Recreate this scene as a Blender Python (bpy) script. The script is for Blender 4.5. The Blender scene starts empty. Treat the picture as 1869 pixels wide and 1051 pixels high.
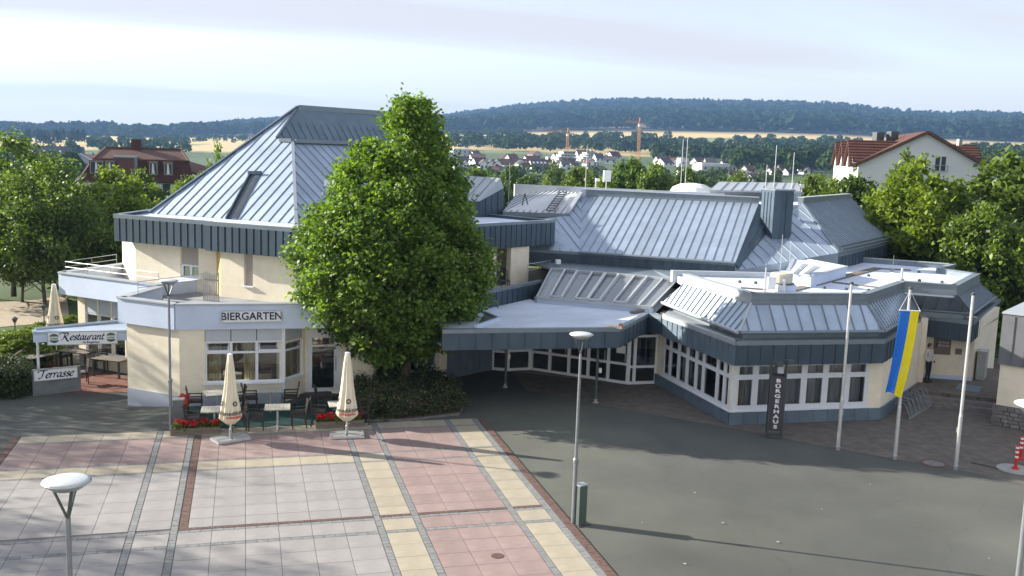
import bpy, bmesh, math, random
import numpy as np
from mathutils import Vector, Matrix
random.seed(7); rng = np.random.default_rng(7)
S = bpy.context.scene
C = S.collection
# ------------------------------------------------------------------ camera
cam = bpy.data.cameras.new('camera'); co = bpy.data.objects.new('camera', cam); C.objects.link(co)
cam.sensor_width = 36.0; cam.lens = 34.354; cam.clip_start = 0.1; cam.clip_end = 20000
M = Matrix([[0.9649, 0.0048, -0.2624], [-0.2603, 0.1451, -0.9546], [0.0335, 0.9894, 0.1412]]).to_4x4(); M.translation = Vector((2.823, 0, 9.597)); co.matrix_world = M
S.camera = co
# ------------------------------------------------------------------ sky, sun, exposure
SUN_EL = math.radians(21.5); SUN_ROT = math.radians(299.5)
W = bpy.data.worlds.new('World'); S.world = W; W.use_nodes = True
wn = W.node_tree.nodes; wl = W.node_tree.links
bg = wn['Background']; bg.inputs['Strength'].default_value = 0.12
sky = wn.new('ShaderNodeTexSky'); sky.sky_type = 'NISHITA'; sky.sun_disc = False
sky.sun_elevation = SUN_EL; sky.sun_rotation = SUN_ROT; sky.altitude = 250; sky.air_density = 1.0; sky.dust_density = 1.3; sky.ozone_density = 1.0
tc = wn.new('ShaderNodeTexCoord'); sx = wn.new('ShaderNodeSeparateXYZ'); wl.new(tc.outputs['Generated'], sx.inputs[0])
def wmath(op, a, b=None, c=None):
    n = wn.new('ShaderNodeMath'); n.operation = op
    for i, q in enumerate((a, b, c)):
        if q is None: continue
        if isinstance(q, (int, float)): n.inputs[i].default_value = q
        else: wl.new(q, n.inputs[i])
    return n.outputs[0]
zz = wmath('ADD', wmath('MAXIMUM', sx.outputs['Z'], 0.0), 0.12)
cx = wn.new('ShaderNodeCombineXYZ'); wl.new(wmath('DIVIDE', sx.outputs['X'], zz), cx.inputs[0]); wl.new(wmath('DIVIDE', sx.outputs['Y'], zz), cx.inputs[1])
mp = wn.new('ShaderNodeMapping'); mp.inputs['Rotation'].default_value = (0, 0, math.radians(-32)); mp.inputs['Scale'].default_value = (0.16, 0.75, 1)
wl.new(cx.outputs[0], mp.inputs[0])
nz = wn.new('ShaderNodeTexNoise'); nz.inputs['Scale'].default_value = 1.15; nz.inputs['Detail'].default_value = 5; nz.inputs['Roughness'].default_value = 0.48; nz.inputs['Distortion'].default_value = 0.5
wl.new(mp.outputs[0], nz.inputs['Vector'])
cr = wn.new('ShaderNodeValToRGB'); cr.color_ramp.elements[0].position = 0.36; cr.color_ramp.elements[0].color = (0.52,)*3 + (1,); cr.color_ramp.elements[1].position = 0.58; cr.color_ramp.elements[1].color = (0.97,)*3 + (1,)
wl.new(nz.outputs[0], cr.inputs[0])
mx = wn.new('ShaderNodeMix'); mx.data_type = 'RGBA'; hw = wn.new('ShaderNodeMapRange'); hw.inputs['From Min'].default_value = .02; hw.inputs['From Max'].default_value = .20; hw.inputs['To Min'].default_value = .97; hw.inputs['To Max'].default_value = 0; wl.new(sx.outputs['Z'], hw.inputs['Value'])
hi_ = wn.new('ShaderNodeMapRange'); hi_.inputs['From Min'].default_value = .30; hi_.inputs['From Max'].default_value = .75; hi_.inputs['To Min'].default_value = 1; hi_.inputs['To Max'].default_value = .90; wl.new(sx.outputs['Z'], hi_.inputs['Value'])
wl.new(wmath('MULTIPLY', wmath('MAXIMUM', cr.outputs[0], hw.outputs[0]), hi_.outputs[0]), mx.inputs['Factor']); wl.new(sky.outputs[0], mx.inputs[6])
cm = wn.new('ShaderNodeMix'); cm.data_type = 'RGBA'; ce_ = wn.new('ShaderNodeMapRange'); ce_.inputs['From Min'].default_value = .02; ce_.inputs['From Max'].default_value = .18; wl.new(sx.outputs['Z'], ce_.inputs['Value']); wl.new(ce_.outputs[0], cm.inputs['Factor'])
cm.inputs[6].default_value = (2.72, 2.52, 2.46, 1); cm.inputs[7].default_value = (2.42, 2.44, 2.62, 1); wl.new(cm.outputs[2], mx.inputs[7])
wl.new(mx.outputs[2], bg.inputs['Color'])
sl = bpy.data.lights.new('sun', 'SUN'); sl.energy = 4.7; sl.angle = math.radians(0.53); sl.color = (1.0, 0.93, 0.82)
so = bpy.data.objects.new('sun', sl); C.objects.link(so)
SD = Vector((math.cos(SUN_EL)*math.sin(SUN_ROT), math.cos(SUN_EL)*math.cos(SUN_ROT), math.sin(SUN_EL)))
so.rotation_euler = SD.to_track_quat('Z', 'Y').to_euler(); so.location = SD*60
S.view_settings.view_transform = 'Standard'; S.view_settings.look = 'None'; S.view_settings.exposure = 1.45; S.view_settings.gamma = 1.0
S.view_settings.use_curve_mapping = False
# ------------------------------------------------------------------ helpers
PI = math.pi
WL = {}
class MB:
    def __init__(s): s.v = []; s.f = []
    def add(s, vs, fs):
        o = len(s.v); s.v += [tuple(map(float, p)) for p in vs]; s.f += [tuple(i + o for i in q) for q in fs]; return s
    def box(s, x, y, z, dx, dy, dz, rz=0.0):      # centre x,y ; bottom z
        c, n = math.cos(rz), math.sin(rz); vs = []
        for k in (0, 1):
            for a, b in ((-1, -1), (1, -1), (1, 1), (-1, 1)):
                px, py = a*dx/2, b*dy/2
                vs.append((x + px*c - py*n, y + px*n + py*c, z + k*dz))
        return s.add(vs, [(3, 2, 1, 0), (4, 5, 6, 7), (0, 1, 5, 4), (1, 2, 6, 5), (2, 3, 7, 6), (3, 0, 4, 7)])
    def bar(s, p, q, w, h=None):                   # box along p-q
        p, q = Vector(p), Vector(q); h = h or w; d = (q - p).normalized()
        a = Vector((0, 0, 1)) if abs(d.z) < .95 else Vector((0, 1, 0))
        u = d.cross(a).normalized(); b = u.cross(d)
        u *= w/2; b *= h/2
        vs = [e + i*u + j*b for e in (p, q) for i, j in ((-1, -1), (1, -1), (1, 1), (-1, 1))]
        return s.add(vs, [(0, 1, 2, 3), (7, 6, 5, 4), (0, 4, 5, 1), (1, 5, 6, 2), (2, 6, 7, 3), (3, 7, 4, 0)])
    def tube(s, p, q, r0, r1=None, n=8, cap=True):
        r1 = r0 if r1 is None else r1
        p, q = Vector(p), Vector(q); d = (q - p).normalized(); a = Vector((0, 0, 1)) if abs(d.z) < .95 else Vector((1, 0, 0))
        u = d.cross(a).normalized(); b = u.cross(d)
        vs = []
        for e, r in ((p, r0), (q, r1)):
            for i in range(n):
                t = 2*PI*i/n; vs.append(e + u*(r*math.cos(t)) + b*(r*math.sin(t)))
        fs = [(i, (i+1) % n, n+(i+1) % n, n+i) for i in range(n)]
        if cap: fs += [tuple(reversed(range(n))), tuple(range(n, 2*n))]
        return s.add(vs, fs)
    def path(s, pts, r, n=6):
        for a, b in zip(pts[:-1], pts[1:]): s.tube(a, b, r, r, n)
        return s
    def lathe(s, prof, n=20, c=(0, 0, 0), mod=None):
        vs = []
        for k, (r, z) in enumerate(prof):
            for i in range(n):
                t = 2*PI*i/n; rr = r*(mod(i, k) if mod else 1)
                vs.append((c[0] + rr*math.cos(t), c[1] + rr*math.sin(t), c[2] + z))
        fs = [(k*n+i, k*n+(i+1) % n, (k+1)*n+(i+1) % n, (k+1)*n+i) for k in range(len(prof)-1) for i in range(n)]
        fs += [tuple(reversed(range(n))), tuple((len(prof)-1)*n+i for i in range(n))]
        return s.add(vs, fs)
    def prism(s, poly, z0, z1):
        n = len(poly); vs = [(p[0], p[1], z0) for p in poly] + [(p[0], p[1], z1) for p in poly]
        return s.add(vs, [tuple(reversed(range(n))), tuple(range(n, 2*n))] + [(i, (i+1) % n, n+(i+1) % n, n+i) for i in range(n)])
    def slab(s, pts, t):                           # thick plate under a planar polygon
        pts = [Vector(p) for p in pts]; nn = newell(pts)
        n = len(pts); vs = pts + [p - nn*t for p in pts]
        return s.add(vs, [tuple(range(n)), tuple(reversed(range(n, 2*n)))] + [(i, n+i, n+(i+1) % n, (i+1) % n) for i in range(n)])
def newell(pts):
    n = Vector((0, 0, 0))
    for a, b in zip(pts, list(pts[1:]) + [pts[0]]):
        n.x += (a[1]-b[1])*(a[2]+b[2]); n.y += (a[2]-b[2])*(a[0]+b[0]); n.z += (a[0]-b[0])*(a[1]+b[1])
    return n.normalized()
def props(o, label=None, cat=None, group=None, kind=None):
    if label: o['label'] = label
    if cat: o['category'] = cat
    if group: o['group'] = group
    if kind: o['kind'] = kind
    return o
def mesh(name, mb, mt, off=(0, 0, 0), smooth=False):
    me = bpy.data.meshes.new(name)
    me.from_pydata([(p[0]-off[0], p[1]-off[1], p[2]-off[2]) for p in mb.v], [], mb.f); me.validate(); me.update()
    if mt: me.materials.append(mt)
    if smooth:
        for p in me.polygons: p.use_smooth = True
    return me
def thing(name, label, cat, loc=(0, 0, 0), group=None):
    o = bpy.data.objects.new(name, None); C.objects.link(o); o.location = loc; o.empty_display_size = .3
    WL[o.name] = Vector(loc); return props(o, label, cat, group)
def part(name, mb, mt, parent, label=None, smooth=False, kind=None):
    w = WL[parent.name]; o = bpy.data.objects.new(name, mesh(name, mb, mt, w, smooth)); C.objects.link(o); o.parent = parent
    WL[o.name] = w; return props(o, label, None, None, kind)
def solid(name, mb, mt, label=None, cat=None, loc=(0, 0, 0), group=None, kind=None, smooth=False):
    o = bpy.data.objects.new(name, mesh(name, mb, mt, loc, smooth)); C.objects.link(o); o.location = loc
    WL[o.name] = Vector(loc); return props(o, label, cat, group, kind)
def kids(o): return [c for c in bpy.data.objects if c.parent == o]
KID = {}
def copy_tree(o, parent=None):
    c = o.copy(); C.objects.link(c); c.parent = parent
    if o.name not in KID: KID[o.name] = kids(o)
    for k in KID[o.name]: copy_tree(k, c)
    return c
def place(o, loc, rz=0.0, label=None, group=None, sc=1.0):
    o.location = loc; o.rotation_euler = (0, 0, rz); o.scale = (sc,)*3
    if label: o['label'] = label
    if group: o['group'] = group
    return o
# ------------------------------------------------------------------ materials
def mat(name, col, rough=.7, metal=0.0, var=.12, nscale=3.0, objvar=0.0, bump=0.0, bscale=30.0, spec=.4, stain=0.0, coord='Object', stretch=(1, 1, 1), col2=None, detail=5):
    m = bpy.data.materials.new(name); m.use_nodes = True; n = m.node_tree.nodes; l = m.node_tree.links; b = n['Principled BSDF']
    b.inputs['Roughness'].default_value = rough; b.inputs['Metallic'].default_value = metal; b.inputs['Specular IOR Level'].default_value = spec
    t = n.new('ShaderNodeTexCoord'); mp = n.new('ShaderNodeMapping'); mp.inputs['Scale'].default_value = stretch; l.new(t.outputs[coord], mp.inputs[0])
    nz = n.new('ShaderNodeTexNoise'); nz.inputs['Scale'].default_value = nscale; nz.inputs['Detail'].default_value = detail; nz.inputs['Roughness'].default_value = .6; l.new(mp.outputs[0], nz.inputs['Vector'])
    r = n.new('ShaderNodeValToRGB'); r.color_ramp.elements[0].position = .3; r.color_ramp.elements[1].position = .7
    c2 = col2 or col
    r.color_ramp.elements[0].color = tuple(x*(1-var) for x in c2) + (1,); r.color_ramp.elements[1].color = tuple(min(1, x*(1+var)) for x in col) + (1,)
    l.new(nz.outputs[0], r.inputs[0]); out = r.outputs[0]
    if objvar:
        oi = n.new('ShaderNodeObjectInfo'); mr = n.new('ShaderNodeMapRange'); mr.inputs['To Min'].default_value = 1-objvar; mr.inputs['To Max'].default_value = 1+objvar
        l.new(oi.outputs['Random'], mr.inputs['Value'])
        mm = n.new('ShaderNodeMix'); mm.data_type = 'RGBA'; mm.blend_type = 'MULTIPLY'; mm.inputs['Factor'].default_value = 1
        cc = n.new('ShaderNodeCombineColor'); [l.new(mr.outputs[0], cc.inputs[i]) for i in range(3)]
        l.new(out, mm.inputs[6]); l.new(cc.outputs[0], mm.inputs[7]); out = mm.outputs[2]
    if stain:
        n2 = n.new('ShaderNodeTexNoise'); n2.inputs['Scale'].default_value = nscale*.23; n2.inputs['Detail'].default_value = 8; n2.inputs['Roughness'].default_value = .7; l.new(t.outputs[coord], n2.inputs['Vector'])
        r2 = n.new('ShaderNodeValToRGB'); r2.color_ramp.elements[0].position = .38; r2.color_ramp.elements[0].color = (1-stain,)*3 + (1,); r2.color_ramp.elements[1].position = .62; r2.color_ramp.elements[1].color = (1, 1, 1, 1)
        l.new(n2.outputs[0], r2.inputs[0])
        m2 = n.new('ShaderNodeMix'); m2.data_type = 'RGBA'; m2.blend_type = 'MULTIPLY'; m2.inputs['Factor'].default_value = 1; l.new(out, m2.inputs[6]); l.new(r2.outputs[0], m2.inputs[7]); out = m2.outputs[2]
    l.new(out, b.inputs['Base Color'])
    if bump:
        nb = n.new('ShaderNodeTexNoise'); nb.inputs['Scale'].default_value = bscale; nb.inputs['Detail'].default_value = 4; l.new(t.outputs[coord], nb.inputs['Vector'])
        bp = n.new('ShaderNodeBump'); bp.inputs['Strength'].default_value = bump; bp.inputs['Distance'].default_value = .02; l.new(nb.outputs[0], bp.inputs['Height']); l.new(bp.outputs[0], b.inputs['Normal'])
    return m
def brick_mat(name, col, mortar, bw=.24, bh=.075, rough=.85, var=.1, bump=.4, floor=False, rot=0.0, objvar=0.0):
    m = mat(name, col, rough, 0, var, 2.5, objvar, stain=.12); n = m.node_tree.nodes; l = m.node_tree.links; b = n['Principled BSDF']
    src = b.inputs['Base Color'].links[0].from_socket
    t = n.new('ShaderNodeTexCoord'); br = n.new('ShaderNodeTexBrick'); br.inputs['Scale'].default_value = 1; br.inputs['Brick Width'].default_value = bw; br.inputs['Row Height'].default_value = bh
    br.inputs['Mortar Size'].default_value = .006; br.inputs['Mortar Smooth'].default_value = .3
    if floor:
        mp = n.new('ShaderNodeMapping'); mp.inputs['Rotation'].default_value = (0, 0, rot); l.new(t.outputs['Object'], mp.inputs[0]); l.new(mp.outputs[0], br.inputs['Vector'])
    else:
        s = n.new('ShaderNodeSeparateXYZ'); l.new(t.outputs['Object'], s.inputs[0]); ad = n.new('ShaderNodeMath'); ad.operation = 'ADD'
        l.new(s.outputs[0], ad.inputs[0]); l.new(s.outputs[1], ad.inputs[1]); cb = n.new('ShaderNodeCombineXYZ'); l.new(ad.outputs[0], cb.inputs[0]); l.new(s.outputs[2], cb.inputs[1]); l.new(cb.outputs[0], br.inputs['Vector'])
    br.inputs['Color1'].default_value = (1.06, 1.06, 1.06, 1) if floor else (1.01, 1.01, 1.01, 1); br.inputs['Color2'].default_value = (.9, .9, .9, 1) if floor else (.975, .975, .975, 1); br.inputs['Mortar'].default_value = (mortar,)*3 + (1,)
    mm = n.new('ShaderNodeMix'); mm.data_type = 'RGBA'; mm.blend_type = 'MULTIPLY'; mm.inputs['Factor'].default_value = 1; l.new(src, mm.inputs[6]); l.new(br.outputs['Color'], mm.inputs[7]); l.new(mm.outputs[2], b.inputs['Base Color'])
    if bump:
        bp = n.new('ShaderNodeBump'); bp.inputs['Strength'].default_value = bump; bp.inputs['Distance'].default_value = .01; bp.invert = True; l.new(br.outputs['Fac'], bp.inputs['Height']); l.new(bp.outputs[0], b.inputs['Normal'])
    return m
def glass_mat(name, tint=(.74, .80, .79), ior=1.95):
    m = bpy.data.materials.new(name); m.use_nodes = True; n = m.node_tree.nodes; l = m.node_tree.links; n.remove(n['Principled BSDF'])
    g = n.new('ShaderNodeBsdfGlossy'); g.inputs['Roughness'].default_value = .02; g.inputs['Color'].default_value = (.95, .97, 1, 1)
    tr = n.new('ShaderNodeBsdfTransparent'); tr.inputs['Color'].default_value = tint + (1,)
    fr = n.new('ShaderNodeFresnel'); fr.inputs['IOR'].default_value = ior
    mxs = n.new('ShaderNodeMixShader'); l.new(fr.outputs[0], mxs.inputs[0]); l.new(tr.outputs[0], mxs.inputs[1]); l.new(g.outputs[0], mxs.inputs[2])
    l.new(mxs.outputs[0], n['Material Output'].inputs['Surface']); return m
def leaf_mat(name, col, trans=.35, objvar=.12, hue=.25, gloss=.35):
    m = bpy.data.materials.new(name); m.use_nodes = True; n = m.node_tree.nodes; l = m.node_tree.links; b = n['Principled BSDF']
    ge = n.new('ShaderNodeNewGeometry'); oi = n.new('ShaderNodeObjectInfo')
    r = n.new('ShaderNodeValToRGB'); e = r.color_ramp.elements
    e[0].color = tuple(x*(1-hue*1.3) for x in col) + (1,); e[1].color = (col[0]*(1+hue*2.0), col[1]*(1+hue*1.3), col[2]*(1+hue*.4), 1)
    l.new(ge.outputs['Random Per Island'], r.inputs[0])
    mr = n.new('ShaderNodeMapRange'); mr.inputs['To Min'].default_value = 1-objvar; mr.inputs['To Max'].default_value = 1+objvar; l.new(oi.outputs['Random'], mr.inputs['Value'])
    hs = n.new('ShaderNodeHueSaturation'); l.new(r.outputs[0], hs.inputs['Color']); l.new(mr.outputs[0], hs.inputs['Value'])
    l.new(hs.outputs[0], b.inputs['Base Color']); b.inputs['Roughness'].default_value = .5 if gloss > .2 else .9; b.inputs['Specular IOR Level'].default_value = gloss
    ts = n.new('ShaderNodeBsdfTranslucent'); tcx = n.new('ShaderNodeMix'); tcx.data_type = 'RGBA'; tcx.blend_type = 'MULTIPLY'; tcx.inputs['Factor'].default_value = 1
    l.new(hs.outputs[0], tcx.inputs[6]); tcx.inputs[7].default_value = (1.5, 1.6, .5, 1); l.new(tcx.outputs[2], ts.inputs['Color'])
    ms = n.new('ShaderNodeMixShader'); ms.inputs[0].default_value = trans; l.new(b.outputs[0], ms.inputs[1]); l.new(ts.outputs[0], ms.inputs[2]); l.new(ms.outputs[0], n['Material Output'].inputs['Surface'])
    return m
zinc_seam_shade = mat('zinc_seam_shade', (.24, .28, .325), .55, .3, .1, 3)  # darker seam zinc: patina plus the seams' shade side put into the colour
zinc_roof = mat('zinc_roof', (.455, .53, .625), .60, .85, .08, 1.2, .07, stretch=(1, 1, 1), spec=.5, stain=.13)
zinc_white = mat('zinc_white', (.62, .63, .64), .5, .2, .05, 1.5, .03)
zinc_pale = mat('zinc_pale', (.42, .45, .48), .5, .35, .07, 1.5, .05)
zinc_fascia = mat('zinc_fascia', (.07, .102, .135), .5, .3, .14, 2.2, .10, spec=.4, stain=.2, stretch=(1, 1, .25))
zinc_plinth = mat('zinc_plinth', (.15, .20, .25), .5, .3, .12, 1.5, .06)
zinc_cap = mat('zinc_cap', (.20, .24, .275), .45, .4, .10, 2.0)
seal = mat('roof_felt_white', (.66, .72, .83), .8, 0, .08, .8, stain=.2)
felt_grey = mat('roof_felt_grey', (.30, .31, .33), .9, 0, .2, 1.5, stain=.3)
cream = brick_mat('cream_painted_brick', (.86, .775, .61), .97, .24, .08, var=.04, bump=.25)
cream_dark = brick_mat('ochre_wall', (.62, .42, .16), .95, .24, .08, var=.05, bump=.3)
band = mat('pale_blue_render', (.56, .64, .79), .8, 0, .05, 1.2, bump=.08, stain=.08)
wframe = mat('white_window_frame', (.70, .72, .76), .4, 0, .03, 4)
shutter = mat('roller_shutter', (.43, .37, .33), .6, 0, .05, 4)
shutter_white = mat('pale_panel', (.47, .51, .55), .55, 0, .05, 3)
glass = glass_mat('window_glass')
sky_glass = glass_mat('skylight_glass', (.80, .86, .88), 2.6)
def milky(m, f, c):
    n = m.node_tree.nodes; l = m.node_tree.links; o = n['Material Output']; s = o.inputs['Surface'].links[0].from_socket; d = n.new('ShaderNodeBsdfDiffuse'); d.inputs['Color'].default_value = c + (1,); x = n.new('ShaderNodeMixShader'); x.inputs[0].default_value = f; l.new(s, x.inputs[1]); l.new(d.outputs[0], x.inputs[2]); l.new(x.outputs[0], o.inputs['Surface'])
milky(sky_glass, .3, (.50, .55, .58))
curtain_m = mat('curtain', (.58, .57, .62), .9, 0, .3, 9, stretch=(1, 1, .05))
curtain_c = mat('cream_curtain', (.62, .55, .36), .9, 0, .2, 8, stretch=(1, 1, .05))
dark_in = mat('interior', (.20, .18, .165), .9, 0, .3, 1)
asphalt = mat('asphalt', (.108, .113, .10), .92, 0, .13, .35, bump=.35, bscale=90, stain=.24, detail=10)
def worn(m, crack=.14, spec=.12):
    n = m.node_tree.nodes; l = m.node_tree.links; b = n['Principled BSDF']; src = b.inputs['Base Color'].links[0].from_socket; t = n.new('ShaderNodeTexCoord')
    wn_ = n.new('ShaderNodeTexNoise'); wn_.inputs['Scale'].default_value = .8; wn_.inputs['Detail'].default_value = 4; l.new(t.outputs['Object'], wn_.inputs['Vector'])
    ad = n.new('ShaderNodeVectorMath'); ad.operation = 'ADD'; l.new(t.outputs['Object'], ad.inputs[0]); l.new(wn_.outputs['Color'], ad.inputs[1])
    vo = n.new('ShaderNodeTexVoronoi'); vo.feature = 'DISTANCE_TO_EDGE'; vo.inputs['Scale'].default_value = .21; l.new(ad.outputs[0], vo.inputs['Vector'])
    r = n.new('ShaderNodeValToRGB'); r.color_ramp.elements[0].position = .0; r.color_ramp.elements[0].color = (1-crack,)*3 + (1,); r.color_ramp.elements[1].position = .006; r.color_ramp.elements[1].color = (1, 1, 1, 1); l.new(vo.outputs['Distance'], r.inputs[0])
    sp = n.new('ShaderNodeTexNoise'); sp.inputs['Scale'].default_value = 38; sp.inputs['Detail'].default_value = 3; l.new(t.outputs['Object'], sp.inputs['Vector']); r2 = n.new('ShaderNodeValToRGB'); r2.color_ramp.elements[0].position = .35; r2.color_ramp.elements[0].color = (1-spec,)*3 + (1,); r2.color_ramp.elements[1].position = .65; r2.color_ramp.elements[1].color = (1+spec,)*3 + (1,); l.new(sp.outputs[0], r2.inputs[0])
    pt_ = n.new('ShaderNodeTexNoise'); pt_.inputs['Scale'].default_value = .13; pt_.inputs['Detail'].default_value = 2; l.new(t.outputs['Object'], pt_.inputs['Vector']); r3 = n.new('ShaderNodeValToRGB'); r3.color_ramp.elements[0].position = .44; r3.color_ramp.elements[0].color = (.87, .87, .90, 1); r3.color_ramp.elements[1].position = .56; r3.color_ramp.elements[1].color = (1.09, 1.08, 1.02, 1); l.new(pt_.outputs[0], r3.inputs[0])
    for q in (r, r2, r3):
        x = n.new('ShaderNodeMix'); x.data_type = 'RGBA'; x.blend_type = 'MULTIPLY'; x.inputs['Factor'].default_value = 1; l.new(src, x.inputs[6]); l.new(q.outputs[0], x.inputs[7]); src = x.outputs[2]
    l.new(src, b.inputs['Base Color'])
worn(asphalt)
pav_brick = brick_mat('paving_brick', (.15, .13, .112), .6, .2, .1, floor=True, rot=math.radians(43), var=.25)
pav_red = brick_mat('terrace_brick', (.20, .085, .06), .6, .2, .1, floor=True, rot=.6, var=.25)
slab_white = mat('slab_grey_white', (.308, .294, .284), .85, 0, .07, 1.5, .06, bump=.1, bscale=60, stain=.13, coord='Object')
slab_pink = mat('slab_pink', (.315, .232, .215), .85, 0, .09, 1.5, .07, bump=.1, bscale=60, stain=.15)
slab_cream = mat('slab_cream', (.385, .34, .26), .85, 0, .07, 1.5, .06, bump=.1, bscale=60, stain=.13)
sett_m = mat('sett_grey', (.20, .205, .205), .85, 0, .22, 6, bump=.2, bscale=40)
joint_m = mat('joint_bed', (.15, .145, .14), .95, 0, .2, 4)
brown_m = mat('brown_sett', (.125, .075, .062), .85, 0, .3, 9, bump=.2, bscale=40)
lamp_steel = mat('lamp_post_steel', (.23, .25, .27), .45, .5, .12, 8)
steel = mat('galvanised_steel', (.42, .44, .45), .4, .6, .12, 8)
steel_dark = mat('dark_grey_steel', (.085, .10, .10), .5, .3, .12, 4)
alu = mat('pale_aluminium', (.62, .63, .64), .38, .6, .06, 6)
white_p = mat('white_paint', (.78, .78, .77), .5, 0, .03, 5)
opal = mat('opal_lamp_cover', (.50, .54, .545), .35, 0, .04, 4)
black_m = mat('black_print', (.012, .012, .016), .6, 0, .05, 4)
navy = mat('navy_print', (.012, .016, .05), .6, 0, .05, 4)
signw = mat('sign_white', (.74, .75, .77), .5, 0, .03, 4)
anthr = mat('anthracite_panel', (.055, .05, .055), .55, 0, .08, 4)
wicker = mat('dark_brown_wicker', (.045, .034, .03), .6, 0, .2, 14)
seatc = mat('grey_seat_pad', (.16, .16, .155), .8, 0, .1, 8)
tabletop = mat('whitewashed_planks', (.46, .44, .38), .7, 0, .25, 5, stretch=(9, .7, 1))
wood_grey = mat('weathered_wood', (.17, .145, .115), .85, 0, .3, 4, stretch=(1, 1, 8))
wood_pale = mat('pale_picket_wood', (.42, .40, .37), .85, 0, .2, 5)
canvas = mat('cream_canvas', (.71, .64, .49), .85, 0, .06, 3, bump=.1, bscale=25)
carpet = mat('green_carpet', (.012, .05, .045), .95, 0, .2, 3, bump=.3, bscale=120)
petal = leaf_mat('red_petal', (.52, .022, .045), .2, 0, .35)
petal_pink = leaf_mat('pink_petal', (.50, .30, .27), .2, 0, .3)
flag_blue = mat('flag_blue', (.015, .16, .62), .7, 0, .05, 4)
flag_yellow = mat('flag_yellow', (.80, .68, .01), .7, 0, .05, 4)
red_p = mat('red_paint', (.55, .025, .02), .45, 0, .06, 6)
concrete = mat('concrete', (.36, .355, .34), .9, 0, .12, 3, bump=.2, stain=.15)
stone_m = mat('dark_stone', (.17, .16, .155), .9, 0, .3, 5, .2, bump=.3)
tile_red = mat('red_roof_tile', (.090, .036, .027), .8, 0, .2, 2, .04)
tile_dark = mat('dark_roof_tile', (.075, .07, .075), .8, 0, .2, 2, .1)
tile_brown = mat('brown_roof_tile', (.12, .065, .05), .8, 0, .2, 2, .1)
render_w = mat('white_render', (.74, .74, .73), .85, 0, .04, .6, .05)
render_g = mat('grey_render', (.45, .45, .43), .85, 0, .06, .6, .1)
wdark = mat('far_window', (.05, .06, .07), .2, 0, .2, 2)
crane_m = mat('crane_orange', (.55, .26, .10), .6, 0, .1, 2)
bark = mat('bark', (.10, .08, .06), .95, 0, .3, 6, bump=.5, bscale=20, stretch=(1, 1, .3))
soil = mat('soil', (.07, .055, .04), 1, 0, .3, 4)
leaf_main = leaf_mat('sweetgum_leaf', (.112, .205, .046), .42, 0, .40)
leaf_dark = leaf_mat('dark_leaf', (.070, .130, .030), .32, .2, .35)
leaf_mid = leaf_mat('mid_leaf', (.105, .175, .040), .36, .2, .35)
leaf_bright = leaf_mat('yellow_green_leaf', (.14, .215, .034), .4, .12, .35)
leaf_shrub = leaf_mat('shrub_leaf', (.050, .080, .034), .25, .1, .35)
# ------------------------------------------------------------------ construction helpers
def clip(poly, k, d, lo, keep_ge):
    out = []
    for i in range(len(poly)):
        a, b = poly[i], poly[(i+1) % len(poly)]; fa, fb = a.dot(d) - lo, b.dot(d) - lo
        if not keep_ge: fa, fb = -fa, -fb
        if fa >= 0: out.append(a)
        if (fa >= 0) != (fb >= 0): out.append(a + (b-a)*(fa/(fa-fb)))
    return out
def panels(parent, name, poly, dirv, sp, mt, hint=(0, -1, .6), thick=.012, seam=(.022, .035), gap=0.0, phase=.0, joint=None):
    """standing-seam trays over a planar polygon, one object each"""
    P = [Vector(p) for p in poly]; n = newell(P)
    if n.dot(Vector(hint)) < 0: n = -n
    t = Vector(dirv); t = (t - n*t.dot(n)).normalized(); b = t.cross(n).normalized()
    lo = min(p.dot(b) for p in P); hi = max(p.dot(b) for p in P); k = lo - phase*sp; w = hi - lo
    cnt = max(1, round(w/sp)) if phase == 0 else None
    st = w/cnt if cnt else sp
    while k < hi - 1e-4:
        q = clip(clip(P, 0, b, k + gap/2, True), 0, b, k + st - gap/2, False); 
        if len(q) >= 3:
            ar = sum(((q[i]-q[0]).cross(q[i+1]-q[0])).length for i in range(1, len(q)-1))/2
            if ar > .01:
                m = MB(); o = n*(thick + random.uniform(0, .003)); m.slab([p + o for p in (q if newell(q).dot(n) > 0 else q[::-1])], thick - .002)
                if seam and k + st < hi - .02:
                    hits = []
                    for i in range(len(P)):
                        a, c = P[i], P[(i+1) % len(P)]; fa, fc = a.dot(b) - k - st, c.dot(b) - k - st
                        if fa*fc < 0: hits.append(a + (c-a)*(fa/(fa-fc)))
                    if len(hits) >= 2 and (hits[0]-hits[1]).length > .1:
                        e0, e1 = hits[0] + n*(seam[1]/2 + thick), hits[1] + n*(seam[1]/2 + thick)
                        sf = len(m.f); dd = (e1-e0).normalized(); s2 = b*(seam[0]/2); nn = n*(seam[1]/2)
                        vs = [e + i*s2 + j*nn for e in (e0, e1) for i, j in ((-1, -1), (1, -1), (1, 1), (-1, 1))]
                        m.add(vs, [(0, 1, 2, 3), (7, 6, 5, 4), (0, 4, 5, 1), (1, 5, 6, 2), (2, 6, 7, 3), (3, 7, 4, 0)])
                po = part(name, m, mt, parent)
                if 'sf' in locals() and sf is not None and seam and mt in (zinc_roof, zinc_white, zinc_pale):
                    po.data.materials.append(zinc_seam_shade)
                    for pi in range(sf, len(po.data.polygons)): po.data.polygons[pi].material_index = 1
                sf = None
        k += st
def roof_face(root, name, poly, dirv, sp, mt, hint=(0, -1, .6), thick=.08, **kw):
    P = [Vector(p) for p in poly]; n = newell(P)
    if n.dot(Vector(hint)) < 0: P = P[::-1]
    r = part(name, MB().slab(P, thick), mt, root)
    panels(r, 'roof_panel', P, dirv, sp, mt, hint, **kw); return r
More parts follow.
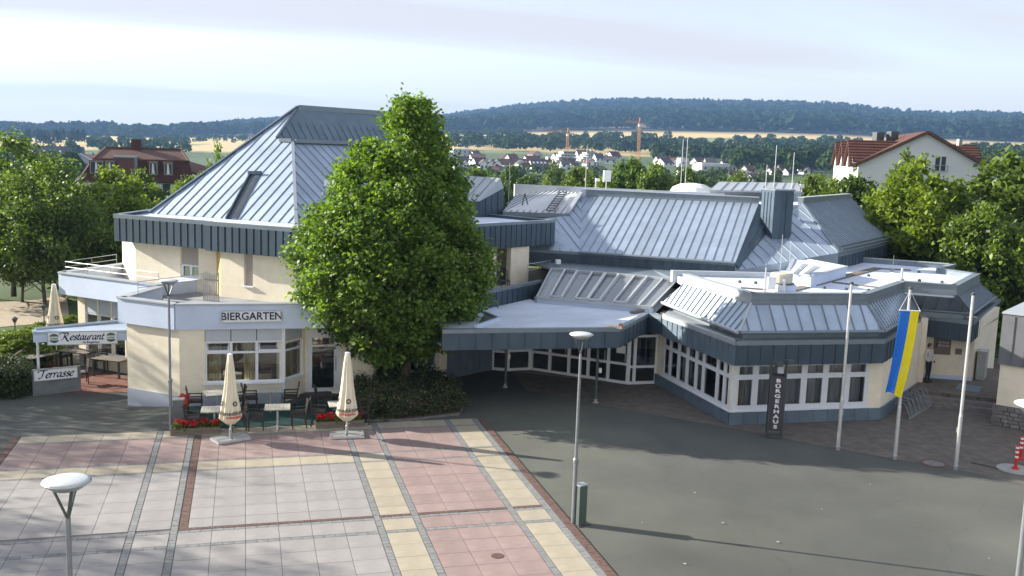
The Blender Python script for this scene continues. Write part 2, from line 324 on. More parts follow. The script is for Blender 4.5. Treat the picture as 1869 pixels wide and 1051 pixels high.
def fascia(root, a, b, z0, z1, sp=.5, mt=None, cap=.09, depth=.12, gap=0.0, thick=.012, seam=(.025, .03), name='fascia', sub='fascia_panel', capm=None):
    """metal clad band standing on line a-b (outside to the right of a->b)"""
    mt = mt or zinc_fascia
    a2, b2 = Vector((a[0], a[1], 0)), Vector((b[0], b[1], 0)); d = (b2-a2).normalized(); n = Vector((d.y, -d.x, 0))
    vs = []
    for e in (a2, b2):
        for o in (0, -depth): vs += [e + n*o]
    m = MB().prism([tuple(a2)[:2], tuple(b2)[:2], tuple(b2 - n*depth)[:2], tuple(a2 - n*depth)[:2]], z0, z1)
    f = part(name, m, mt, root)
    e = Vector((0, 0, 1))
    poly = [a2 + e*z0, b2 + e*z0, b2 + e*(z1-cap), a2 + e*(z1-cap)]
    panels(f, sub, poly, (0, 0, 1), sp, mt, tuple(n), thick=thick, seam=seam, gap=gap)
    c = MB(); o = n*.035; i = -n*(depth + .06)
    c.prism([tuple(a2 + o)[:2], tuple(b2 + o)[:2], tuple(b2 + i)[:2], tuple(a2 + i)[:2]], z1 + .002, z1 + .028)
    c.prism([tuple(a2 + o)[:2], tuple(b2 + o)[:2], tuple(b2 + n*.02)[:2], tuple(a2 + n*.02)[:2]], z1 - cap, z1 + .001)
    part('coping', c, capm or zinc_cap, f); return f
def wall(root, a, b, z0, z1, mt, openings=(), th=.28, name='wall'):
    a2, b2 = Vector((a[0], a[1], 0)), Vector((b[0], b[1], 0)); L = (b2-a2).length; d = (b2-a2)/L; n = Vector((d.y, -d.x, 0)); m = MB()
    ss = sorted({0, L, *[o[0] for o in openings], *[o[1] for o in openings]}); zs = sorted({z0, z1, *[o[2] for o in openings], *[o[3] for o in openings]})
    pt = lambda s, z, k: tuple(a2 + d*s - n*k + Vector((0, 0, z)))
    for i in range(len(ss)-1):
        for j in range(len(zs)-1):
            s0, s1, q0, q1 = ss[i], ss[i+1], zs[j], zs[j+1]; sm, zm = (s0+s1)/2, (q0+q1)/2
            if any(o[0] < sm < o[1] and o[2] < zm < o[3] for o in openings): continue
            m.add([pt(s0, q0, 0), pt(s1, q0, 0), pt(s1, q1, 0), pt(s0, q1, 0)], [(0, 1, 2, 3)])
            m.add([pt(s0, q0, th), pt(s1, q0, th), pt(s1, q1, th), pt(s0, q1, th)], [(3, 2, 1, 0)])
    for s0, s1, q0, q1 in list(openings) + [(0, L, z0, z1)]:
        for A, B in (((s0, q0), (s1, q0)), ((s1, q0), (s1, q1)), ((s1, q1), (s0, q1)), ((s0, q1), (s0, q0))):
            m.add([pt(*A, 0), pt(*B, 0), pt(*B, th), pt(*A, th)], [(0, 1, 2, 3), ] if (s0, s1) == (0, L) and q0 == z0 else [(3, 2, 1, 0)])
    return part(name, m, mt, root)
def window(root, a, b, s0, s1, z0, z1, cols=1, rows=(), fw=.07, inset=.12, fd=.08, mt=None, gl=None, name='window', skip=(), sill=True, bars=None, gap=.05, label=None):
    """framed window in the line a-b; rows = heights of transoms, cols = count or list of inner mullion positions"""
    mt = mt or wframe; gl = gl or glass
    a2, b2 = Vector((a[0], a[1], 0)), Vector((b[0], b[1], 0)); d = (b2-a2).normalized(); n = Vector((d.y, -d.x, 0)); e = Vector((0, 0, 1))
    ms = [s0 + (s1-s0)*k/cols for k in range(1, cols)] if isinstance(cols, int) else [x for x in cols]
    P = lambda s, z, k: a2 + d*s - n*k + e*z
    m = MB(); k = inset + fd/2
    m.bar(P(s0+fw/2, z0, k), P(s0+fw/2, z1, k), fd, fw) if False else None
    def post(s, q0, q1, w):
        p, r = a2 + d*s - n*k, None
        c = [p + d*w/2 + n*fd/2, p + d*w/2 - n*fd/2, p - d*w/2 - n*fd/2, p - d*w/2 + n*fd/2]
        m.prism([tuple(x)[:2] for x in c], q0, q1)
    def rail(sa, sb, z, h, dd=.004):
        c = [P(sa, 0, inset-dd), P(sb, 0, inset-dd), P(sb, 0, inset+fd+dd), P(sa, 0, inset+fd+dd)]
        m.prism([tuple(x)[:2] for x in c], z-h/2, z+h/2)
    post(s0+fw/2, z0, z1, fw); post(s1-fw/2, z0, z1, fw)
    for s in ms: post(s, z0, z1, fw*1.5)
    rail(s0, s1, z0+fw/2, fw*1.3); rail(s0, s1, z1-fw/2, fw)
    for z in rows: rail(s0, s1, z, fw*1.15)
    if sill:
        c = [P(s0-.06, 0, -.09), P(s1+.06, 0, -.09), P(s1+.06, 0, inset+.02), P(s0-.06, 0, inset+.02)]; m.prism([tuple(x)[:2] for x in c], z0-.045, z0+.006)
    w = part(name, m, mt, root, label)
    xs = [s0] + ms + [s1]; zs = [z0] + list(rows) + [z1]
    for i in range(len(xs)-1):
        for j in range(len(zs)-1):
            if (i, j) in skip: continue
            c = [P(xs[i], zs[j], k), P(xs[i+1], zs[j], k), P(xs[i+1], zs[j+1], k), P(xs[i], zs[j+1], k)]
            part('pane', MB().add(c, [(0, 1, 2, 3)]), gl, w)
    return w
def curtain(root, a, b, s0, s1, z0, z1, dist=.35, mt=None, folds=9):
    a2, b2 = Vector((a[0], a[1], 0)), Vector((b[0], b[1], 0)); d = (b2-a2).normalized(); n = Vector((d.y, -d.x, 0)); N = folds*4
    m = MB(); vs = []
    for i in range(N+1):
        s = s0 + (s1-s0)*i/N; p = a2 + d*s - n*(dist + .05*math.sin(i*PI/2) + random.uniform(-.01, .01)); vs += [tuple(p)[:2] + (z0,), tuple(p)[:2] + (z1,)]
    m.add(vs, [(2*i, 2*i+2, 2*i+3, 2*i+1) for i in range(N)]); return part('curtain', m, mt or curtain_m, root)
def text_mb(body, origin, right, up, size, ext=.01, shear=0.0, off=0.0, align='CENTER', sx=1.0, warp=None):
    cu = bpy.data.curves.new('lettering', 'FONT'); cu.body = body; cu.size = size; cu.extrude = ext; cu.shear = shear; cu.offset = off; cu.align_x = align; cu.align_y = 'CENTER'
    cu.resolution_u = 3
    o = bpy.data.objects.new('lettering', cu); C.objects.link(o); dg = bpy.context.evaluated_depsgraph_get(); me = bpy.data.meshes.new_from_object(o.evaluated_get(dg))
    R, U = Vector(right).normalized(), Vector(up).normalized(); Nn = R.cross(U); O = Vector(origin); m = MB()
    f = warp or (lambda x, y, z: O + R*(x*sx) + U*y + Nn*(z + ext))
    m.add([f(*v.co) for v in me.vertices], [tuple(p.vertices) for p in me.polygons]); bpy.data.objects.remove(o); bpy.data.meshes.remove(me); bpy.data.curves.remove(cu)
    return m
# ------------------------------------------------------------------ terrain, grounds
TERR = [[-47.02, -7.41, -3.12, 0.62, 6.78], [-30.3, -7.41, -3.12, 0.62, 6.78], [-19.25, -7.41, -3.12, 0.62, 6.78], [-12.27, -7.41, -3.12, 0.62, 6.78], [-10.75, -6.84, -1.98, 3.22, 1.78], [-9.46, -6.37, -1.03, 5.38, -3.79], [-7.86, -5.8, 0.11, 7.98, -10.47], [-6.23, -5.37, 0.32, 7.74, -5.37], [-4.28, -5.03, 0.56, 7.47, 10.38], [-2.57, -4.75, 0.77, 8.5, 25.57], [-0.83, -4.46, 0.98, 9.54, 40.76], [0.95, -4.17, 1.56, 11.22, 52.25], [2.75, -3.79, 2.87, 13.56, 62.72], [5.2, -3.22, 4.61, 16.67, 67.27], [7.68, -2.66, 6.36, 19.79, 71.82], [10.83, -1.95, 8.54, 23.69, 80.88], [12.41, -1.6, 9.64, 25.63, 95.49], [14, -1.31, 9.86, 27.34, 109.27], [15.59, -1.02, 10.09, 29.04, 123.05], [18.77, -0.63, 10.54, 32.16, 140.51], [21.93, -0.43, 11, 35.01, 151.24], [25.05, -0.23, 11.61, 36.84, 151.89], [29.61, 0.53, 12.77, 38.08, 153.69], [32.56, 1.2, 13.55, 38.23, 152.65], [35.42, 2, 14.68, 37.55, 139.83], [38.17, 2.79, 15.82, 36.7, 128.7], [40.82, 3.59, 16.96, 35.85, 132.7], [42.59, 4.14, 17.74, 35.27, 133.27], [50.29, 4.14, 17.74, 35.27, 133.27], [66.79, 4.14, 17.74, 35.27, 133.27]]
AZ = [r[0] for r in TERR]; RD = [0, 60, 75, 140, 300, 500, 1000, 1500, 3000, 3600, 9000]
def terrain_z(az, r):
    c = [np.interp(az, AZ, [q[k] for q in TERR]) for k in (1, 2, 3, 4)]
    return np.interp(r, RD, [-.8, -.8, -.8, -6, -5, c[0], c[1], c[2], c[3], c[3]*.55, -20])
CAMX = 2.8231
rs = [0, 30, 60, 75, 90, 110, 140, 180, 230, 300, 380, 440, 500, 580, 660, 750, 850, 1000, 1120, 1250, 1380, 1500, 1650, 1800, 2000, 2200, 2400, 2600, 2800, 3000, 3250, 3600, 3950]
azs = list(np.linspace(-60, 75, 109)) + [100, 150, 200, 250, 285]
vs, fs = [], []
for r in rs:
    for a in azs:
        z = float(terrain_z(a, r))
        if r > 1900 and r <= 2800: z += 5*math.sin(a*3.1 + r*.004) + 3*math.sin(a*7.7 + r*.011)
        vs.append((CAMX + r*math.sin(math.radians(a)), r*math.cos(math.radians(a)), z))
n = len(azs)
for i in range(len(rs)-1):
    for j in range(n):
        k = (j+1) % n; fs.append((i*n+j, i*n+k, (i+1)*n+k, (i+1)*n+j))
tm = mat('fields_and_meadows', (.38, .30, .14), 1, 0, .2, .004, detail=3)
nn = tm.node_tree.nodes; ll = tm.node_tree.links; bs = nn['Principled BSDF']; base = bs.inputs['Base Color'].links[0].from_socket
gco = nn.new('ShaderNodeNewGeometry'); vl = nn.new('ShaderNodeVectorMath'); vl.operation = 'LENGTH'; ll.new(gco.outputs['Position'], vl.inputs[0])
vor = nn.new('ShaderNodeTexVoronoi'); vor.inputs['Scale'].default_value = .0042; ll.new(gco.outputs['Position'], vor.inputs['Vector'])
sc = nn.new('ShaderNodeSeparateColor'); ll.new(vor.outputs['Color'], sc.inputs[0])
fr = nn.new('ShaderNodeValToRGB'); fr.color_ramp.interpolation = 'CONSTANT'; e = fr.color_ramp.elements; e[0].position = 0; e[0].color = (.46, .345, .155, 1); e[1].position = .5; e[1].color = (.50, .375, .165, 1)
x = e.new(.72); x.color = (.16, .19, .07, 1); x = e.new(.86); x.color = (.34, .24, .11, 1); ll.new(sc.outputs[0], fr.inputs[0])
def step(lo, hi):
    q = nn.new('ShaderNodeMapRange'); q.inputs['From Min'].default_value = lo; q.inputs['From Max'].default_value = hi; ll.new(vl.outputs['Value'], q.inputs['Value']); return q.outputs[0]
def mixc(f, a, b):
    q = nn.new('ShaderNodeMix'); q.data_type = 'RGBA'; ll.new(f, q.inputs['Factor'])
    for i, s_ in ((6, a), (7, b)):
        if isinstance(s_, tuple): q.inputs[i].default_value = s_
        else: ll.new(s_, q.inputs[i])
    return q.outputs[2]
near = mixc(step(780, 860), (.05, .085, .025, 1), fr.outputs[0]); hn = nn.new('ShaderNodeTexNoise'); hn.inputs['Scale'].default_value = .006; hn.inputs['Detail'].default_value = 4; ll.new(gco.outputs['Position'], hn.inputs['Vector']); hr = nn.new('ShaderNodeValToRGB'); hr.color_ramp.elements[0].position = .45; hr.color_ramp.elements[0].color = (.045, .06, .03, 1); hr.color_ramp.elements[1].position = .58; hr.color_ramp.elements[1].color = (.15, .11, .08, 1); ll.new(hn.outputs[0], hr.inputs[0])
far = mixc(step(1560, 1640), near, hr.outputs[0]); ll.new(far, bs.inputs['Base Color'])
solid('terrain', MB().add(vs, fs), tm, kind='structure', smooth=True)
def sm(t): t = min(1, max(0, t)); return t*t*(3-2*t)
def gz(x, y): return -.3*sm((.9-x)/2.4)*sm((y-33.6)/2.6)
gx = np.arange(-34, 62.1, 1.0); gy = np.arange(-20, 64.1, 1.0); vs = []; fs = []
gx = np.sort(np.concatenate([gx, np.arange(-6.5, 2, .5)])); gx = np.unique(gx)
for y in gy:
    for x in gx: vs.append((x, y, gz(x, y)))
nx = len(gx)
for j in range(len(gy)-1):
    for i in range(nx-1): fs.append((j*nx+i, j*nx+i+1, (j+1)*nx+i+1, (j+1)*nx+i))
solid('asphalt_forecourt', MB().add(vs, fs), asphalt, kind='structure', smooth=True)
grass_m = mat('grass_ground', (.06, .10, .03), 1, 0, .35, 2.5, bump=.5, bscale=60)
solid('grass_verge', MB().prism([(-34, 40), (-5.6, 40), (-6.5, 44), (-5.4, 49), (2, 58), (22, 63), (-34, 63)], -.5, -.1), grass_m, kind='structure')
solid('lawn', MB().prism([(40, 38), (61, 30), (61, 63), (24, 63), (36, 48)], -.4, .05), grass_m, kind='structure')
path_m = mat('gravel_path', (.36, .30, .22), .95, 0, .2, 5, bump=.3)
solid('gravel_path', MB().prism([(-12.84, 60.15), (-9.18, 61.52), (-7.68, 63.56), (-6.38, 56.13), (-7.68, 53.63), (-10.8, 52.11)], -.3, -.075), path_m, kind='structure')
# brick pavement in front of the hall
pv = [(13.659, 36.772), (15.275, 34.908), (17.173, 32.729), (19.559, 30.419), (21.919, 27.595), (23.273, 26.261), (24.463, 25.014), (25.645, 23.475), (27.724, 20.982)]
pv += [(46, 24), (46, 40), (31, 40), (14, 40.4)]
solid('brick_pavement', MB().add([(p[0], p[1], .005) for p in pv], [tuple(range(len(pv)))]), pav_brick, kind='structure')
# ------------------------------------------------------------------ plaza
K = .8
plaza = solid('plaza', MB().prism([(-5.45*K, 12*K), (13.72*K, 12*K), (13.72*K, 41.25*K), (-5.45*K, 41.25*K)], -.2, .006), joint_m, kind='structure', loc=(4, 24, 0))
rows = [(41.2, 40.27, 'c'), (40.13, 39.12, 'p'), (39.12, 38.1, 'p'), (38.1, 37.1, 'p'), (36.93, 36.0, 'k'), (35.86, 34.93, 'w'), (34.93, 33.99, 'w'), (33.99, 33.05, 'w'), (33.05, 32.11, 'w'), (32.11, 31.18, 'w'), (31.18, 30.43, 'w'), (30.05, 29.12, 'w')]
y = 28.91
while y > 12.6: rows.append((y, y-.93, 'w')); y -= .93
cols = [(-5.1+1.02*k, -4.08+1.02*k, 'n') for k in range(5)] + [(.235, 1.235, 'n'), (1.47, 2.47, 'b')] + [(2.47+k, 3.47+k, 'n') for k in range(5)] + [(7.705, 8.705, 'y')] + [(8.94+k, 9.94+k, 'r') for k in range(3)] + [(12.175, 13.175, 'c')]
unit = MB().box(0, 0, 0, 1, 1, 1); um = {}
for k, m_ in (('w', slab_white), ('p', slab_pink), ('c', slab_cream)): um[k] = mesh('paving_slab', unit, m_)
cells = []
for (ya, yb, rt) in rows:
    for (xa, xb, ct) in cols:
        if rt == 'c' or ct == 'c' : t = 'c'
        elif ct == 'r': t = 'p'
        elif rt == 'p': t = 'p'
        elif rt == 'k' or ct == 'y': t = 'c'
        else: t = 'w'
        if ct == 'b' and yb > 30.2: xa = 1.75
        cells.append((xa, xb, ya, yb, t))
far_cells = {k: MB() for k in 'wpc'}
for i, (xa, xb, ya, yb, t) in enumerate(cells):
    g = .0055; cxx, cyy = (xa+xb)/2*K, (ya+yb)/2*K; h = .022 + random.uniform(0, .003)
    if i < 297:
        o = bpy.data.objects.new('paving_slab', um[t]); C.objects.link(o); o.parent = plaza; o.location = (cxx-4, cyy-24, .002); o.scale = ((xb-xa)*K-2*g, (ya-yb)*K-2*g, h)
    else: far_cells[t].box(cxx, cyy, .002, (xb-xa)*K-2*g, (ya-yb)*K-2*g, h)
for t, m_ in (('w', slab_white), ('p', slab_pink), ('c', slab_cream)): part('paving_slabs', far_cells[t], m_, plaza, kind='stuff')
ms = MB(); mbk = MB()
def setts(xa, xb, ya, yb, nx_, ny_, m, h=.02):
    for i in range(nx_):
        for j in range(ny_):
            w, d_ = (xb-xa)/nx_, (yb-ya)/ny_
            m.box((xa + w*(i+.5))*K, (ya + d_*(j+.5))*K, .003, w*K-.012, abs(d_)*K-.012, h + random.uniform(0, .005))
for xa, xb in ((0, .235), (1.235, 1.47), (7.47, 7.705), (8.705, 8.94), (11.94, 12.175), (13.175, 13.44)): setts(xa+.01, xb-.01, 12.2, 41.2, 1 if xb < 13 else 1, 124, ms)
for ya, yb in ((40.14, 40.26), (36.94, 37.09), (35.87, 35.99), (30.06, 30.24), (28.92, 29.11)):
    for xa, xb, ct in cols:
        if ct == 'b' and ya > 30.1: xa = 1.75
        setts(xa, xb, ya, yb, 3, 1, ms)
setts(-5.43, -5.12, 12.2, 41.2, 1, 90, mbk); setts(13.45, 13.71, 12.2, 41.2, 1, 150, mbk, .028); setts(1.48, 1.74, 30.25, 40.3, 1, 56, mbk); setts(1.48, 13.44, 30.26, 30.42, 66, 1, mbk)
part('grey_setts', ms, sett_m, plaza, kind='stuff'); part('brown_setts', mbk, brown_m, plaza, kind='stuff')
def ring(c, r, h): return MB().lathe([(r, 0), (r, h), (r-.03, h+.004), (0.001, h+.004)], 22, c)
dc = (8.542, 21.289, 0.02)
t = thing('drain_cover', 'round rusty brown drain cover set in the pink plaza slabs', 'drain cover', (dc[0], dc[1], .02))
part('lid', ring((dc[0], dc[1], .02), .16, .012), brown_m, t)
for k in range(-3, 4): part('rib', MB().box(dc[0]+k*.04, dc[1], .033, .014, 2*math.sqrt(max(.001, .018-(k*.04)**2)), .008), brown_m, t)
dc = (24.183, 25.717, 0)
t = thing('manhole_cover', 'round grey manhole cover with a brown rim between two flagpoles', 'manhole cover', (dc[0], dc[1], .006))
part('rim', MB().lathe([(.42, 0), (.42, .012), (.33, .012), (.33, 0)], 28, (dc[0], dc[1], .004)), brown_m, t); part('lid', ring((dc[0], dc[1], .006), .32, .008), stone_m, t)
dr = MB().bar((25.501, 25.589, 0.008), (26.075, 24.722, 0.008), .09, .012)
solid('drain_channel', dr, black_m, 'narrow dark drain channel in the brick pavement beside the red bollards', 'drain', (25.788, 25.231, 0))
# ================================================================== restaurant building
RB = thing('restaurant_building', 'cream two-storey restaurant building with folded zinc pyramid roof and pale blue parapets', 'building', (4, 44, 0))
L0 = (.5, 36.16); LL = (-1.42, 37.72); A2 = (5.58, 36.0)
def off(a, b, s, k=0):
    d = (Vector((b[0], b[1])) - Vector((a[0], a[1]))).normalized(); p = Vector((a[0], a[1])) + d*s - Vector((d.y, -d.x))*k; return (p.x, p.y)
# ground floor walls
W1 = 4.108; DX0 = 4.98; DX1 = 6.326; CX1 = 8.838
wx0 = 1.373-.5; wx1 = W1-.5-.02
zs = 0.7951; zt_ = 2.78; ztr = 1.9217; zbx = 2.3492
wall(RB, LL, L0, -.4, 2.82, cream)
FW = (W1, 36.16)
wall(RB, L0, FW, 0, 2.82, cream, [(wx0, wx1, zs, zt_)])
w = window(RB, L0, FW, wx0, wx1, zs, zbx, cols=3, rows=(ztr,), inset=.06, label='large three-part window with open tilted top lights', skip=((0, 1), (2, 1)))
for k in range(3):
    a = wx0 + (wx1-wx0)*k/3; part('shutter_box', MB().box(.5 + a + (wx1-wx0)/6, 36.16+.07, zbx+.01, (wx1-wx0)/3-.03, .08, zt_-zbx-.02), shutter_white, w)
    if k != 1:     # tilted vents
        x0, x1 = .5+a+.07, .5+a+(wx1-wx0)/3-.07
        part('tilted_pane', MB().add([(x0, 36.16+.10, ztr+.05), (x1, 36.16+.10, ztr+.05), (x1, 36.16+.26, zbx-.10), (x0, 36.16+.26, zbx-.10)], [(0, 1, 2, 3)]), glass, w)
        m = MB(); m.bar((x0, 36.26, ztr+.06), (x1, 36.26, ztr+.06), .05); m.bar((x0, 36.43, zbx-.1), (x1, 36.43, zbx-.1), .05); m.bar((x0+.02, 36.26, ztr+.05), (x0+.02, 36.43, zbx-.1), .05); m.bar((x1-.02, 36.26, ztr+.05), (x1-.02, 36.43, zbx-.1), .05)
        part('vent_frame', m, wframe, w)
BD = (DX0, 37.2)
Ld = math.dist(FW, BD)
wall(RB, FW, BD, 0, 2.82, cream, [(.16, Ld-.15, zs+.02, 2.25), (.16, Ld-.15, 2.3, zt_)])
w = window(RB, FW, BD, .16, Ld-.15, zs+.02, 2.25, rows=(ztr,), inset=.05)
part('shutter_box', MB().prism([off(FW, BD, .18, .03), off(FW, BD, Ld-.17, .03), off(FW, BD, Ld-.17, .12), off(FW, BD, .18, .12)], 2.31, 2.77), shutter_white, w)
m = MB(); m.box(FW[0]+.02, 36.19, .0, .12, .12, 2.8); part('corner_post', m, wframe, RB)
DE = (DX1, 37.2); Ldw = DX1-DX0
wall(RB, BD, DE, 0, 2.82, cream, [(.06, Ldw-.02, .1, zt_)])
d0 = .12; dz = 2.3883
dr = part('entrance_door', (lambda m: [m.box(DX0+.06+.1, 37.28, .1, .2, .08, 2.66), m.box(DX0+Ldw-.14, 37.28, .1, .24, .08, 2.66), m.box(DX0+Ldw/2, 37.285, .1, Ldw-.5, .07, .14), m.box(DX0+Ldw/2, 37.285, 1.86, Ldw-.5, .07, .07), m.box(DX0+Ldw/2, 37.285, 2.2, Ldw-.5, .07, .55)] and m)(MB()), wframe, RB)
part('pane', MB().add([(DX0+.2, 37.29, .2), (DX1-.2, 37.29, .2), (DX1-.2, 37.29, 1.86), (DX0+.2, 37.29, 1.86)], [(0, 1, 2, 3)]), glass, dr)
part('pane', MB().add([(DX0+.2, 37.291, 1.93), (DX1-.2, 37.291, 1.93), (DX1-.2, 37.291, 2.2), (DX0+.2, 37.291, 2.2)], [(0, 1, 2, 3)]), glass, dr)
part('handle', MB().tube((DX1-.2, 37.2, .9), (DX1-.2, 37.2, 1.5), .018).bar((DX1-.2, 37.2, 1.0), (DX1-.2, 37.26, 1.0), .02).bar((DX1-.2, 37.2, 1.4), (DX1-.2, 37.26, 1.4), .02), steel, dr)
part('door_step', MB().box((DX0+DX1)/2+.1, 36.9, 0, 2.0, .62, .1), anthr, RB)
CE = (CX1, 37.2); wa, wb = 7.635-DX1, CX1-DX1-.05
wall(RB, DE, CE, 0, 2.82, cream, [(wa, wb, .55, 2.6)])
window(RB, DE, CE, wa, wb, .55, 2.6, cols=1, rows=())
ENT = (10.84, 38.97); Lc = math.dist(CE, ENT)
wall(RB, CE, ENT, 0, 2.82, cream, [(.25, Lc-.55, .62, 2.55)])
window(RB, CE, ENT, .25, Lc-.55, .62, 2.55, cols=3)
# plinth bands of the ground floor
pl = mat('plinth_render', (.42, .46, .54), .85, 0, .06, 1.5, stain=.15)
for a, b in ((LL, L0), (L0, FW)):
    d = (Vector(b)-Vector(a)).normalized(); nn_ = Vector((d.y, -d.x))*.03
    part('plinth', MB().prism([tuple(Vector(a)+nn_), tuple(Vector(b)+nn_), off(a, b, math.dist(a, b), .05), off(a, b, 0, .05)], -.45, 0.3667), pl, RB)
# curtains, interior
curtain(RB, L0, FW, wx0+.05, wx0+.55, zs, 2.6, .3, curtain_c, 5); curtain(RB, L0, FW, wx0+1.35, wx0+1.75, zs, 2.6, .3, curtain_c, 4)
curtain(RB, FW, BD, .5, .9, zs, 2.5, .3, curtain_c, 4)
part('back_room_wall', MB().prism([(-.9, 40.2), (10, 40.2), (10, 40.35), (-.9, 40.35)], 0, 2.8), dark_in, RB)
part('ceiling', MB().prism([(-1.3, 37.8), (.55, 36.35), (5.4, 36.3), (5.6, 37.4), (8.4, 37.4), (11, 39.2), (11, 43), (-1.3, 43)], 2.825, 2.98), render_w, RB)
m = MB()
for q in range(4): m.box(1.2+q*1.1, 38.2, 0, .7, .7, .72)
part('indoor_tables', m, dark_in, RB)
# pale blue parapet bands
def parapet(a, b, z0=2.81, z1=3.75, th=.26, out=.08, mt=band):
    d = (Vector((b[0], b[1]))-Vector((a[0], a[1]))).normalized(); n_ = Vector((d.y, -d.x)); q = lambda p, k: tuple(Vector((p[0], p[1])) + n_*k)
    f = part('parapet', MB().prism([q(a, out), q(b, out), q(b, out-th), q(a, out-th)], z0, z1-.05), mt, RB)
    part('coping', MB().prism([q(a, out+.05), q(b, out+.05), q(b, out-th-.06), q(a, out-th-.06)], z1-.048, z1), zinc_pale, f); return f
PL0 = [0.3893, 36.1757]; PLL = [-1.656, 37.8293]; PA2 = (5.621, PL0[1]-.12)
parapet(PLL, PL0); parapet(PL0, PA2); parapet(PA2, (PA2[0]+.6, 37.0)); parapet((PA2[0]+.6, 37.0), (8.7, 37.05)); parapet((8.7, 37.05), (12.2, 38.5))
inner = off(PLL, PL0, 0, 1.5)
parapet((-.55, 40.5), PLL, 2.81, 3.75)
part('roof_deck', MB().prism([(-1.5, 38.0), (.55, 36.4), (5.5, 36.3), (6.2, 37.2), (8.6, 37.3), (12.1, 38.7), (15.4, 42.0), (15, 48), (-2.4, 47.9), (-4.55, 45.0), (-.4, 41.1), (-.35, 40.5)], 2.99, 3.2), felt_grey, RB)
# rear restaurant wing with deck railing
B0 = [-4.8408, 44.8916]; B1 = (-.55, 40.95)
parapet(B0, B1); parapet((-2.6, 48.2), B0)
bw0 = off(B0, B1, .55, .4); bw1 = off(B0, B1, 5.6, .4); Lb = math.dist(bw0, bw1)
n_op = 6; op = []
for k in range(n_op): op.append((.45+k*.82, .45+k*.82+.74, .35, 2.8))
wall(RB, bw0, bw1, -.4, 2.82, cream, op, th=.2)
for k in range(n_op):
    w = window(RB, bw0, bw1, op[k][0], op[k][1], .35, 2.05, rows=(1.25,) if k != 1 else (1.0,), inset=.05, fw=.06, name='window')
    part('shutter_box', MB().prism([off(bw0, bw1, op[k][0]+.01, .03), off(bw0, bw1, op[k][1]-.01, .03), off(bw0, bw1, op[k][1]-.01, .12), off(bw0, bw1, op[k][0]+.01, .12)], 2.06, 2.79), shutter_white, w)
wall(RB, (-2.6, 48.2), bw0, -.4, 2.82, cream, th=.2)
def railing(pts, h=(.22, .45), r=.013, post=1.5, base=3.75, mt=None):
    m = MB()
    for a, b in zip(pts[:-1], pts[1:]):
        La = math.dist(a, b); k = max(1, round(La/post))
        for z in h: m.tube((a[0], a[1], base+z), (b[0], b[1], base+z), r, n=6)
        for i in range(k+1):
            p = (a[0]+(b[0]-a[0])*i/k, a[1]+(b[1]-a[1])*i/k); m.tube((p[0], p[1], base-.05), (p[0], p[1], base+h[-1]), r*.9, n=6)
    return part('railing', m, mt or steel, RB)
rb0 = off(B0, B1, .2, .12)
railing([(-2.9, 47.6), rb0, off(B0, B1, 5.7, .12)])
railing([[-1.0851, 38.5308], [1.0926, 40.7783]])
part('terrace_upstand', MB().prism([[-1.0256, 41.1891], [1.0944, 42.773], [1.0757, 43.2548], [-1.0655, 41.6298]], 3.2, 3.7), band, RB)
# upper storey
D38 = Vector((math.cos(math.radians(-38.2)), math.sin(math.radians(-38.2)))); N38 = Vector((D38.y, -D38.x)); D36 = Vector((math.cos(math.radians(35)), math.sin(math.radians(35))))
UW = Vector([1.8072, 41.2721])
a0 = UW - N38*.42 - D38*.55; a00 = a0 - D38*4.35
nx0 = tuple(UW); ue = UW + D38*4.35; uf = (ue.x+1.9, ue.y-.25)
sh0, sh1 = 2.62, 3.62
wall(RB, a00, a0, 3.19, 5.2, cream, [(2.45, 3.42, 3.75, 5.2)])
w = window(RB, a00, a0, 2.45, 3.42, 3.75, 4.3, cols=2, inset=.1)
m = MB()
for k in range(15):
    z = 4.3 + k*.06; m.prism([off(a00, a0, 2.47, .11), off(a00, a0, 3.40, .11), off(a00, a0, 3.40, .14), off(a00, a0, 2.47, .14)], z, z+.052)
part('roller_shutter', m, shutter, w)
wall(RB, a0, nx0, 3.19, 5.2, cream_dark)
Lu = 4.35
wall(RB, nx0, tuple(ue), 3.19, 5.2, cream, [(1.18, 1.62, 3.75, 5.2), (3.72, 4.3, 3.55, 5.0)])
w = window(RB, nx0, tuple(ue), 1.18, 1.62, 3.75, 5.15, inset=.16, fw=.05)
m = MB()
for k in range(23):
    z = 3.78 + k*.06; m.prism([off(nx0, ue, 1.21, .12), off(nx0, ue, 1.59, .12), off(nx0, ue, 1.59, .15), off(nx0, ue, 1.21, .15)], z, z+.052)
part('roller_shutter', m, shutter, w)
window(RB, nx0, tuple(ue), 3.72, 4.3, 3.55, 5.0, inset=.12)
wall(RB, tuple(ue), uf, 3.19, 5.2, cream)
ra = (uf[0], uf[1]); RE = [15.6327, 43.7931]; Lr = math.dist(ra, RE)
wall(RB, ra, RE, 3.19, 5.2, cream, [(Lr-2.25, Lr-1.25, 3.35, 5.1)])
part('balcony_recess', MB().prism([off(ra, RE, Lr-2.3, .9), off(ra, RE, Lr-1.2, .9), off(ra, RE, Lr-1.2, .95), off(ra, RE, Lr-2.3, .95)], 3.19, 5.2), render_g, RB)
wall(RB, RE, (RE[0]-2, RE[1]+3.2), 3.19, 5.2, cream)
wall(RB, (a00.x-.9, a00.y+3.3), tuple(a00), 3.19, 5.2, cream)
part('upper_soffit', MB().prism([tuple(a00), tuple(UW), tuple(ue), uf, tuple(RE), (RE[0]-2, RE[1]+6), (a00.x, a00.y+6)], 5.21, 5.3), render_g, RB)
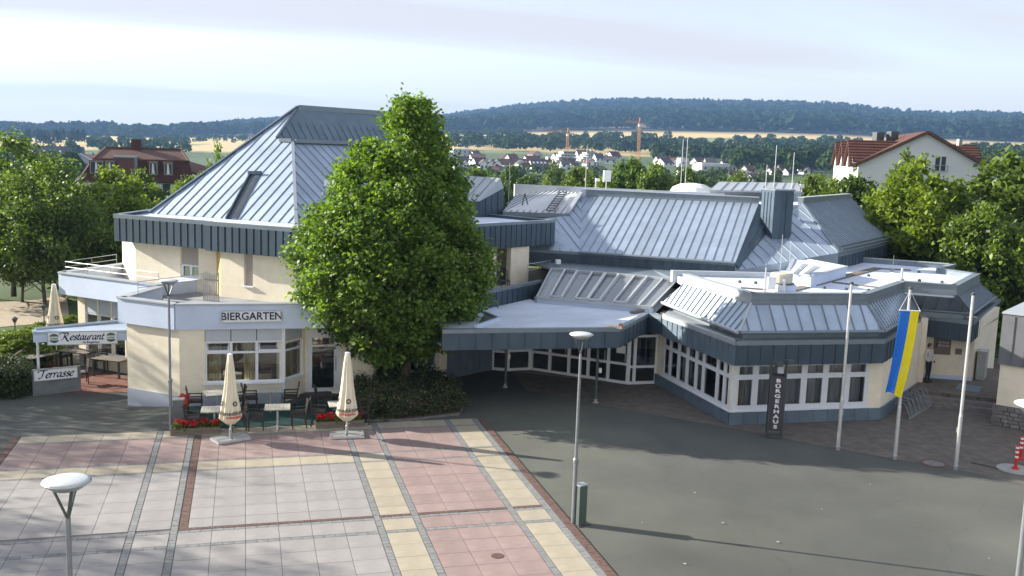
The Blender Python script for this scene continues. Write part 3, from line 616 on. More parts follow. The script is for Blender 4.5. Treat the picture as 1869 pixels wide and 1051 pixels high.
# upper zinc fascia
F0 = Vector([-2.8901, 44.2443]); F1 = Vector([1.2273, 41.2388]); F1b = F1 - N38*(-.0)
Fs = F1 - N38*.30; Fl = Fs - D38*(Fs-F0).length
Fe = Vector([4.7004, 38.6636]); Fe = F1 + D38*4.55; FR = Vector([17.1745, 44.8127]); d_ = (FR - Vector([13.3767, 42.2003])).normalized(); FC = FR - d_*10.9
fascia(RB, tuple(Fl), tuple(Fs), 5.12, 6.24, .36, gap=.09, thick=.05, seam=None, cap=.13)
fascia(RB, tuple(F1), tuple(Fe), 5.10, 6.25, .36, gap=.09, thick=.05, seam=None, cap=.13)
fascia(RB, tuple(Fs), tuple(F1), 5.11, 6.245, .3, cap=.13)
fascia(RB, tuple(Fe), tuple(FC), 5.10, 6.25, .36, gap=.06, thick=.04, seam=None, cap=.13)
fascia(RB, tuple(FC), tuple(FR), 5.10, 6.25, .36, gap=.05, thick=.035, seam=None, cap=.1)
bk = (FR.x-3.6, FR.y+5.2)
fascia(RB, tuple(FR), bk, 5.10, 6.25, .5)
fascia(RB, (Fl.x+2.6, Fl.y+7.4), tuple(Fl), 5.12, 6.24, .5)
part('flat_roof', MB().prism([tuple(Fl+Vector((.1, .1))), tuple(Fs+Vector((.05, .1))), tuple(F1+Vector((.08, .12))), tuple(Fe+Vector((0, .12))), tuple(FC+Vector((-.05, .12))), tuple(FR+Vector((-.1, .02))), bk, (6, 58), (Fl.x+2.6, Fl.y+7.4)], 5.9, 6.12), seal, RB)
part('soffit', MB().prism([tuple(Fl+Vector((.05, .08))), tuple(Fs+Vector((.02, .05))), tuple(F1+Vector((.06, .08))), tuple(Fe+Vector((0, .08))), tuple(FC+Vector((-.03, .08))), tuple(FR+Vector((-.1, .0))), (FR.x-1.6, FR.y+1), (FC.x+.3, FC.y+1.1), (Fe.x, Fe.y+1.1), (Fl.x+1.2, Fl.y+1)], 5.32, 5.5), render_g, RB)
# pyramid
E0 = Vector((-1.398, 46.895, 6.15)); E1 = Vector((4.865, 42.071, 6.15)); PH = Vector((5.005, 48.57, 9.581)); P1 = Vector((4.285, 49.327, 9.687)); PA = Vector((5.423, 51.591, 11.318)); PN = Vector((-0.335, -0.434, 0.836)); DR = Vector((math.cos(math.radians(37)), math.sin(math.radians(37)), 0))
ed = (E1-E0).normalized(); upl = PN.cross(ed)
if upl.z < 0: upl = -upl
roof_face(RB, 'pyramid_roof', [E0, E1, PH, P1, PA], upl, .50, zinc_roof, phase=.001)
E2 = E1 + DR*9.6; H2 = PH + DR*6.2
nr = (PH-E1).cross(DR); upr = nr.cross(DR); upr = upr if upr.z > 0 else -upr
roof_face(RB, 'pyramid_roof', [E1, E2, H2, PH], upr, .50, zinc_roof, phase=.001)
roof_face(RB, 'pyramid_roof', [E2, E2 + Vector((-5.5, 8, 0)), H2 + Vector((-2, 3, 0)), H2], (-.6, .0, .8), .6, zinc_roof, hint=(.8, 0, .6))
PB2 = P1 + DR*7.6; PA2r = PA + DR*6.6
tw = part('tower_wall', MB().slab([P1 + Vector((0, .03, -.1)), PB2 + Vector((0, .03, -.1)), PA2r, PA], .1), zinc_plinth, RB)  # lighter zinc than the fascias: light from the open sky put into the colour
panels(tw, 'wall_panel', [P1, PB2, PA2r - Vector((0, 0, .22)), PA - Vector((0, 0, .22))], (0, 0, 1), .46, zinc_plinth, hint=(.6, -.8, 0), seam=(.03, .04))
part('ridge_cap', MB().bar(PA + Vector((-.05, -.06, -.02)), PA2r + Vector((0, -.06, -.02)), .16, .26), zinc_cap, RB)
part('ledge_cap', MB().bar(PH + Vector((0, .0, .02)) - DR*.0, H2 + Vector((0, 0, .02)), .5, .16).bar(PH + Vector((.05, .02, .05)), PH - ed*.62 + Vector((.0, .1, .05)), .42, .16), zinc_cap, RB)
part('ledge_roof', MB().slab([PH + Vector((0, .1, .03)), H2 + Vector((0, .1, .03)), PB2 + Vector((0, .1, .05)), P1 + Vector((0, .1, .05))], .05), zinc_cap, RB)
part('hip_cap', MB().bar(E1 + Vector((0, -.01, .03)), PH + Vector((0, -.01, .04)), .14, .05), zinc_pale, RB)
part('verge_cap', MB().bar(E0 + Vector((0, 0, .04)), PA + Vector((-.02, 0, .05)), .16, .10).bar(P1 + Vector((0, 0, .06)), PA + Vector((0, 0, .04)), .12, .06), zinc_fascia, RB)
part('rear_roof', MB().slab([E0 + Vector((-.02, .05, 0)), PA + Vector((0, .05, -.05)), PA2r + Vector((0, .05, -.05)), PA2r + Vector((2, 6, -5)), E0 + Vector((9, 12, 0))], .1), zinc_roof, RB)
part('eave_flashing', MB().bar(E0 + Vector((-.1, -.12, -.03)), E1 + Vector((-.05, -.14, -.03)), .3, .05).bar(E1 + Vector((.02, -.12, -.03)), E2 + Vector((0, -.12, -.03)), .3, .05), seal, RB)
# dark skylight slot in the sunlit roof face
def onp(u): return u
s0, s1, s2, s3 = Vector((2.024, 44.158, 6.097)), Vector((2.439, 43.89, 6.124)), Vector((3.495, 46.709, 8.011)), Vector((3.058, 47.004, 7.989))
nl = PN if PN.z > 0 else -PN
slot = part('roof_light', MB().slab([p + nl*.06 for p in (s0, s1, s2, s3)], .05).bar(s3 + nl*.12 - ed*.08, s2 + nl*.12 + ed*.06, .16, .16).bar(s0 + nl*.09, s3 + nl*.09, .06, .14), zinc_fascia, RB)
part('pane', MB().add([p + nl*.066 for p in (s0 + (s1-s0)*.2 + (s3-s0)*.03, s1 - (s1-s0)*.1 + (s3-s0)*.03, s2 - (s1-s0)*.1 - (s3-s0)*.08, s3 + (s1-s0)*.2 - (s3-s0)*.08)], [(0, 1, 2, 3)]), wdark, slot)
part('roof_vent', MB().bar(Vector([5.9946, 39.9589, 8]) + Vector((0, 0, .0)), Vector([6.2207, 39.0606, 8]), .3, .25), zinc_fascia, RB)
# rear dormer seen to the right of the tree
q0 = Vector([15.6053, 48.7293, 6.2]); q1 = q0 - Vector((1.5, 1.0, 0)); zt1, zt2 = 7.5779, 6.9252
dw = part('dormer_wall', MB().prism([tuple(q1)[:2], tuple(q0)[:2], (q0.x-.2, q0.y+.15), (q1.x-.2, q1.y+.15)], 6.1, 6.9), zinc_fascia, RB)
panels(dw, 'wall_panel', [q1, q0, Vector((q0.x, q0.y, zt1)), Vector((q1.x, q1.y, zt2))], (0, 0, 1), .45, zinc_fascia, hint=(.6, -.8, 0))
dt = Vector([15.3666, 48.6076, 8.0802]); dtl = dt - Vector((3.2, 2.2, 0)).normalized()*0 + Vector((-2.6, 1.8, .05))
roof_face(RB, 'dormer_roof', [Vector((q1.x-2.6, q1.y+2.0, zt2-.0)), Vector((q1.x, q1.y, zt2)), Vector((q0.x, q0.y, zt1)), dt, dtl], (dt - Vector((q1.x, q1.y, zt2))), .5, zinc_pale, hint=(-.3, -.6, .8))
# planted deck edge above the canopy
DF0 = [12.2858, 38.4112]; DF1 = [15.7125, 41.7553]
fascia(RB, (DF0[0]-1.6, DF0[1]-1.5), DF1, 2.9, 3.75, .45, name='deck_fascia')
m = MB(); m.box(-99, 0, 0, .1, .1, .1); 
railing([[15.3094, 42.8624], [16.8722, 44.4023]], h=(.3, .6), mt=alu)
part('deck_coffer', MB().prism([off(ra, RE, Lr-3.9, -.06), off(ra, RE, Lr-2.3, -.06), off(ra, RE, Lr-2.3, .02), off(ra, RE, Lr-3.9, .02)], 3.19, 3.55), band, RB)

# ================================================================== hall building (canopy, foyer, hall, corner wing)
HB = thing('hall_building', 'grey zinc-clad community hall with folded roofs, glazed entrance under a canopy and angular front wing', 'building', (22, 40, 0))
# corner wing
C0 = (19.6, 30.88); CB = (25.7, 30.72); CF = (19.45, 37.1); R1w = [29.95, 34.148]
zsill = 0.5207
fwid = 25.129
Lf = CB[0]-C0[0]
cs = [0.383, 0.91, 1.888, 2.858, 3.727, 4.63]
oe = fwid-C0[0]
wall(HB, C0, CB, 0, 3.05, cream, [(.04, oe, zsill, 2.3)], name='wing_wall')
wt = 1.7515
window(HB, C0, CB, .04, oe, zsill, 2.3, cols=[c_ for c_ in cs[1:]], rows=(wt,), inset=-.02, fw=.16, sill=True, label='front window band with six curtained lights')
curtain(HB, C0, CB, .1, oe-.1, zsill-.2, 2.3, .35, curtain_m, 26)
Ls = math.dist(CF, C0)
ys = [Ls*k/8.0 for k in range(1, 8)]
wall(HB, CF, C0, 0, 3.05, cream, [(.55, Ls-.04, zsill, 2.3)], name='wing_wall')
window(HB, CF, C0, .55, Ls-.04, zsill, 2.3, cols=[.55+(Ls-.6)*k for k in (.115, .25, .385, .52, .625, .82, .915)], rows=(wt,), inset=-.02, fw=.13, label='side window band receding towards the entrance')
curtain(HB, CF, C0, 2.2, 3.6, zsill-.2, 2.3, .4, curtain_m, 9)
wall(HB, CB, R1w, 0, 3.05, cream, name='wing_wall')
for a, b in ((CF, C0), (C0, CB), (CB, R1w)):
    d = (Vector(b)-Vector(a)).normalized(); n_ = Vector((d.y, -d.x))*.07; A_, B_ = Vector(a)+n_-d*.05, Vector(b)+n_+d*.05
    p = part('plinth', MB().prism([tuple(A_), tuple(B_), off(a, b, math.dist(a, b), .02), off(a, b, 0, .02)], 0, zsill-.07), zinc_plinth, HB)
    panels(p, 'plinth_panel', [Vector((A_.x, A_.y, .03)), Vector((B_.x, B_.y, .03)), Vector((B_.x, B_.y, zsill-.1)), Vector((A_.x, A_.y, zsill-.1))], (0, 0, 1), .55, zinc_plinth, tuple(n_*10) + (0,), seam=(.02, .02))
# recess with notice board
RW0 = [30.794, 35.035]; RW1 = [32.655, 34.149]; RW2 = [36.684, 37.41]
wall(HB, RW0, RW1, .4, 3.2, cream, name='recess_wall'); wall(HB, RW1, RW2, .0, 3.05, cream, name='wing_wall')
wall(HB, (R1w[0]+.28, R1w[1]+.0), (RW0[0]-.05, RW0[1]+.4), .4, 3.2, cream, name='recess_wall')
d = (Vector(RW1)-Vector(RW0)).normalized(); n_ = Vector((d.y, -d.x))
part('plinth', MB().prism([tuple(Vector(RW0)+n_*.03), tuple(Vector(RW1)+n_*.03), RW1, RW0], .4, .62), band, HB)
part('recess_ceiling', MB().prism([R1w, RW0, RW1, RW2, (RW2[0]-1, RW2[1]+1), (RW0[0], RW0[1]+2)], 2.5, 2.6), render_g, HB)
# fascia, ledge, eaves, mansard, parapet
FTz, FBz, EVz, PBz, PTz = 3.15, 2.28, 3.45, 4.35, 4.70
f_pts = [(18.909, 37.095), (19.048, 35.945), (19.43, 30.446), (25.265, 30.11), (30.62, 34.86), (31.80, 33.38), (38.15, 39.05), (36.2, 41.6)]
f_pts[1] = (19.05, 35.9); f_pts[2] = (19.42, 30.45); f_pts[3] = (25.28, 30.2)
e_pts = [(19.421, 37.509), (19.634, 30.631), (25.329, 30.19), (30.3, 34.85), (32.0, 33.79), (36.86, 38.04), (35.6, 40.6)]
e_pts[0] = (19.66, 37.3); e_pts[1] = (19.66, 30.68); e_pts[2] = (25.33, 30.42)
b_pts = [(20.25, 36.6), (20.42, 31.36), (25.04, 31.1), (28.94, 34.22), (30.67, 33.2), (34.75, 36.95), (34.2, 38.9)]
p_pts = [(20.25, 36.75), (20.42, 31.36), (25.04, 31.1), (28.94, 34.22), (30.6, 33.1), (34.75, 36.7), (34.3, 38.7), (36.4, 40.3), (32.75, 43.3)]
for i in range(1, len(f_pts)-1): fascia(HB, f_pts[i], f_pts[i+1], FBz, FTz, .42 if i == 1 else .5, cap=.14, name='wing_fascia', capm=zinc_pale if i == 1 else None, mt=zinc_plinth if i == 1 else None)  # left face in lighter zinc: its sunlight is put into the colour
part('ledge', MB().prism(f_pts[1:] + [(30, 38), (20.4, 38)], FTz-.06, FTz-.004), zinc_pale, HB)
def shrink(p, k=.22): c = Vector((26, 36)); q = Vector(p); return tuple(q + (c-q).normalized()*k)
part('upstand', MB().prism([shrink(p, .3) for p in e_pts] + [(30, 38), (20.6, 37.5)], FTz, EVz-.02), zinc_cap, HB)
for i in range(len(e_pts)-1):
    if i+1 >= len(b_pts): break
    a, b, c, d = (e_pts[i] + (EVz,)), (e_pts[i+1] + (EVz,)), (b_pts[i+1] + (PBz,)), (b_pts[i] + (PBz,))
    nv = Vector((b[1]-a[1], a[0]-b[0], 0)).normalized()
    fine = i in (2, 4)
    mid = (Vector(c)+Vector(d))/2 - (Vector(a)+Vector(b))/2; dr_ = nv*nv.dot(mid); dr_.z = PBz-EVz
    roof_face(HB, 'wing_roof', [a, b, c, d], dr_, .34 if fine else (.40 if i == 0 else .52), zinc_roof, hint=tuple(nv + Vector((0, 0, .5))), phase=.3, seam=(.028, .045))
    if i < 5:
        part('hip_cap', MB().bar(Vector(b) + Vector((0, 0, .03)), Vector(c) + Vector((0, 0, .03)), .1, .05), zinc_pale if i == 0 else zinc_cap, HB)
    part('gutter', MB().tube(Vector(a)+nv*.07-Vector((0, 0, .02)), Vector(b)+nv*.07-Vector((0, 0, .02)), .065, n=8), zinc_pale if i == 0 else zinc_cap, HB)  # left hip cap and gutter in pale zinc, sunlight put into the colour
for i in range(len(p_pts)-1):
    a, b = Vector(p_pts[i]), Vector(p_pts[i+1]); d = (b-a).normalized(); n_ = Vector((d.y, -d.x)); mt_ = zinc_pale if i in (0,) else zinc_cap  # left parapet in pale zinc: its sunlit side is painted lighter
    f = part('roof_parapet', MB().prism([tuple(a+n_*.02), tuple(b+n_*.02), tuple(b-n_*.2), tuple(a-n_*.2)], PBz-.05, PTz), mt_, HB)
    part('coping', MB().prism([tuple(a+n_*.06), tuple(b+n_*.06), tuple(b-n_*.24), tuple(a-n_*.24)], PTz+.002, PTz+.03), zinc_pale if i in (0, 6, 7) else zinc_cap, f)
    part('flashing', MB().prism([tuple(a+n_*.07), tuple(b+n_*.07), tuple(b+n_*.021), tuple(a+n_*.021)], PBz-.03, PBz+.12), mt_, f)
part('wing_flat_roof', MB().prism([p_pts[0]] + [shrink(p, .1) for p in p_pts[1:6]] + [(34.2, 38.8), (36.2, 40.3), (32.7, 43.2), (29.7, 40.2), (26.4, 39.9), (26.3, 36.9), (20.5, 37.9)], 4.2, 4.47), seal, HB)
for pa, pb, w_ in (((22.073, 32.558, 4.49), (32.223, 40.503, 4.49), .42), ((26.601, 35.712, 4.49), (27.722, 34.085, 4.49), .18), ((21.559, 34.288, 4.49), (22.942, 33.363, 4.49), .22), ((32.073, 40.293, 4.49), (33.412, 39.675, 4.49), .2)):
    part('roof_walkway', MB().bar(pa, pb, w_, .05), wood_grey, HB)
m = MB()
for u_, v_ in ():
    pass
for q in [(22.317, 35.794, 4.47), (22.856, 35.462, 4.47), (25.091, 34.006, 4.47), (25.824, 33.607, 4.47), (26.624, 33.283, 4.47), (29.664, 37.626, 4.47), (31.079, 36.005, 4.47), (31.806, 35.477, 4.47), (33.22, 38.826, 4.47)]:
    part('roof_outlet', MB().lathe([(.07, 0), (.07, .08), (.03, .11), (.001, .11)], 10, q), steel_dark, HB)
part('roof_parapet', MB().prism([(20.3, 37.9), (26.2, 36.8), (26.2, 37.05), (20.3, 38.15)], 4.2, 4.7), zinc_pale, HB); part('valley_roof', MB().slab([(20.3, 38.1, 4.4), (26.3, 37.0, 4.4), (26.4, 39.9, 4.45), (24.0, 40.1, 4.3), (21, 41.5, 4.25)], .1), zinc_cap, HB)
# light box on the roof between wing and hall
lb = [(24.259, 35.436), (24.619, 34.261), (28.249, 37.245), (27.927, 40.971)]
f = part('light_shaft', MB().prism(lb, 4.4, 4.95), band, HB)
for a, b in zip(lb, lb[1:] + lb[:1]): part('coping', MB().bar(a + (4.97,), b + (4.97,), .16, .04), zinc_pale, f)
gl0 = [Vector(q) for q in [(24.079, 35.019, 5), (24.664, 34.507, 5), (25.133, 34.421, 5.3), (25.071, 36.078, 5.3)]]
for k in range(4):
    a, b = k/4+.02, (k+1)/4-.02
    part('pane', MB().slab([gl0[0]+(gl0[1]-gl0[0])*a, gl0[0]+(gl0[1]-gl0[0])*b, gl0[3]+(gl0[2]-gl0[3])*b, gl0[3]+(gl0[2]-gl0[3])*a], .03), sky_glass if k % 2 else wframe, f)
# hall roof
h1, h2, t1, t2 = Vector((18.22, 44.07, 4.8)), Vector((24.2, 39.78, 4.8)), Vector((20.166, 49.626, 7.227)), Vector((27.718, 44.321, 7.266)); HN = Vector((-0.23, -0.321, 0.919)); R1, R2, u1, u2 = Vector((29.65, 40, 5.26)), Vector((37.31, 46.52, 5.26)), Vector((30.81, 45.28, 7.25)), Vector((37.9, 51.583, 7.374))
he = (h2-h1).normalized(); hu = HN.cross(he); hu = hu if hu.z > 0 else -hu
roof_face(HB, 'hall_roof', [h1, h2, t2, t1], hu, .42, zinc_roof, phase=.001)
fascia(HB, tuple(h1)[:2], tuple(h2)[:2], 4.0, 4.78, .42, name='hall_fascia', cap=.1)
part('gutter', MB().tube(h1 + Vector((-.05, -.07, .0)), h2 + Vector((-.05, -.07, 0)), .07, n=8), zinc_cap, HB)
LB = Vector([16.0104, 45.1583, 4.8]); w0, w1, w2, w3 = Vector((15.478, 48.265, 6.4)), Vector((18.626, 47.379, 6.4)), Vector((20.041, 49.461, 7.35)), Vector((19.057, 57.266, 7.35))
vd = (h1-LB).normalized()
fascia(HB, tuple(LB)[:2], tuple(h1)[:2], 4.0, 4.78, .5, name='hall_fascia', cap=.1)
roof_face(HB, 'hall_roof', [LB, h1, t1, w1 + Vector((.05, 0, -.1)), LB + Vector((-.3, 1.3, 1.2))], (-.12, .5, .7), .45, zinc_roof, hint=(.3, -.8, .5), phase=.001)
roof_face(HB, 'white_ribbed_roof', [w0, w1, w2, w3], (w2-w1), .30, zinc_white, hint=(0, -.3, 1), phase=.001, seam=(.04, .05))
fascia(HB, tuple(w0)[:2], tuple(w1)[:2], w0.z-.55, w0.z-.02, .6, name='hall_fascia', cap=.2)
part('verge_cap', MB().bar(w1, w2 + Vector((0, 0, .03)), .22, .12), zinc_pale, HB)
# snow guard ladder lying on the ribbed roof
m = MB(); lr = [Vector(w1) + (w2-w1)*k + Vector((-.75, -.0, .1)) for k in (.05, .95)]
m.bar(lr[0], lr[1], .05); m.bar(lr[0] + Vector((-.4, .05, 0)), lr[1] + Vector((-.4, .05, 0)), .05)
for k in range(9): p = lr[0] + (lr[1]-lr[0])*(k/8); m.bar(p, p + Vector((-.4, .05, 0)), .05)
part('roof_ladder', m, steel_dark, HB)
# top parapets and flat top
top = [t1, t2, u1 + Vector((0, .2, 0)), u2]
for a, b in ((t1, t2), (u1, u2)):
    d = (b-a).normalized(); n_ = Vector((d.y, -d.x, 0))
    f = part('roof_parapet', MB().prism([tuple(a+n_*.03)[:2], tuple(b+n_*.03)[:2], tuple(b-n_*.25)[:2], tuple(a-n_*.25)[:2]], 7.1, 7.56), zinc_cap, HB)
    part('coping', MB().prism([tuple(a+n_*.08)[:2], tuple(b+n_*.08)[:2], tuple(b-n_*.3)[:2], tuple(a-n_*.3)[:2]], 7.562, 7.6), zinc_pale, f)
a, b = Vector([17.5782, 53.7751, 7.6]), Vector([27.4906, 47.6087, 7.6])
part('roof_parapet', MB().prism([tuple(a)[:2], tuple(b)[:2], (b.x, b.y+.25), (a.x, a.y+.25)], 6.9, 7.6), zinc_pale, HB)
part('roof_parapet', MB().prism([tuple(w2)[:2], tuple(t1)[:2], (t1.x+.3, t1.y+.1), (w2.x+.3, w2.y)], 7.0, 7.56), zinc_pale, HB)
part('hall_flat_roof', MB().prism([tuple(t1)[:2], tuple(t2)[:2], tuple(u1)[:2], tuple(u2)[:2], (34, 60), (19.2, 58)], 6.9, 7.2), seal, HB)
part('roof_lantern', MB().prism([(28.167, 50.36), (34.117, 50.88), (38.306, 57.862), (31.238, 56.193)], 7.2, 7.62), zinc_pale, HB)
lq = [Vector(q) for q in [(26.735, 47.788, 7.75), (32.884, 48.897, 7.75), (35.2, 53.101, 8.1), (28.925, 51.132, 8.1)]]
roof_face(HB, 'lantern_roof', lq, (lq[3]-lq[0]), .5, zinc_pale, hint=(0, -.5, 1), phase=.001)
dm = (28.135, 52.955, 7.3)
part('roof_dome', MB().lathe([(1.25, 0), (1.25, .18), (1.1, .4), (.7, .58), (.25, .64), (.001, .65)], 14, dm), white_p, HB, smooth=False)
# hall right faces
z0 = 4.4
q1 = Vector((h2.x, h2.y, 4.45)); q2 = Vector((R1.x, R1.y, 4.5))
u0 = Vector((t2.x+1.3, t2.y-.1, 7.25))
pn_ = (R1-q1).cross(u1-q1).normalized(); u0.z = q1.z - ((u0.x-q1.x)*pn_.x + (u0.y-q1.y)*pn_.y)/pn_.z
roof_face(HB, 'hall_roof', [q1, R1, u1, u0], (-.02, .8, .55), .55, zinc_roof, phase=.001)
part('valley_roof', MB().slab([h2 + Vector((.3, .1, -.4)), q1 + Vector((.1, .1, -.05)), u0 + Vector((0, .05, -.06)), t2 + Vector((.8, .0, -.25))], .06), zinc_cap, HB)
part('roof_foot_wall', MB().add([(q1.x, q1.y, 4.3), (R1.x, R1.y, 4.3), tuple(R1), tuple(q1), (q1.x, q1.y+.1, 4.3), (R1.x, R1.y+.1, 4.3), (R1.x, R1.y+.1, R1.z), (q1.x, q1.y+.1, q1.z)], [(0, 1, 2, 3), (7, 6, 5, 4), (3, 2, 6, 7)]), zinc_cap, HB)
fl = part('roof_flank', MB().slab([h2, t2, t2 + Vector((.9, -.05, -.2)), h2 + Vector((.35, .1, -.35))][::-1], .1), zinc_fascia, HB)
roof_face(HB, 'ribbed_roof', [R1, R2, u2, u1], (u1-R1) - (R2-R1).normalized()*(u1-R1).dot((R2-R1).normalized()), .40, zinc_roof, hint=(.6, -.7, .5), phase=.001, seam=(.045, .05))
part('hip_cap', MB().bar(R1 + Vector((0, 0, .04)), u1 + Vector((0, 0, .04)), .12, .06), zinc_cap, HB)
fascia(HB, tuple(R1)[:2], tuple(R2)[:2], 4.45, 5.2, .6, name='hall_fascia', cap=.12)
part('snow_guard', MB().tube(R1 + Vector((.15, -.05, .16)), R2 + Vector((.15, -.05, .16)), .05, n=6).tube(R1 + Vector((.05, .1, .28)), R2 + Vector((.05, .1, .28)), .04, n=6), steel_dark, HB)
tx = [27.305, 28.191]; ty1 = 43.293
twp = [(tx[0], ty1), (tx[0], 42.1), (tx[0]+.3, 42.0), (tx[1], 42.0), (tx[1]+.25, 42.3), (tx[1]+.25, ty1)]
tw = part('roof_tower', MB().prism(twp, 4.6, 8.02), zinc_fascia, HB)
for a, b in zip(twp[:4], twp[1:5]): panels(tw, 'wall_panel', [a + (4.7,), b + (4.7,), b + (7.92,), a + (7.92,)], (0, 0, 1), .3, zinc_fascia, hint=(-.3, -1, 0))
part('coping', MB().prism([(p[0]+(p[0]-27.7)*.08, p[1]+(-.06 if p[1] < 43 else .06)) for p in twp], 8.022, 8.08), zinc_cap, tw)
# sloping skylight over the foyer
sb0, sb1, st0, st1 = Vector([14.9391, 39.955, 3.25]), Vector([19.0557, 37.1084, 3.25]), Vector([16.3138, 42.3283, 4.2]), Vector([20.887, 38.5869, 4.2])
m = MB(); N_ = 9
sk = None; sn = (sb1-sb0).cross(st0-sb0).normalized()
for k in range(N_+1): a = sb0+(sb1-sb0)*k/N_; b = st0+(st1-st0)*k/N_; m.bar(a+sn*.03, b+sn*.03, .08, .09)
m.bar(sb0, sb1, .12, .14); m.bar(st0, st1, .2, .12)
sk = part('skylight', m, zinc_pale, HB)
for k in range(N_):
    a, b = sb0+(sb1-sb0)*(k+.06)/N_, sb0+(sb1-sb0)*(k+.94)/N_; c, d = st0+(st1-st0)*(k+.94)/N_, st0+(st1-st0)*(k+.06)/N_
    part('pane', MB().add([a, b, c, d], [(0, 1, 2, 3)]), sky_glass, sk)
    if k in (1, 3, 4, 6):
        q = MB(); o = sn*.1; i0, i1 = .04, .97; A_, B_, C_, D_ = a+(d-a)*i0+o, b+(c-b)*i0+o, b+(c-b)*i1+o, a+(d-a)*i1+o
        q.bar(A_, B_, .07, .06).bar(B_, C_, .07, .06).bar(C_, D_, .07, .06).bar(D_, A_, .07, .06); part('vent_frame', q, alu, sk)
part('skylight_pale_sheet', MB().slab([p - sn*.42 for p in (sb0, sb1, st1, st0)], .03), mat('pale_sheet', (.55, .58, .60), .8), HB)  # pale sheet added under the panes to make them read lighter
part('skylight_curb', MB().prism([tuple(sb0)[:2], tuple(sb1)[:2], (sb1.x+.3, sb1.y+.3), (sb0.x+.3, sb0.y+.3)], 2.9, 3.2), band, HB)
part('skylight_top', MB().slab([st0 + Vector((0, 0, .03)), st1 + Vector((0, 0, .03)), Vector((h2.x, h2.y, 4.24)), Vector((h1.x, h1.y, 4.24)), Vector((LB.x, LB.y, 4.24))], .1), zinc_cap, HB)
part('skylight_end', MB().prism([tuple(sb0)[:2], tuple(st0)[:2], (st0.x-.1, st0.y+.05), (sb0.x-.1, sb0.y+.05)], 3.1, 3.3), zinc_cap, HB)
m = MB()
for k in range(6): a = sb0+(sb1-sb0)*(k+.5)/6 + Vector((.5, .7, -.6)); m.bar(a, a + (st0-sb0)*.7, .1, .1)
part('foyer_beams', m, render_w, HB)
# canopy
CR = [16.357, 33.671]; CL = (9.6, CR[1]+.2); CK = [18.774, 36.766]
fascia(HB, CL, CR, 2.33, 3.07, .62, name='canopy_fascia', cap=.12)
fascia(HB, CR, CK, 2.33, 3.07, .6, name='canopy_fascia', cap=.12); fascia(HB, CK, (19.02, 35.95), 2.33, 3.07, .6, name='canopy_fascia', cap=.12)
part('canopy_roof', MB().prism([(9.7, CR[1]+.36), (CR[0]-.06, CR[1]+.1), (CK[0], CK[1]+.1), (19.3, 36.2), (19.2, 37.4), (15.0, 40.3), (14.9, 41.2), (12.0, 38.2), (9.8, 37.2)], 2.9, 3.04), seal, HB)
part('canopy_ceiling', MB().prism([(9.7, CR[1]+.36), (CR[0]-.06, CR[1]+.1), (CK[0], CK[1]+.1), (19.3, 36.2), (19.5, 37.2), (18.2, 37.2), (14.9, 40.3), (13.2, 40.6), (10.8, 39.1), (9.2, 37.6)], 2.40, 2.46), render_g, HB)
cu_ = [(10.92, 34.294), (12.245, 35.906), (12.022, 37.417)]
f = part('roof_cutout', MB().prism(cu_, 3.045, 3.06), steel_dark, HB)
for a, b in zip(cu_, cu_[1:]): part('upstand', MB().bar(a + (3.1,), b + (3.1,), .12, .12), band, f)
part('upstand', MB().bar((15.973, 34.11, 3.12), (16.316, 33.518, 3.12), .14, .1), cream, HB)
part('beacon', MB().lathe([(.09, 0), (.09, .12), (.04, .17), (.001, .17)], 10, (16.337, 33.623, 3.1)), mat('orange_plastic', (.55, .13, .06), .4), HB)
part('roof_timber', MB().bar((18.103, 36.903, 3.1), (19.22, 37.648, 3.1), .22, .06).bar((15.128, 40.826, 3.1), (15.521, 41.121, 3.1), .2, .06), wood_grey, HB)
for n_, (px, py) in (('column', [15.805, 34.504]), ('column', [12.937, 37.321])):
    c_ = part('column', MB().tube((px, py, 0), (px, py, 2.42), .055, n=12), steel_dark, HB); part('base', MB().lathe([(.12, 0), (.12, .03), (.06, .05), (.06, .16), (.001, .16)], 12, (px, py, 0)), concrete, c_)
    part('junction_box', MB().box(px+.1, py-.05, 1.2, .1, .1, .18), white_p, c_)
# foyer glazing
GP = [(10.84, 38.97), (13.141, 40.456), (13.764, 40.096), (14.834, 40.19), (18.167, 37.131), (19.45, 37.12)]
wall(HB, GP[0], GP[1], 0, 2.42, zinc_plinth, [(.3, math.dist(GP[0], GP[1])-.1, 1.25, 2.2)], name='foyer_wall'); window(HB, GP[0], GP[1], .3, math.dist(GP[0], GP[1])-.1, 1.25, 2.2, cols=2)
panels(kids(HB)[-1] if False else HB, 'foyer_wall_panel', [GP[0] + (.02,), GP[1] + (.02,), GP[1] + (1.15,), GP[0] + (1.15,)], (0, 0, 1), .4, zinc_plinth, hint=(.6, -.8, 0))
for i, (nc, tr) in enumerate(((1, (.85,)), (1, (.9,)), (5, (.85,)), (2, (.75, 2.05)))):
    a, b = GP[i+1], GP[i+2]; Lg = math.dist(a, b)
    window(HB, a, b, .0, Lg, .02, 2.40, cols=nc if i != 3 else [Lg*.22], rows=tr, inset=0, fw=.09, fd=.09, sill=False, label='row of white framed glass entrance doors' if i == 2 else None, name='entrance_door' if i == 2 else 'window')
m = MB()
for k in range(5):
    a, b = Vector(GP[3]), Vector(GP[4]); p = a+(b-a)*((k+.86)/5); n_ = Vector(((b-a).y, -(b-a).x)).normalized()*.08; m.tube((p.x+n_.x, p.y+n_.y, .95), (p.x+n_.x, p.y+n_.y, 1.35), .016, n=6)
part('door_handles', m, steel, HB)
p = Vector(GP[3]) + (Vector(GP[4])-Vector(GP[3]))*.93; dd_ = (Vector(GP[4])-Vector(GP[3])).normalized()
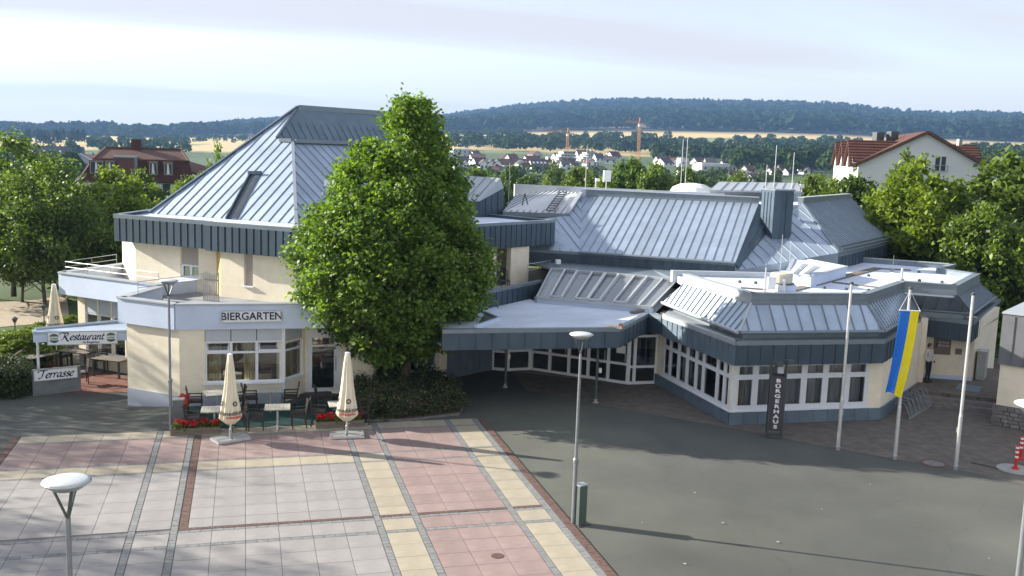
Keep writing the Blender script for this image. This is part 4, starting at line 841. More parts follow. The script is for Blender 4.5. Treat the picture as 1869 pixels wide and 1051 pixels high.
part('notice', MB().slab([(p.x-dd_.x*.22-.03, p.y-dd_.y*.22-.03, 1.3), (p.x+dd_.x*.18-.03, p.y+dd_.y*.18-.03, 1.3), (p.x+dd_.x*.18-.03, p.y+dd_.y*.18-.03, 1.62), (p.x-dd_.x*.22-.03, p.y-dd_.y*.22-.03, 1.62)], .006), signw, HB)
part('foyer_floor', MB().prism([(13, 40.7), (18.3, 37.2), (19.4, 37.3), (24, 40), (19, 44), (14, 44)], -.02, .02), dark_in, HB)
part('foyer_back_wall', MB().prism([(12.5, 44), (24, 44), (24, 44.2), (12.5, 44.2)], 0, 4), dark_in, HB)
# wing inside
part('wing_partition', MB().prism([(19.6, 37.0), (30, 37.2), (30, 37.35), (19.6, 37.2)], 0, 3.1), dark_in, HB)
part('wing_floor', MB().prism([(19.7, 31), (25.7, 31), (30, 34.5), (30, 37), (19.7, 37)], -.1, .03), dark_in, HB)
# ================================================================== annex at the right edge
AX = thing('annex_building', 'small flat-roofed cream annex with grey cladding and stone base at right edge', 'building', (31, 29, 0))
ap = [(29.812, 29.486), (30.713, 28.282)]
a, b = Vector(ap[0]), Vector(ap[1]); d = (b-a).normalized(); b = a + d*4; bkv = Vector((-d.y, d.x))*4.5
part('wall', MB().prism([tuple(a), tuple(b), tuple(b+bkv), tuple(a+bkv)], .75, 2.5), cream, AX)
axz = 4.1943
f = part('fascia', MB().prism([tuple(a-d*.06-bkv*.02), tuple(b-bkv*.02), tuple(b+bkv), tuple(a-d*.06+bkv)], 2.3, axz), mat('zinc_brownish', (.165, .17, .185), .5, .3, .08, 2), AX)
axm = f.data.materials[0]
A_, B_ = a-d*.06-bkv*.02, b-bkv*.02; C_ = a-d*.06+bkv
panels(f, 'fascia_panel', [tuple(A_) + (2.3,), tuple(B_) + (2.3,), tuple(B_) + (axz-.06,), tuple(A_) + (axz-.06,)], (0, 0, 1), .42, axm, hint=(0, -1, 0)); panels(f, 'fascia_panel', [tuple(C_) + (2.3,), tuple(A_) + (2.3,), tuple(A_) + (axz-.06,), tuple(C_) + (axz-.06,)], (0, 0, 1), .5, axm, hint=(-1, 0, 0))
part('coping', MB().prism([tuple(A_-d*.04-bkv*.01), tuple(B_-bkv*.01), tuple(B_+bkv*.0), tuple(C_)], axz+.002, axz+.06), zinc_pale, AX)
st = part('stone_base', MB().prism([tuple(a-d*.1-bkv*.02), tuple(b-bkv*.02), tuple(b+bkv), tuple(a-d*.1+bkv)], -.2, .73), stone_m, AX)
for r_ in range(5):
    x = random.uniform(0, .2)
    while x < 3.6:
        w_ = random.uniform(.2, .45); p = a - d*.1 - bkv*.028 + d*(x+w_/2); part('stone', MB().box(p.x, p.y, .02+r_*.142, w_-.025, .1+random.uniform(0, .05), .125, math.atan2(d.y, d.x)), stone_m, st); x += w_
# raised platform and steps
sa, sb_ = Vector([28.257, 32.7552]), Vector([30.9272, 30.6927]); d = (sb_-sa).normalized(); n_ = Vector((-d.y, d.x))
for k in range(3):
    solid('stair_step', MB().prism([tuple(sa-d*.6+n_*(.36*k)), tuple(sb_+d*.2+n_*(.36*k)), tuple(sb_+d*2.4+n_*7.5), tuple(sa-d*.1+n_*6.5)], .15*k - .02, .15*k+.15-.002*k), pav_brick if k == 2 else stone_m, kind='structure')
# ================================================================== street lamps
def make_lamp(H, joint):
    t = thing('street_lamp', 'lamp', 'street lamp', (0, 0, 0), 'saucer-shaped street lamps on steel posts')
    part('post', MB().lathe([(.055, 0), (.055, joint), (.042, joint+.05), (.036, H-.62), (.034, H-.5)], 12), lamp_steel, t)
    part('collar', MB().lathe([(.072, joint-.05), (.072, joint+.03), (.05, joint+.08)], 12), lamp_steel, t)
    m = MB()
    for k in (0, 2.09, 4.19): m.bar((0, 0, H-.52), (.17*math.cos(k), .17*math.sin(k), H-.10), .035, .025)
    part('bracket', m, steel_dark, t)
    h = part('lamp_shade', MB().lathe([(.15, -.10), (.18, -.095), (.28, -.02), (.31, 0), (.305, .015)], 28, (0, 0, H)), steel, t, smooth=True)
    part('cover', MB().lathe([(.305, .015), (.25, .035), (.16, .052), (.06, .06), (.001, .062)], 28, (0, 0, H)), opal, t, smooth=True)
    return t
lamp = make_lamp(5.0054, 1.7)
pc = (10.989, 22.937, 0); pl_ = (0.406, 32.988, 0)
place(lamp, pc, .6, 'steel street lamp with a dark green cabinet at its foot, beside the plaza edge')
pf = Vector((0.535, 13.406, 5.019))
place(copy_tree(lamp), (pf.x, pf.y, pf.z-4.95), 1.0, 'nearest street lamp, rising in front of the grey plaza slabs, its foot out of view')
place(copy_tree(lamp), pl_, .6, 'slim street lamp in front of the cream restaurant wall beside the flower box')
pr = Vector((13.74, 11.144, 6.155))
place(copy_tree(lamp), (pr.x, pr.y, pr.z-4.95), .2, 'street lamp cut off by the right edge, only pole and part of its saucer showing')
t = thing('cabinet', 'tall narrow dark green distribution cabinet against the central street lamp', 'cabinet', (11.119, 22.876, 0))
c = (11.119, 22.876, 0); part('body', MB().box(c[0]+.03, c[1], .03, .24, .22, 1.03, .3), mat('green_grey_cabinet', (.075, .095, .09), .5), t); part('lid', MB().box(c[0]+.03, c[1], 1.062, .27, .25, .03, .3), steel, t); part('plinth', MB().box(c[0]+.08, c[1]-.02, 0, .38, .3, .03, .3), anthr, t)
part('door', MB().box(c[0]+.03+.03, c[1]-.105, .1, .19, .012, .9, .3), mat('green_grey_door', (.07, .09, .085), .45), t)
# ================================================================== flagpoles and flag
FP = [(21.864, 27.543, 0), (23.181, 26.333, 0), (24.483, 25.065, 0)]; FH = [5.6198, 5.6814, 5.723]
fl_lab = ['bare pale metal flagpole nearest the lettered sign tower', 'pale metal flagpole carrying the blue and yellow flag', 'bare pale metal flagpole nearest the red bollards']
def make_pole(H):
    t = thing('flagpole', 'pole', 'flagpole', (0, 0, 0), 'three flagpoles along the pavement edge')
    part('pole', MB().lathe([(.062, 0), (.06, 1.75), (.05, 1.8), (.042, H-.05)], 12), alu, t); part('cap', MB().lathe([(.05, H-.06), (.065, H-.03), (.065, H), (.02, H+.03), (.001, H+.03)], 12), steel_dark, t)
    part('cleat', MB().box(.07, 0, 1.2, .05, .03, .16), steel, t); part('sleeve', MB().lathe([(.075, 0), (.075, .12), (.062, .14)], 12), steel, t); return t
p0 = make_pole(5.65)
for k in range(3): place(p0 if k == 0 else copy_tree(p0), FP[k], 1.0*k, fl_lab[k])
fp = Vector(FP[1]); fx = .62; zt = 4.9228; zb = 2.1987
t = thing('flag', 'long hanging banner flag, blue left half and yellow right half', 'flag', (fp.x, fp.y, zt))
dirf = Vector((.93, -.36, 0)).normalized(); nf = Vector((dirf.y, -dirf.x, 0))
def cloth(s0, s1, mt, nm):
    m = MB(); nu, nv = 14, 40; vs = []
    for j in range(nv+1):
        v = j/nv
        for i in range(nu+1):
            s = s0 + (s1-s0)*i/nu; w = 1 - .10*v
            x = (s-.42)*w*.68 - .17*v - .10*v*v; z = zt - (zt-zb)*v - (.20*v*v)*max(0, s-.45) + .05*v*math.sin(s*7)
            o = .05*math.sin(s*14 + v*3)*(.25+v) + .035*math.sin(s*5 - v*6)*v + .10
            q = fp + dirf*x + nf*o; vs.append((q.x, q.y, z))
    m.add(vs, [(j*(nu+1)+i, j*(nu+1)+i+1, (j+1)*(nu+1)+i+1, (j+1)*(nu+1)+i) for j in range(nv) for i in range(nu)]); return part(nm, m, mt, t, smooth=True)
cloth(0, .47, flag_blue, 'blue_cloth'); cloth(.47, .88, flag_yellow, 'yellow_cloth')
A_, B_ = fp + dirf*-.31 + nf*.1 + Vector((0, 0, zt)), fp + dirf*.34 + nf*.1 + Vector((0, 0, zt))
part('crossbar', MB().tube(A_, B_, .022, n=8), white_p, t)
part('cord', MB().tube(A_, fp + Vector((0, 0, zt+.62)), .007, n=4).tube(B_, fp + Vector((0, 0, zt+.62)), .007, n=4), white_p, t)
# ================================================================== lettered sign tower
g = Vector((20.467, 29.272, 0))
sc_w = .47; ht = 2.7203; bz = 0.2748; tz_ = 2.2004
t = thing('sign_tower', 'anthracite vertical sign reading BÜRGERHAUS in white letters on a steel frame with spotlights', 'sign', tuple(g))
rd = Vector((.90, -.43, 0)).normalized(); nd = Vector((rd.y, -rd.x, 0)); e = Vector((0, 0, 1))
m = MB(); cs_ = [g + rd*(.25*i) + nd*(.22*j) for i in (-1, 1) for j in (-1, 1)]
for c in cs_: m.bar(c, c + e*ht, .035)
for z in (.06, ht-.02):
    for i, j in ((0, 1), (1, 3), (3, 2), (2, 0)): m.bar(cs_[i] + e*z, cs_[j] + e*z, .03)
part('frame', m, steel_dark, t)
for s_, a_, b_ in ((nd*.235, rd, .235), (nd*-.235, rd, .235)):
    c = g + s_; part('board', MB().slab([c - a_*b_ + e*bz, c + a_*b_ + e*bz, c + a_*b_ + e*tz_, c - a_*b_ + e*tz_], .02), anthr, t)
part('board', MB().slab([g + rd*.24 - nd*.2 + e*bz, g + rd*.24 + nd*.2 + e*bz, g + rd*.24 + nd*.2 + e*tz_, g + rd*.24 - nd*.2 + e*tz_][::-1], .02), anthr, t)
wd = 'BÜRGERHAUS'; st_ = (tz_-bz-.12)/len(wd)
for k, ch in enumerate(wd):
    part('letter', text_mb(ch, g + nd*.262 + e*(tz_-.06-st_*(k+.5) - (.015 if ch == 'Ü' else 0)), rd, e, st_*.92, .006, off=.007, sx=1.6), signw, t)
for i, dx_ in ((-1, -.02), (1, .34)):
    c = g + rd*dx_ + nd*.30 + e*(ht-.12 if i < 0 else ht+.02); s_ = part('spotlight', MB().box(c.x, c.y, c.z-.05, .26, .14, .12, .1), steel_dark, t); part('arm', MB().bar(g + rd*(.1*i) + e*(ht-.02), c, .03), steel_dark, s_)
# ================================================================== wall signs
def sign(name, label, a, b, z0, z1, depth=.06):
    t = thing(name, label, 'sign', (a[0], a[1], z0)); d = (Vector((b[0], b[1]))-Vector((a[0], a[1]))).normalized(); n_ = Vector((d.y, -d.x))
    q = [Vector((a[0], a[1])) + n_*k for k in (.0, depth)] ; r = [Vector((b[0], b[1])) + n_*k for k in (.0, depth)]
    part('board', MB().prism([tuple(q[1]), tuple(r[1]), tuple(r[0]), tuple(q[0])], z0, z1), signw, t)
    m = MB(); f0, f1 = Vector((q[1].x, q[1].y, 0)) + Vector((n_.x, n_.y, 0))*.006, Vector((r[1].x, r[1].y, 0)) + Vector((n_.x, n_.y, 0))*.006
    for za in (z0, z1): m.bar(f0 + Vector((0, 0, za)), f1 + Vector((0, 0, za)), .02, .03)
    for ff in (f0, f1): m.bar(ff + Vector((0, 0, z0)), ff + Vector((0, 0, z1)), .02, .03)
    part('rim', m, steel, t)
    mid = (Vector((q[1].x, q[1].y, 0)) + Vector((r[1].x, r[1].y, 0)))/2 + Vector((n_.x, n_.y, 0))*.003; return t, mid, Vector((d.x, d.y, 0)), (r[1]-q[1]).length, Vector((n_.x, n_.y, 0))
py_ = PL0[1]-.10
sx0, sx1 = 1.976, 4.052
bz0, bz1 = 3.0774, 3.4892
t, mid, d, w_, n_ = sign('biergarten_sign', 'white box sign reading BIERGARTEN in dark letters on the pale blue parapet', (sx0, py_), (sx1, py_), bz0, bz1, .1)
part('lettering', text_mb('BIERGARTEN', mid + e*((bz0+bz1)/2), d, e, (bz1-bz0)*.93, .006, off=.006, sx=.97), navy, t)
# calligraphic letters written with a broad nib
GL = {
 'R': ([[(-.42, .78), (-.40, .92), (-.22, 1.0), (.1, .98), (.5, .98), (.64, .9), (.64, .74), (.5, .58), (.24, .54)], [(.3, .98), (.24, .6), (.16, .25), (.05, .05), (-.08, 0)], [(.26, .54), (.4, .35), (.55, .1), (.72, -.12), (.9, -.16)]], .98),
 'T': ([[(-.1, .72), (-.12, .86), (0, .97), (.3, .97), (.6, .93), (.85, .98), (.95, 1.06)], [(.5, .96), (.44, .6), (.36, .2), (.26, .04), (.1, .0), (.02, .06)]], .80),
 'e': ([[(.06, .3), (.3, .36), (.42, .46), (.36, .56), (.22, .54), (.08, .38), (.04, .18), (.12, .04), (.26, .02), (.42, .14)]], .46),
 's': ([[(.40, .5), (.28, .56), (.16, .48), (.18, .36), (.32, .24), (.32, .1), (.18, .01), (.02, .06)]], .42),
 't': ([[(.24, .82), (.18, .5), (.1, .16), (.14, .02), (.26, .03), (.36, .12)], [(.04, .54), (.38, .56)]], .38),
 'a': ([[(.44, .52), (.28, .56), (.1, .42), (.04, .18), (.1, .03), (.2, .04), (.34, .22), (.44, .5)], [(.46, .54), (.40, .2), (.42, .04), (.5, .02), (.58, .1)]], .58),
 'u': ([[(.0, .46), (.08, .54), (.12, .5), (.06, .2), (.1, .03), (.22, .04), (.38, .26)], [(.46, .54), (.40, .2), (.42, .04), (.5, .02), (.58, .1)]], .58),
 'r': ([[(.0, .46), (.08, .54), (.12, .48), (.06, .2), (.02, .0)], [(.08, .28), (.2, .48), (.32, .56), (.40, .5)]], .42),
 'n': ([[(.0, .46), (.08, .54), (.12, .48), (.06, .2), (.02, .0)], [(.08, .26), (.24, .5), (.36, .54), (.42, .46), (.36, .18), (.38, .03), (.46, .02), (.54, .1)]], .56)}
def nib(word, x0, base, size, O, R_, U_, N_, ang=.62, pen=.23, thin=.085, slant=.16):
    m = MB(); x = x0; k = 0
    for ch in word:
        st, adv = GL[ch]
        for ln in st:
            q = [Vector((p[0]+slant*p[1], p[1])) for p in ln]; sm_ = []
            for i in range(len(q)-1):     # smooth the pen path
                p0_, p1_, p2_, p3_ = q[max(i-1, 0)], q[i], q[i+1], q[min(i+2, len(q)-1)]
                for s in range(4): t_ = s/4; sm_.append(.5*((2*p1_) + (p2_-p0_)*t_ + (2*p0_-5*p1_+4*p2_-p3_)*t_*t_ + (3*p1_-p0_-3*p2_+p3_)*t_**3))
            sm_.append(q[-1]); nv = Vector((math.cos(ang), math.sin(ang)))*pen/2; vs = []
            for i, p in enumerate(sm_):
                tg = (sm_[min(i+1, len(sm_)-1)] - sm_[max(i-1, 0)]); tg = tg.normalized() if tg.length else Vector((1, 0)); pr_ = Vector((-tg.y, tg.x)); hw = max(abs(pr_.dot(nv)), thin/2)
                vs += [p + pr_*hw, p - pr_*hw]
            k += 1; to3 = lambda p: O + R_*((x+p.x)*size) + U_*(base+p.y*size) + N_*(.0012 + .0003*(k % 7))
            m.add([to3(p) for p in vs], [(2*i, 2*i+1, 2*i+3, 2*i+2) for i in range(len(sm_)-1)])
        x += adv
    return m, x
def wlen(w): return sum(GL[c][1] for c in w)
# terrace roof carrying the Restaurant sign
TR0, TR1 = [-4.973, 39.761], [-1.567, 39.855]
t = thing('terrace_canopy', 'flat grey terrace roof beside the cream restaurant wall carrying the Restaurant sign', 'canopy', (TR0[0], TR0[1], -.3))
d = (Vector(TR1)-Vector(TR0)).normalized(); bk = Vector((-d.y, d.x))
tb0, tb1 = Vector([-4.299, 40.293]), Vector([-1.677, 40.935])
part('roof', MB().prism([TR0, TR1, tuple(Vector(TR1)+bk*1.9), tuple(Vector(TR0)+bk*.5-d*.1)], 2.0, 2.12), zinc_roof, t)
part('beam', MB().prism([TR0, TR1, tuple(Vector(TR1)+bk*.1), tuple(Vector(TR0)+bk*.1)], 1.722, 2.0), band, t)
part('gutter', MB().tube((TR0[0]+bk.x*.5, TR0[1]+bk.y*.5, 2.15), (TR1[0]+bk.x*1.9, TR1[1]+bk.y*1.9, 2.2), .06), zinc_pale, t)
for s in (.1,): p = Vector(TR0)+d*s+bk*.3; part('post', MB().tube((p.x, p.y, -.3), (p.x, p.y, 2.0), .05), wframe, t)
rs0 = Vector(TR0)+d*0.5; rs1 = Vector(TR1)-d*.43
rz0, rz1 = 1.6146, 2.1186
t, mid, d3, w_, n3 = sign('restaurant_sign', 'long white sign reading Restaurant between two green beer emblems on the terrace roof', tuple(rs0), tuple(rs1), rz0, rz1, .05)
hs = rz1-rz0; sz = w_*.60/wlen('Restaurant'); c0 = mid + e*(rz0) 
m, _ = nib('Restaurant', -wlen('Restaurant')/2*.98, hs*.36, sz, c0, d3, e, n3); part('lettering', m, navy, t)
part('small_lettering', text_mb('im Bürgerhaus', c0 + d3*(w_*.12) + e*(hs*.16), d3, e, hs*.2, .003, off=.003), navy, t)
lgreen = mat('emblem_green', (.06, .13, .08), .5)
for s in (-.405, .405):
    c = c0 + d3*(w_*s) + e*(hs*.5); m = MB(); r_ = hs*.36
    em = part('emblem', MB().add([c + n3*.004 + d3*(r_*math.cos(2*PI*i/28)) + e*(r_*math.sin(2*PI*i/28)) for i in range(28)], [tuple(range(28))]), lgreen, t)
    part('emblem_band', MB().slab([c + n3*.010 - d3*r_*1.05 - e*r_*.38, c + n3*.010 + d3*r_*1.05 - e*r_*.38, c + n3*.010 + d3*r_*1.05 + e*r_*.38, c + n3*.010 - d3*r_*1.05 + e*r_*.38], .004), signw, em)
    part('emblem_lettering', text_mb('Licher', c + n3*.012, d3, e, r_*.62, .002, off=.004), lgreen, em)
# Terrasse wall
TW0, TW1 = [-5.001, 39.493], [-3.391, 40.039]
wt_ = 0.7095; wm_ = 0.2809
d = (Vector(TW1)-Vector(TW0)).normalized(); bk = Vector((-d.y, d.x))
t = thing('terrace_wall', 'low grey panel wall beside the hedge carrying the Terrasse sign', 'wall', (TW0[0], TW0[1], -.3))
part('wall', MB().prism([TW0, TW1, tuple(Vector(TW1)+bk*.12), tuple(Vector(TW0)+bk*.12)], -.4, wt_), mat('grey_panel', (.20, .215, .225), .8, 0, .12, 2, stain=.2), t)
for k in range(2): a = Vector(TW0)+d*(.02+.86*k*1.0)-bk*.012; b = Vector(TW0)+d*min((Vector(TW1)-Vector(TW0)).length, .84+.9*k)-bk*.012; part('panel', MB().prism([tuple(a), tuple(b), tuple(b+bk*.01), tuple(a+bk*.01)], -.26, wm_-.03), t.children[0].data.materials[0] if t.children else band, t)
a_, b_ = Vector(TW0)+d*.05-bk*.03, Vector(TW1)-d*.12-bk*.03
t, mid, d3, w_, n3 = sign('terrasse_sign', 'white board reading Terrasse in dark script letters on the low grey wall', tuple(a_), tuple(b_), wm_, wt_-.01, .03)
hs = wt_-wm_; sz = w_*.80/wlen('Terrasse'); m, _ = nib('Terrasse', -wlen('Terrasse')/2, hs*.2, sz, mid + e*wm_, d3, e, n3); part('lettering', m, navy, t)
# terrace floor, fence, hedge
tf = [(-5.9, 40.16), (-3.31, 39.73), (-1.55, 39.58), (-1.4, 37.7), (-.6, 41), (-4.9, 45.0), (-5.6, 48), (-8.5, 48), (-8, 42)]
solid('terrace_floor', MB().prism(tf, -.5, -.285), pav_red, kind='structure')
ff = [(-6.41, 42.58, 0.5), (-5.58, 47.24, 0.75)]
t = thing('terrace_fence', 'dark weathered wooden rail fence along the left side of the terrace', 'fence', (ff[0][0], ff[0][1], -.3))
A_, B_ = Vector(ff[0]), Vector(ff[1]); A_ -= (B_-A_)*.25
for k in range(2):
    o = Vector((0, 0, -.28*k)); part('rail', MB().bar(A_+o, B_+o, .05, .12), wood_grey, t)
for k in range(5): p = A_+(B_-A_)*(k/4)+Vector((.04, .02, 0)); part('post', MB().bar((p.x, p.y, -.35), (p.x, p.y, p.z+.06), .08), wood_grey, t)
# ================================================================== parasols
def make_parasol(H, hem, rad, word=True, emblem=None):
    t = thing('parasol', 'parasol', 'parasol', (0, 0, 0), 'closed cream parasols')
    part('pole', MB().lathe([(.03, .02), (.03, H-.1)], 10), alu, t)
    n = 64
    fold = lambda i, k: 1 + (.13 if k > 1 else .03)*math.cos(i*2*PI/n*8 + .25*k) + (.035*math.cos(i*2*PI/n*16 + k) if k > 2 else 0)
    prof = [(.075, H), (.095, H-.10), (.12, H-.35), (.20, hem+.95), (.29, hem+.38), (.335, hem+.14), (.28, hem+.06), (.13, hem-.08), (.05, hem-.10)]
    part('canopy', MB().lathe(prof, n, (0, 0, 0), fold), canvas, t, smooth=True)
    part('cap', MB().lathe([(.085, H-.02), (.09, H+.03), (.04, H+.05), (.001, H+.05)], 12), white_p, t)
    def on(a0, z0, sc):
        def f(x, y, z):
            zz_ = z0 + y; r = float(np.interp(zz_, [hem+.14, hem+.38, hem+.95, H-.35], [.345, .30, .21, .13]))*1.13 + .006 + z; th = a0 + x/.30; return Vector((r*math.cos(th), r*math.sin(th), zz_))
        return f
    if word:
        for k in (0, 1): part('lettering', text_mb('Benediktiner', (0, 0, 0), (1, 0, 0), (0, 0, 1), .175, .002, off=.002, warp=on(-PI/2 + k*PI, hem+.33, 1)), black_m, t)
        for k in (0, 1): part('small_lettering', text_mb('WEISSBRÄU', (0, 0, 0), (1, 0, 0), (0, 0, 1), .085, .002, off=.003, warp=on(-PI/2 + k*PI, hem+.20, 1)), red_p, t)
    for k in range(4): part('emblem', text_mb('O', (0, 0, 0), (1, 0, 0), (0, 0, 1), .20, .002, off=.008, warp=on(-PI/2 + k*PI/2 + .1, hem+.62, 1)), black_m, t)
    return t
def add_base(t):
    part('base_frame', MB().bar((-.55, -.3, .05), (.55, -.3, .05), .07, .08).bar((-.55, .3, .05), (.55, .3, .05), .07, .08).bar((-.52, -.3, .05), (-.52, .3, .05), .07, .08).bar((.52, -.3, .05), (.52, .3, .05), .07, .08).bar((-.5, 0, .06), (.5, 0, .06), .08, .07), alu, t)
    for a, b in ((-.27, -.15), (.27, -.15), (-.27, .15), (.27, .15)): part('weight_slab', MB().box(a, b, .02, .46, .26, .06), concrete, t)
    part('socket', MB().lathe([(.05, .05), (.05, .35), (.035, .38)], 10).tube((.05, 0, .42), (.1, 0, .42), .012), steel, t)
um = make_parasol(2.78, .62, .33); add_base(um)
pa, pb = (6.003, 31.502, 0), (2.316, 31.646, 0)
place(um, (pa[0], pa[1], .024), -.05, 'closed cream parasol standing in front of the right-hand flower box')
place(copy_tree(um), (pb[0], pb[1], .024), .42, 'closed cream parasol standing by the left flower box, nearest the restaurant wall corner')
pt = (-5.105, 44.943, -0.29)
HT = 3.1773+.29
u3 = make_parasol(HT, HT-2.0, .3); place(u3, (pt[0], pt[1], -.29), .3, 'tallest closed cream parasol, standing on the terrace behind the Restaurant sign')
# ================================================================== chairs and tables
def make_chair(seat_m):
    t = thing('chair', 'chair', 'chair', (0, 0, 0))
    part('seat', MB().box(0, .02, .42, .46, .46, .045), wicker, t); part('cushion', MB().box(0, .03, .466, .42, .40, .03), seat_m, t)
    m = MB(); 
    for s in (-.2, 0, .2): m.bar((s, -.22, .44), (s, -.30, .93), .03, .03)
    m.bar((-.23, -.305, .93), (.23, -.305, .93), .05, .05); b = part('backrest', m, wicker, t)
    for k in range(5): part('slat', MB().bar((-.21, -.235-.013*k, .52+.08*k), (.21, -.235-.013*k, .52+.08*k), .018, .055), wicker, b)
    for s in (-1, 1):
        part('leg', MB().bar((s*.21, .22, 0), (s*.21, .21, .64), .04, .04), wicker, t); part('leg', MB().bar((s*.21, -.25, 0), (s*.21, -.21, .5), .04, .04), wicker, t)
        part('armrest', MB().bar((s*.22, -.27, .66), (s*.22, .24, .65), .05, .03), wicker, t)
    return t
def make_table(w, dp):
    t = thing('bistro_table', 'table', 'table', (0, 0, 0)); nb = 7; tp = part('tabletop', MB().box(0, 0, .70, w-.02, dp-.02, .02), wood_grey, t)
    for k in range(nb): part('plank', MB().box(-w/2 + w*(k+.5)/nb, 0, .722, w/nb-.006, dp, .025), tabletop, tp)
    part('pillar', MB().tube((0, 0, .05), (0, 0, .70), .032), alu, t)
    for a in (.0, PI/2):
        q = [(.36*math.cos(a+b)*1, .36*math.sin(a+b), .02 if abs(c) > .9 else .06) for b, c in ((0, 1), (PI, -1))]; part('foot', MB().bar(q[0], (0, 0, .07), .05, .035).bar((0, 0, .07), q[1], .05, .035), alu, t)
    return t
TB = [(1.811, 34.995), (1.783, 32.804), (3.643, 35.187), (3.817, 32.795), (6.183, 34.812), (5.932, 32.928)]
tl = ['front left bistro table, half behind the left parasol', 'bistro table against the restaurant wall plinth behind the left parasol']
tlab = ['bistro table standing close under the left end of the large window', 'bistro table directly behind the left flower box', 'bistro table under the right end of the large window', 'bistro table in the open middle of the green carpet', 'bistro table nearest the entrance door', 'bistro table directly behind the right flower box']
tab0 = make_table(.84, .76); ch0 = make_chair(wicker); first = True
clab = {(0, -1): 'dark chair at the wall end of the table under the large window, left side', (0, 1): 'dark chair hidden behind the left parasol, by the window', (1, -1): 'dark chair just behind the left flower box', (1, 1): 'dark chair on the parasol side of the table behind the left flower box',
        (2, -1): 'dark chair left of the table under the window right end', (2, 1): 'dark chair right of the table under the window right end', (3, -1): 'dark chair left of the middle table on the green carpet', (3, 1): 'dark chair right of the middle table on the green carpet',
        (4, -1): 'dark chair in front of the entrance door', (4, 1): 'dark chair between the door table and the shrubs', (5, -1): 'dark chair at the left of the table behind the right flower box', (5, 1): 'dark chair at the shrub side of the table behind the right flower box'}
for i, (x, y) in enumerate(TB):
    place(tab0 if i == 0 else copy_tree(tab0), (x, y, .012), random.uniform(-.06, .06) + (.25 if i in (0,) else 0), tlab[i], 'whitewashed bistro tables on the green carpet')
    for s in (-1, 1):
        c = ch0 if first else copy_tree(ch0); first = False
        place(c, (x + s*random.uniform(.66, .76), y + random.uniform(-.08, .08), .012), (PI/2 if s > 0 else -PI/2) + random.uniform(-.2, .2), clab[(i, s)], 'dark brown chairs on the green carpet')
cp = [(0.72, 32.88), (2.29, 32.07), (4.47, 31.93), (6.44, 32.73), (7.14, 37.28)]
solid('green_carpet', MB().prism([(.62, 36.0), (.75, 33.3), (1.2, 33.02), (7.4, 33.02), (7.3, 36.4), (5.2, 37.0), (4.6, 36.0)], .001, .012), carpet, 'dark green outdoor carpet under the beer garden tables', 'carpet', (4, 34.5, 0))
# dark wooden terrace tables
def make_dark_table():
    t = thing('terrace_table', 'table', 'table', (0, 0, 0)); tp = part('tabletop', MB().box(0, 0, .70, 1.36, .74, .02), wicker, t)
    for k in range(6): part('plank', MB().box(0, -.4+.8*(k+.5)/6, .722, 1.42, .8/6-.008, .025), wood_grey, tp)
    for a in (-1, 1):
        for b in (-1, 1): part('leg', MB().box(a*.62, b*.33, 0, .07, .07, .70), steel_dark, t)
    return t
dt0 = make_dark_table(); tc0 = make_chair(seatc)
DT = [(-4.118, 44.191), (-2.582, 42.491), (-5.521, 43.456)]
dl = ['long terrace table with dark legs under the Restaurant sign', 'long terrace table beside the cream wall edge', 'dark terrace table beside the wooden rail fence']
for i, (x, y) in enumerate(DT): place(dt0 if i == 0 else copy_tree(dt0), (x, y, -.285), -.55 if i < 2 else .9, dl[i], 'terrace tables')
CH = [(118, 668, 2.2, 'pale-seated dark chair in front of the table under the Restaurant sign'), (163, 652, -.9, 'dark terrace chair behind the first table under the Restaurant sign'), (185, 675, .3, 'pale-seated dark chair between the two terrace tables'), (222, 672, -2.6, 'dark terrace chair almost touching the cream wall'), (148, 692, 1.9, 'dark chair half hidden by the end of the Terrasse sign'), (84, 666, -1.2, 'dark chair by the table next to the rail fence'), (60, 660, 1.2, 'dark chair close to the hedge and rail fence'), (178, 650, -2.2, 'dark chair at the back of the terrace near the window')]
CP = [(-4.718, 44.577), (-3.975, 46.264), (-3.131, 43.656), (-2.352, 43.876), (-3.574, 41.272), (-5.507, 44.882), (-5.995, 44.726), (-3.66, 46.462)]
for i, (q, pp) in enumerate(zip(CH, CP)): place(tc0 if i == 0 else copy_tree(tc0), (pp[0], pp[1], -.285), q[2], q[3], 'chairs on the brick terrace')
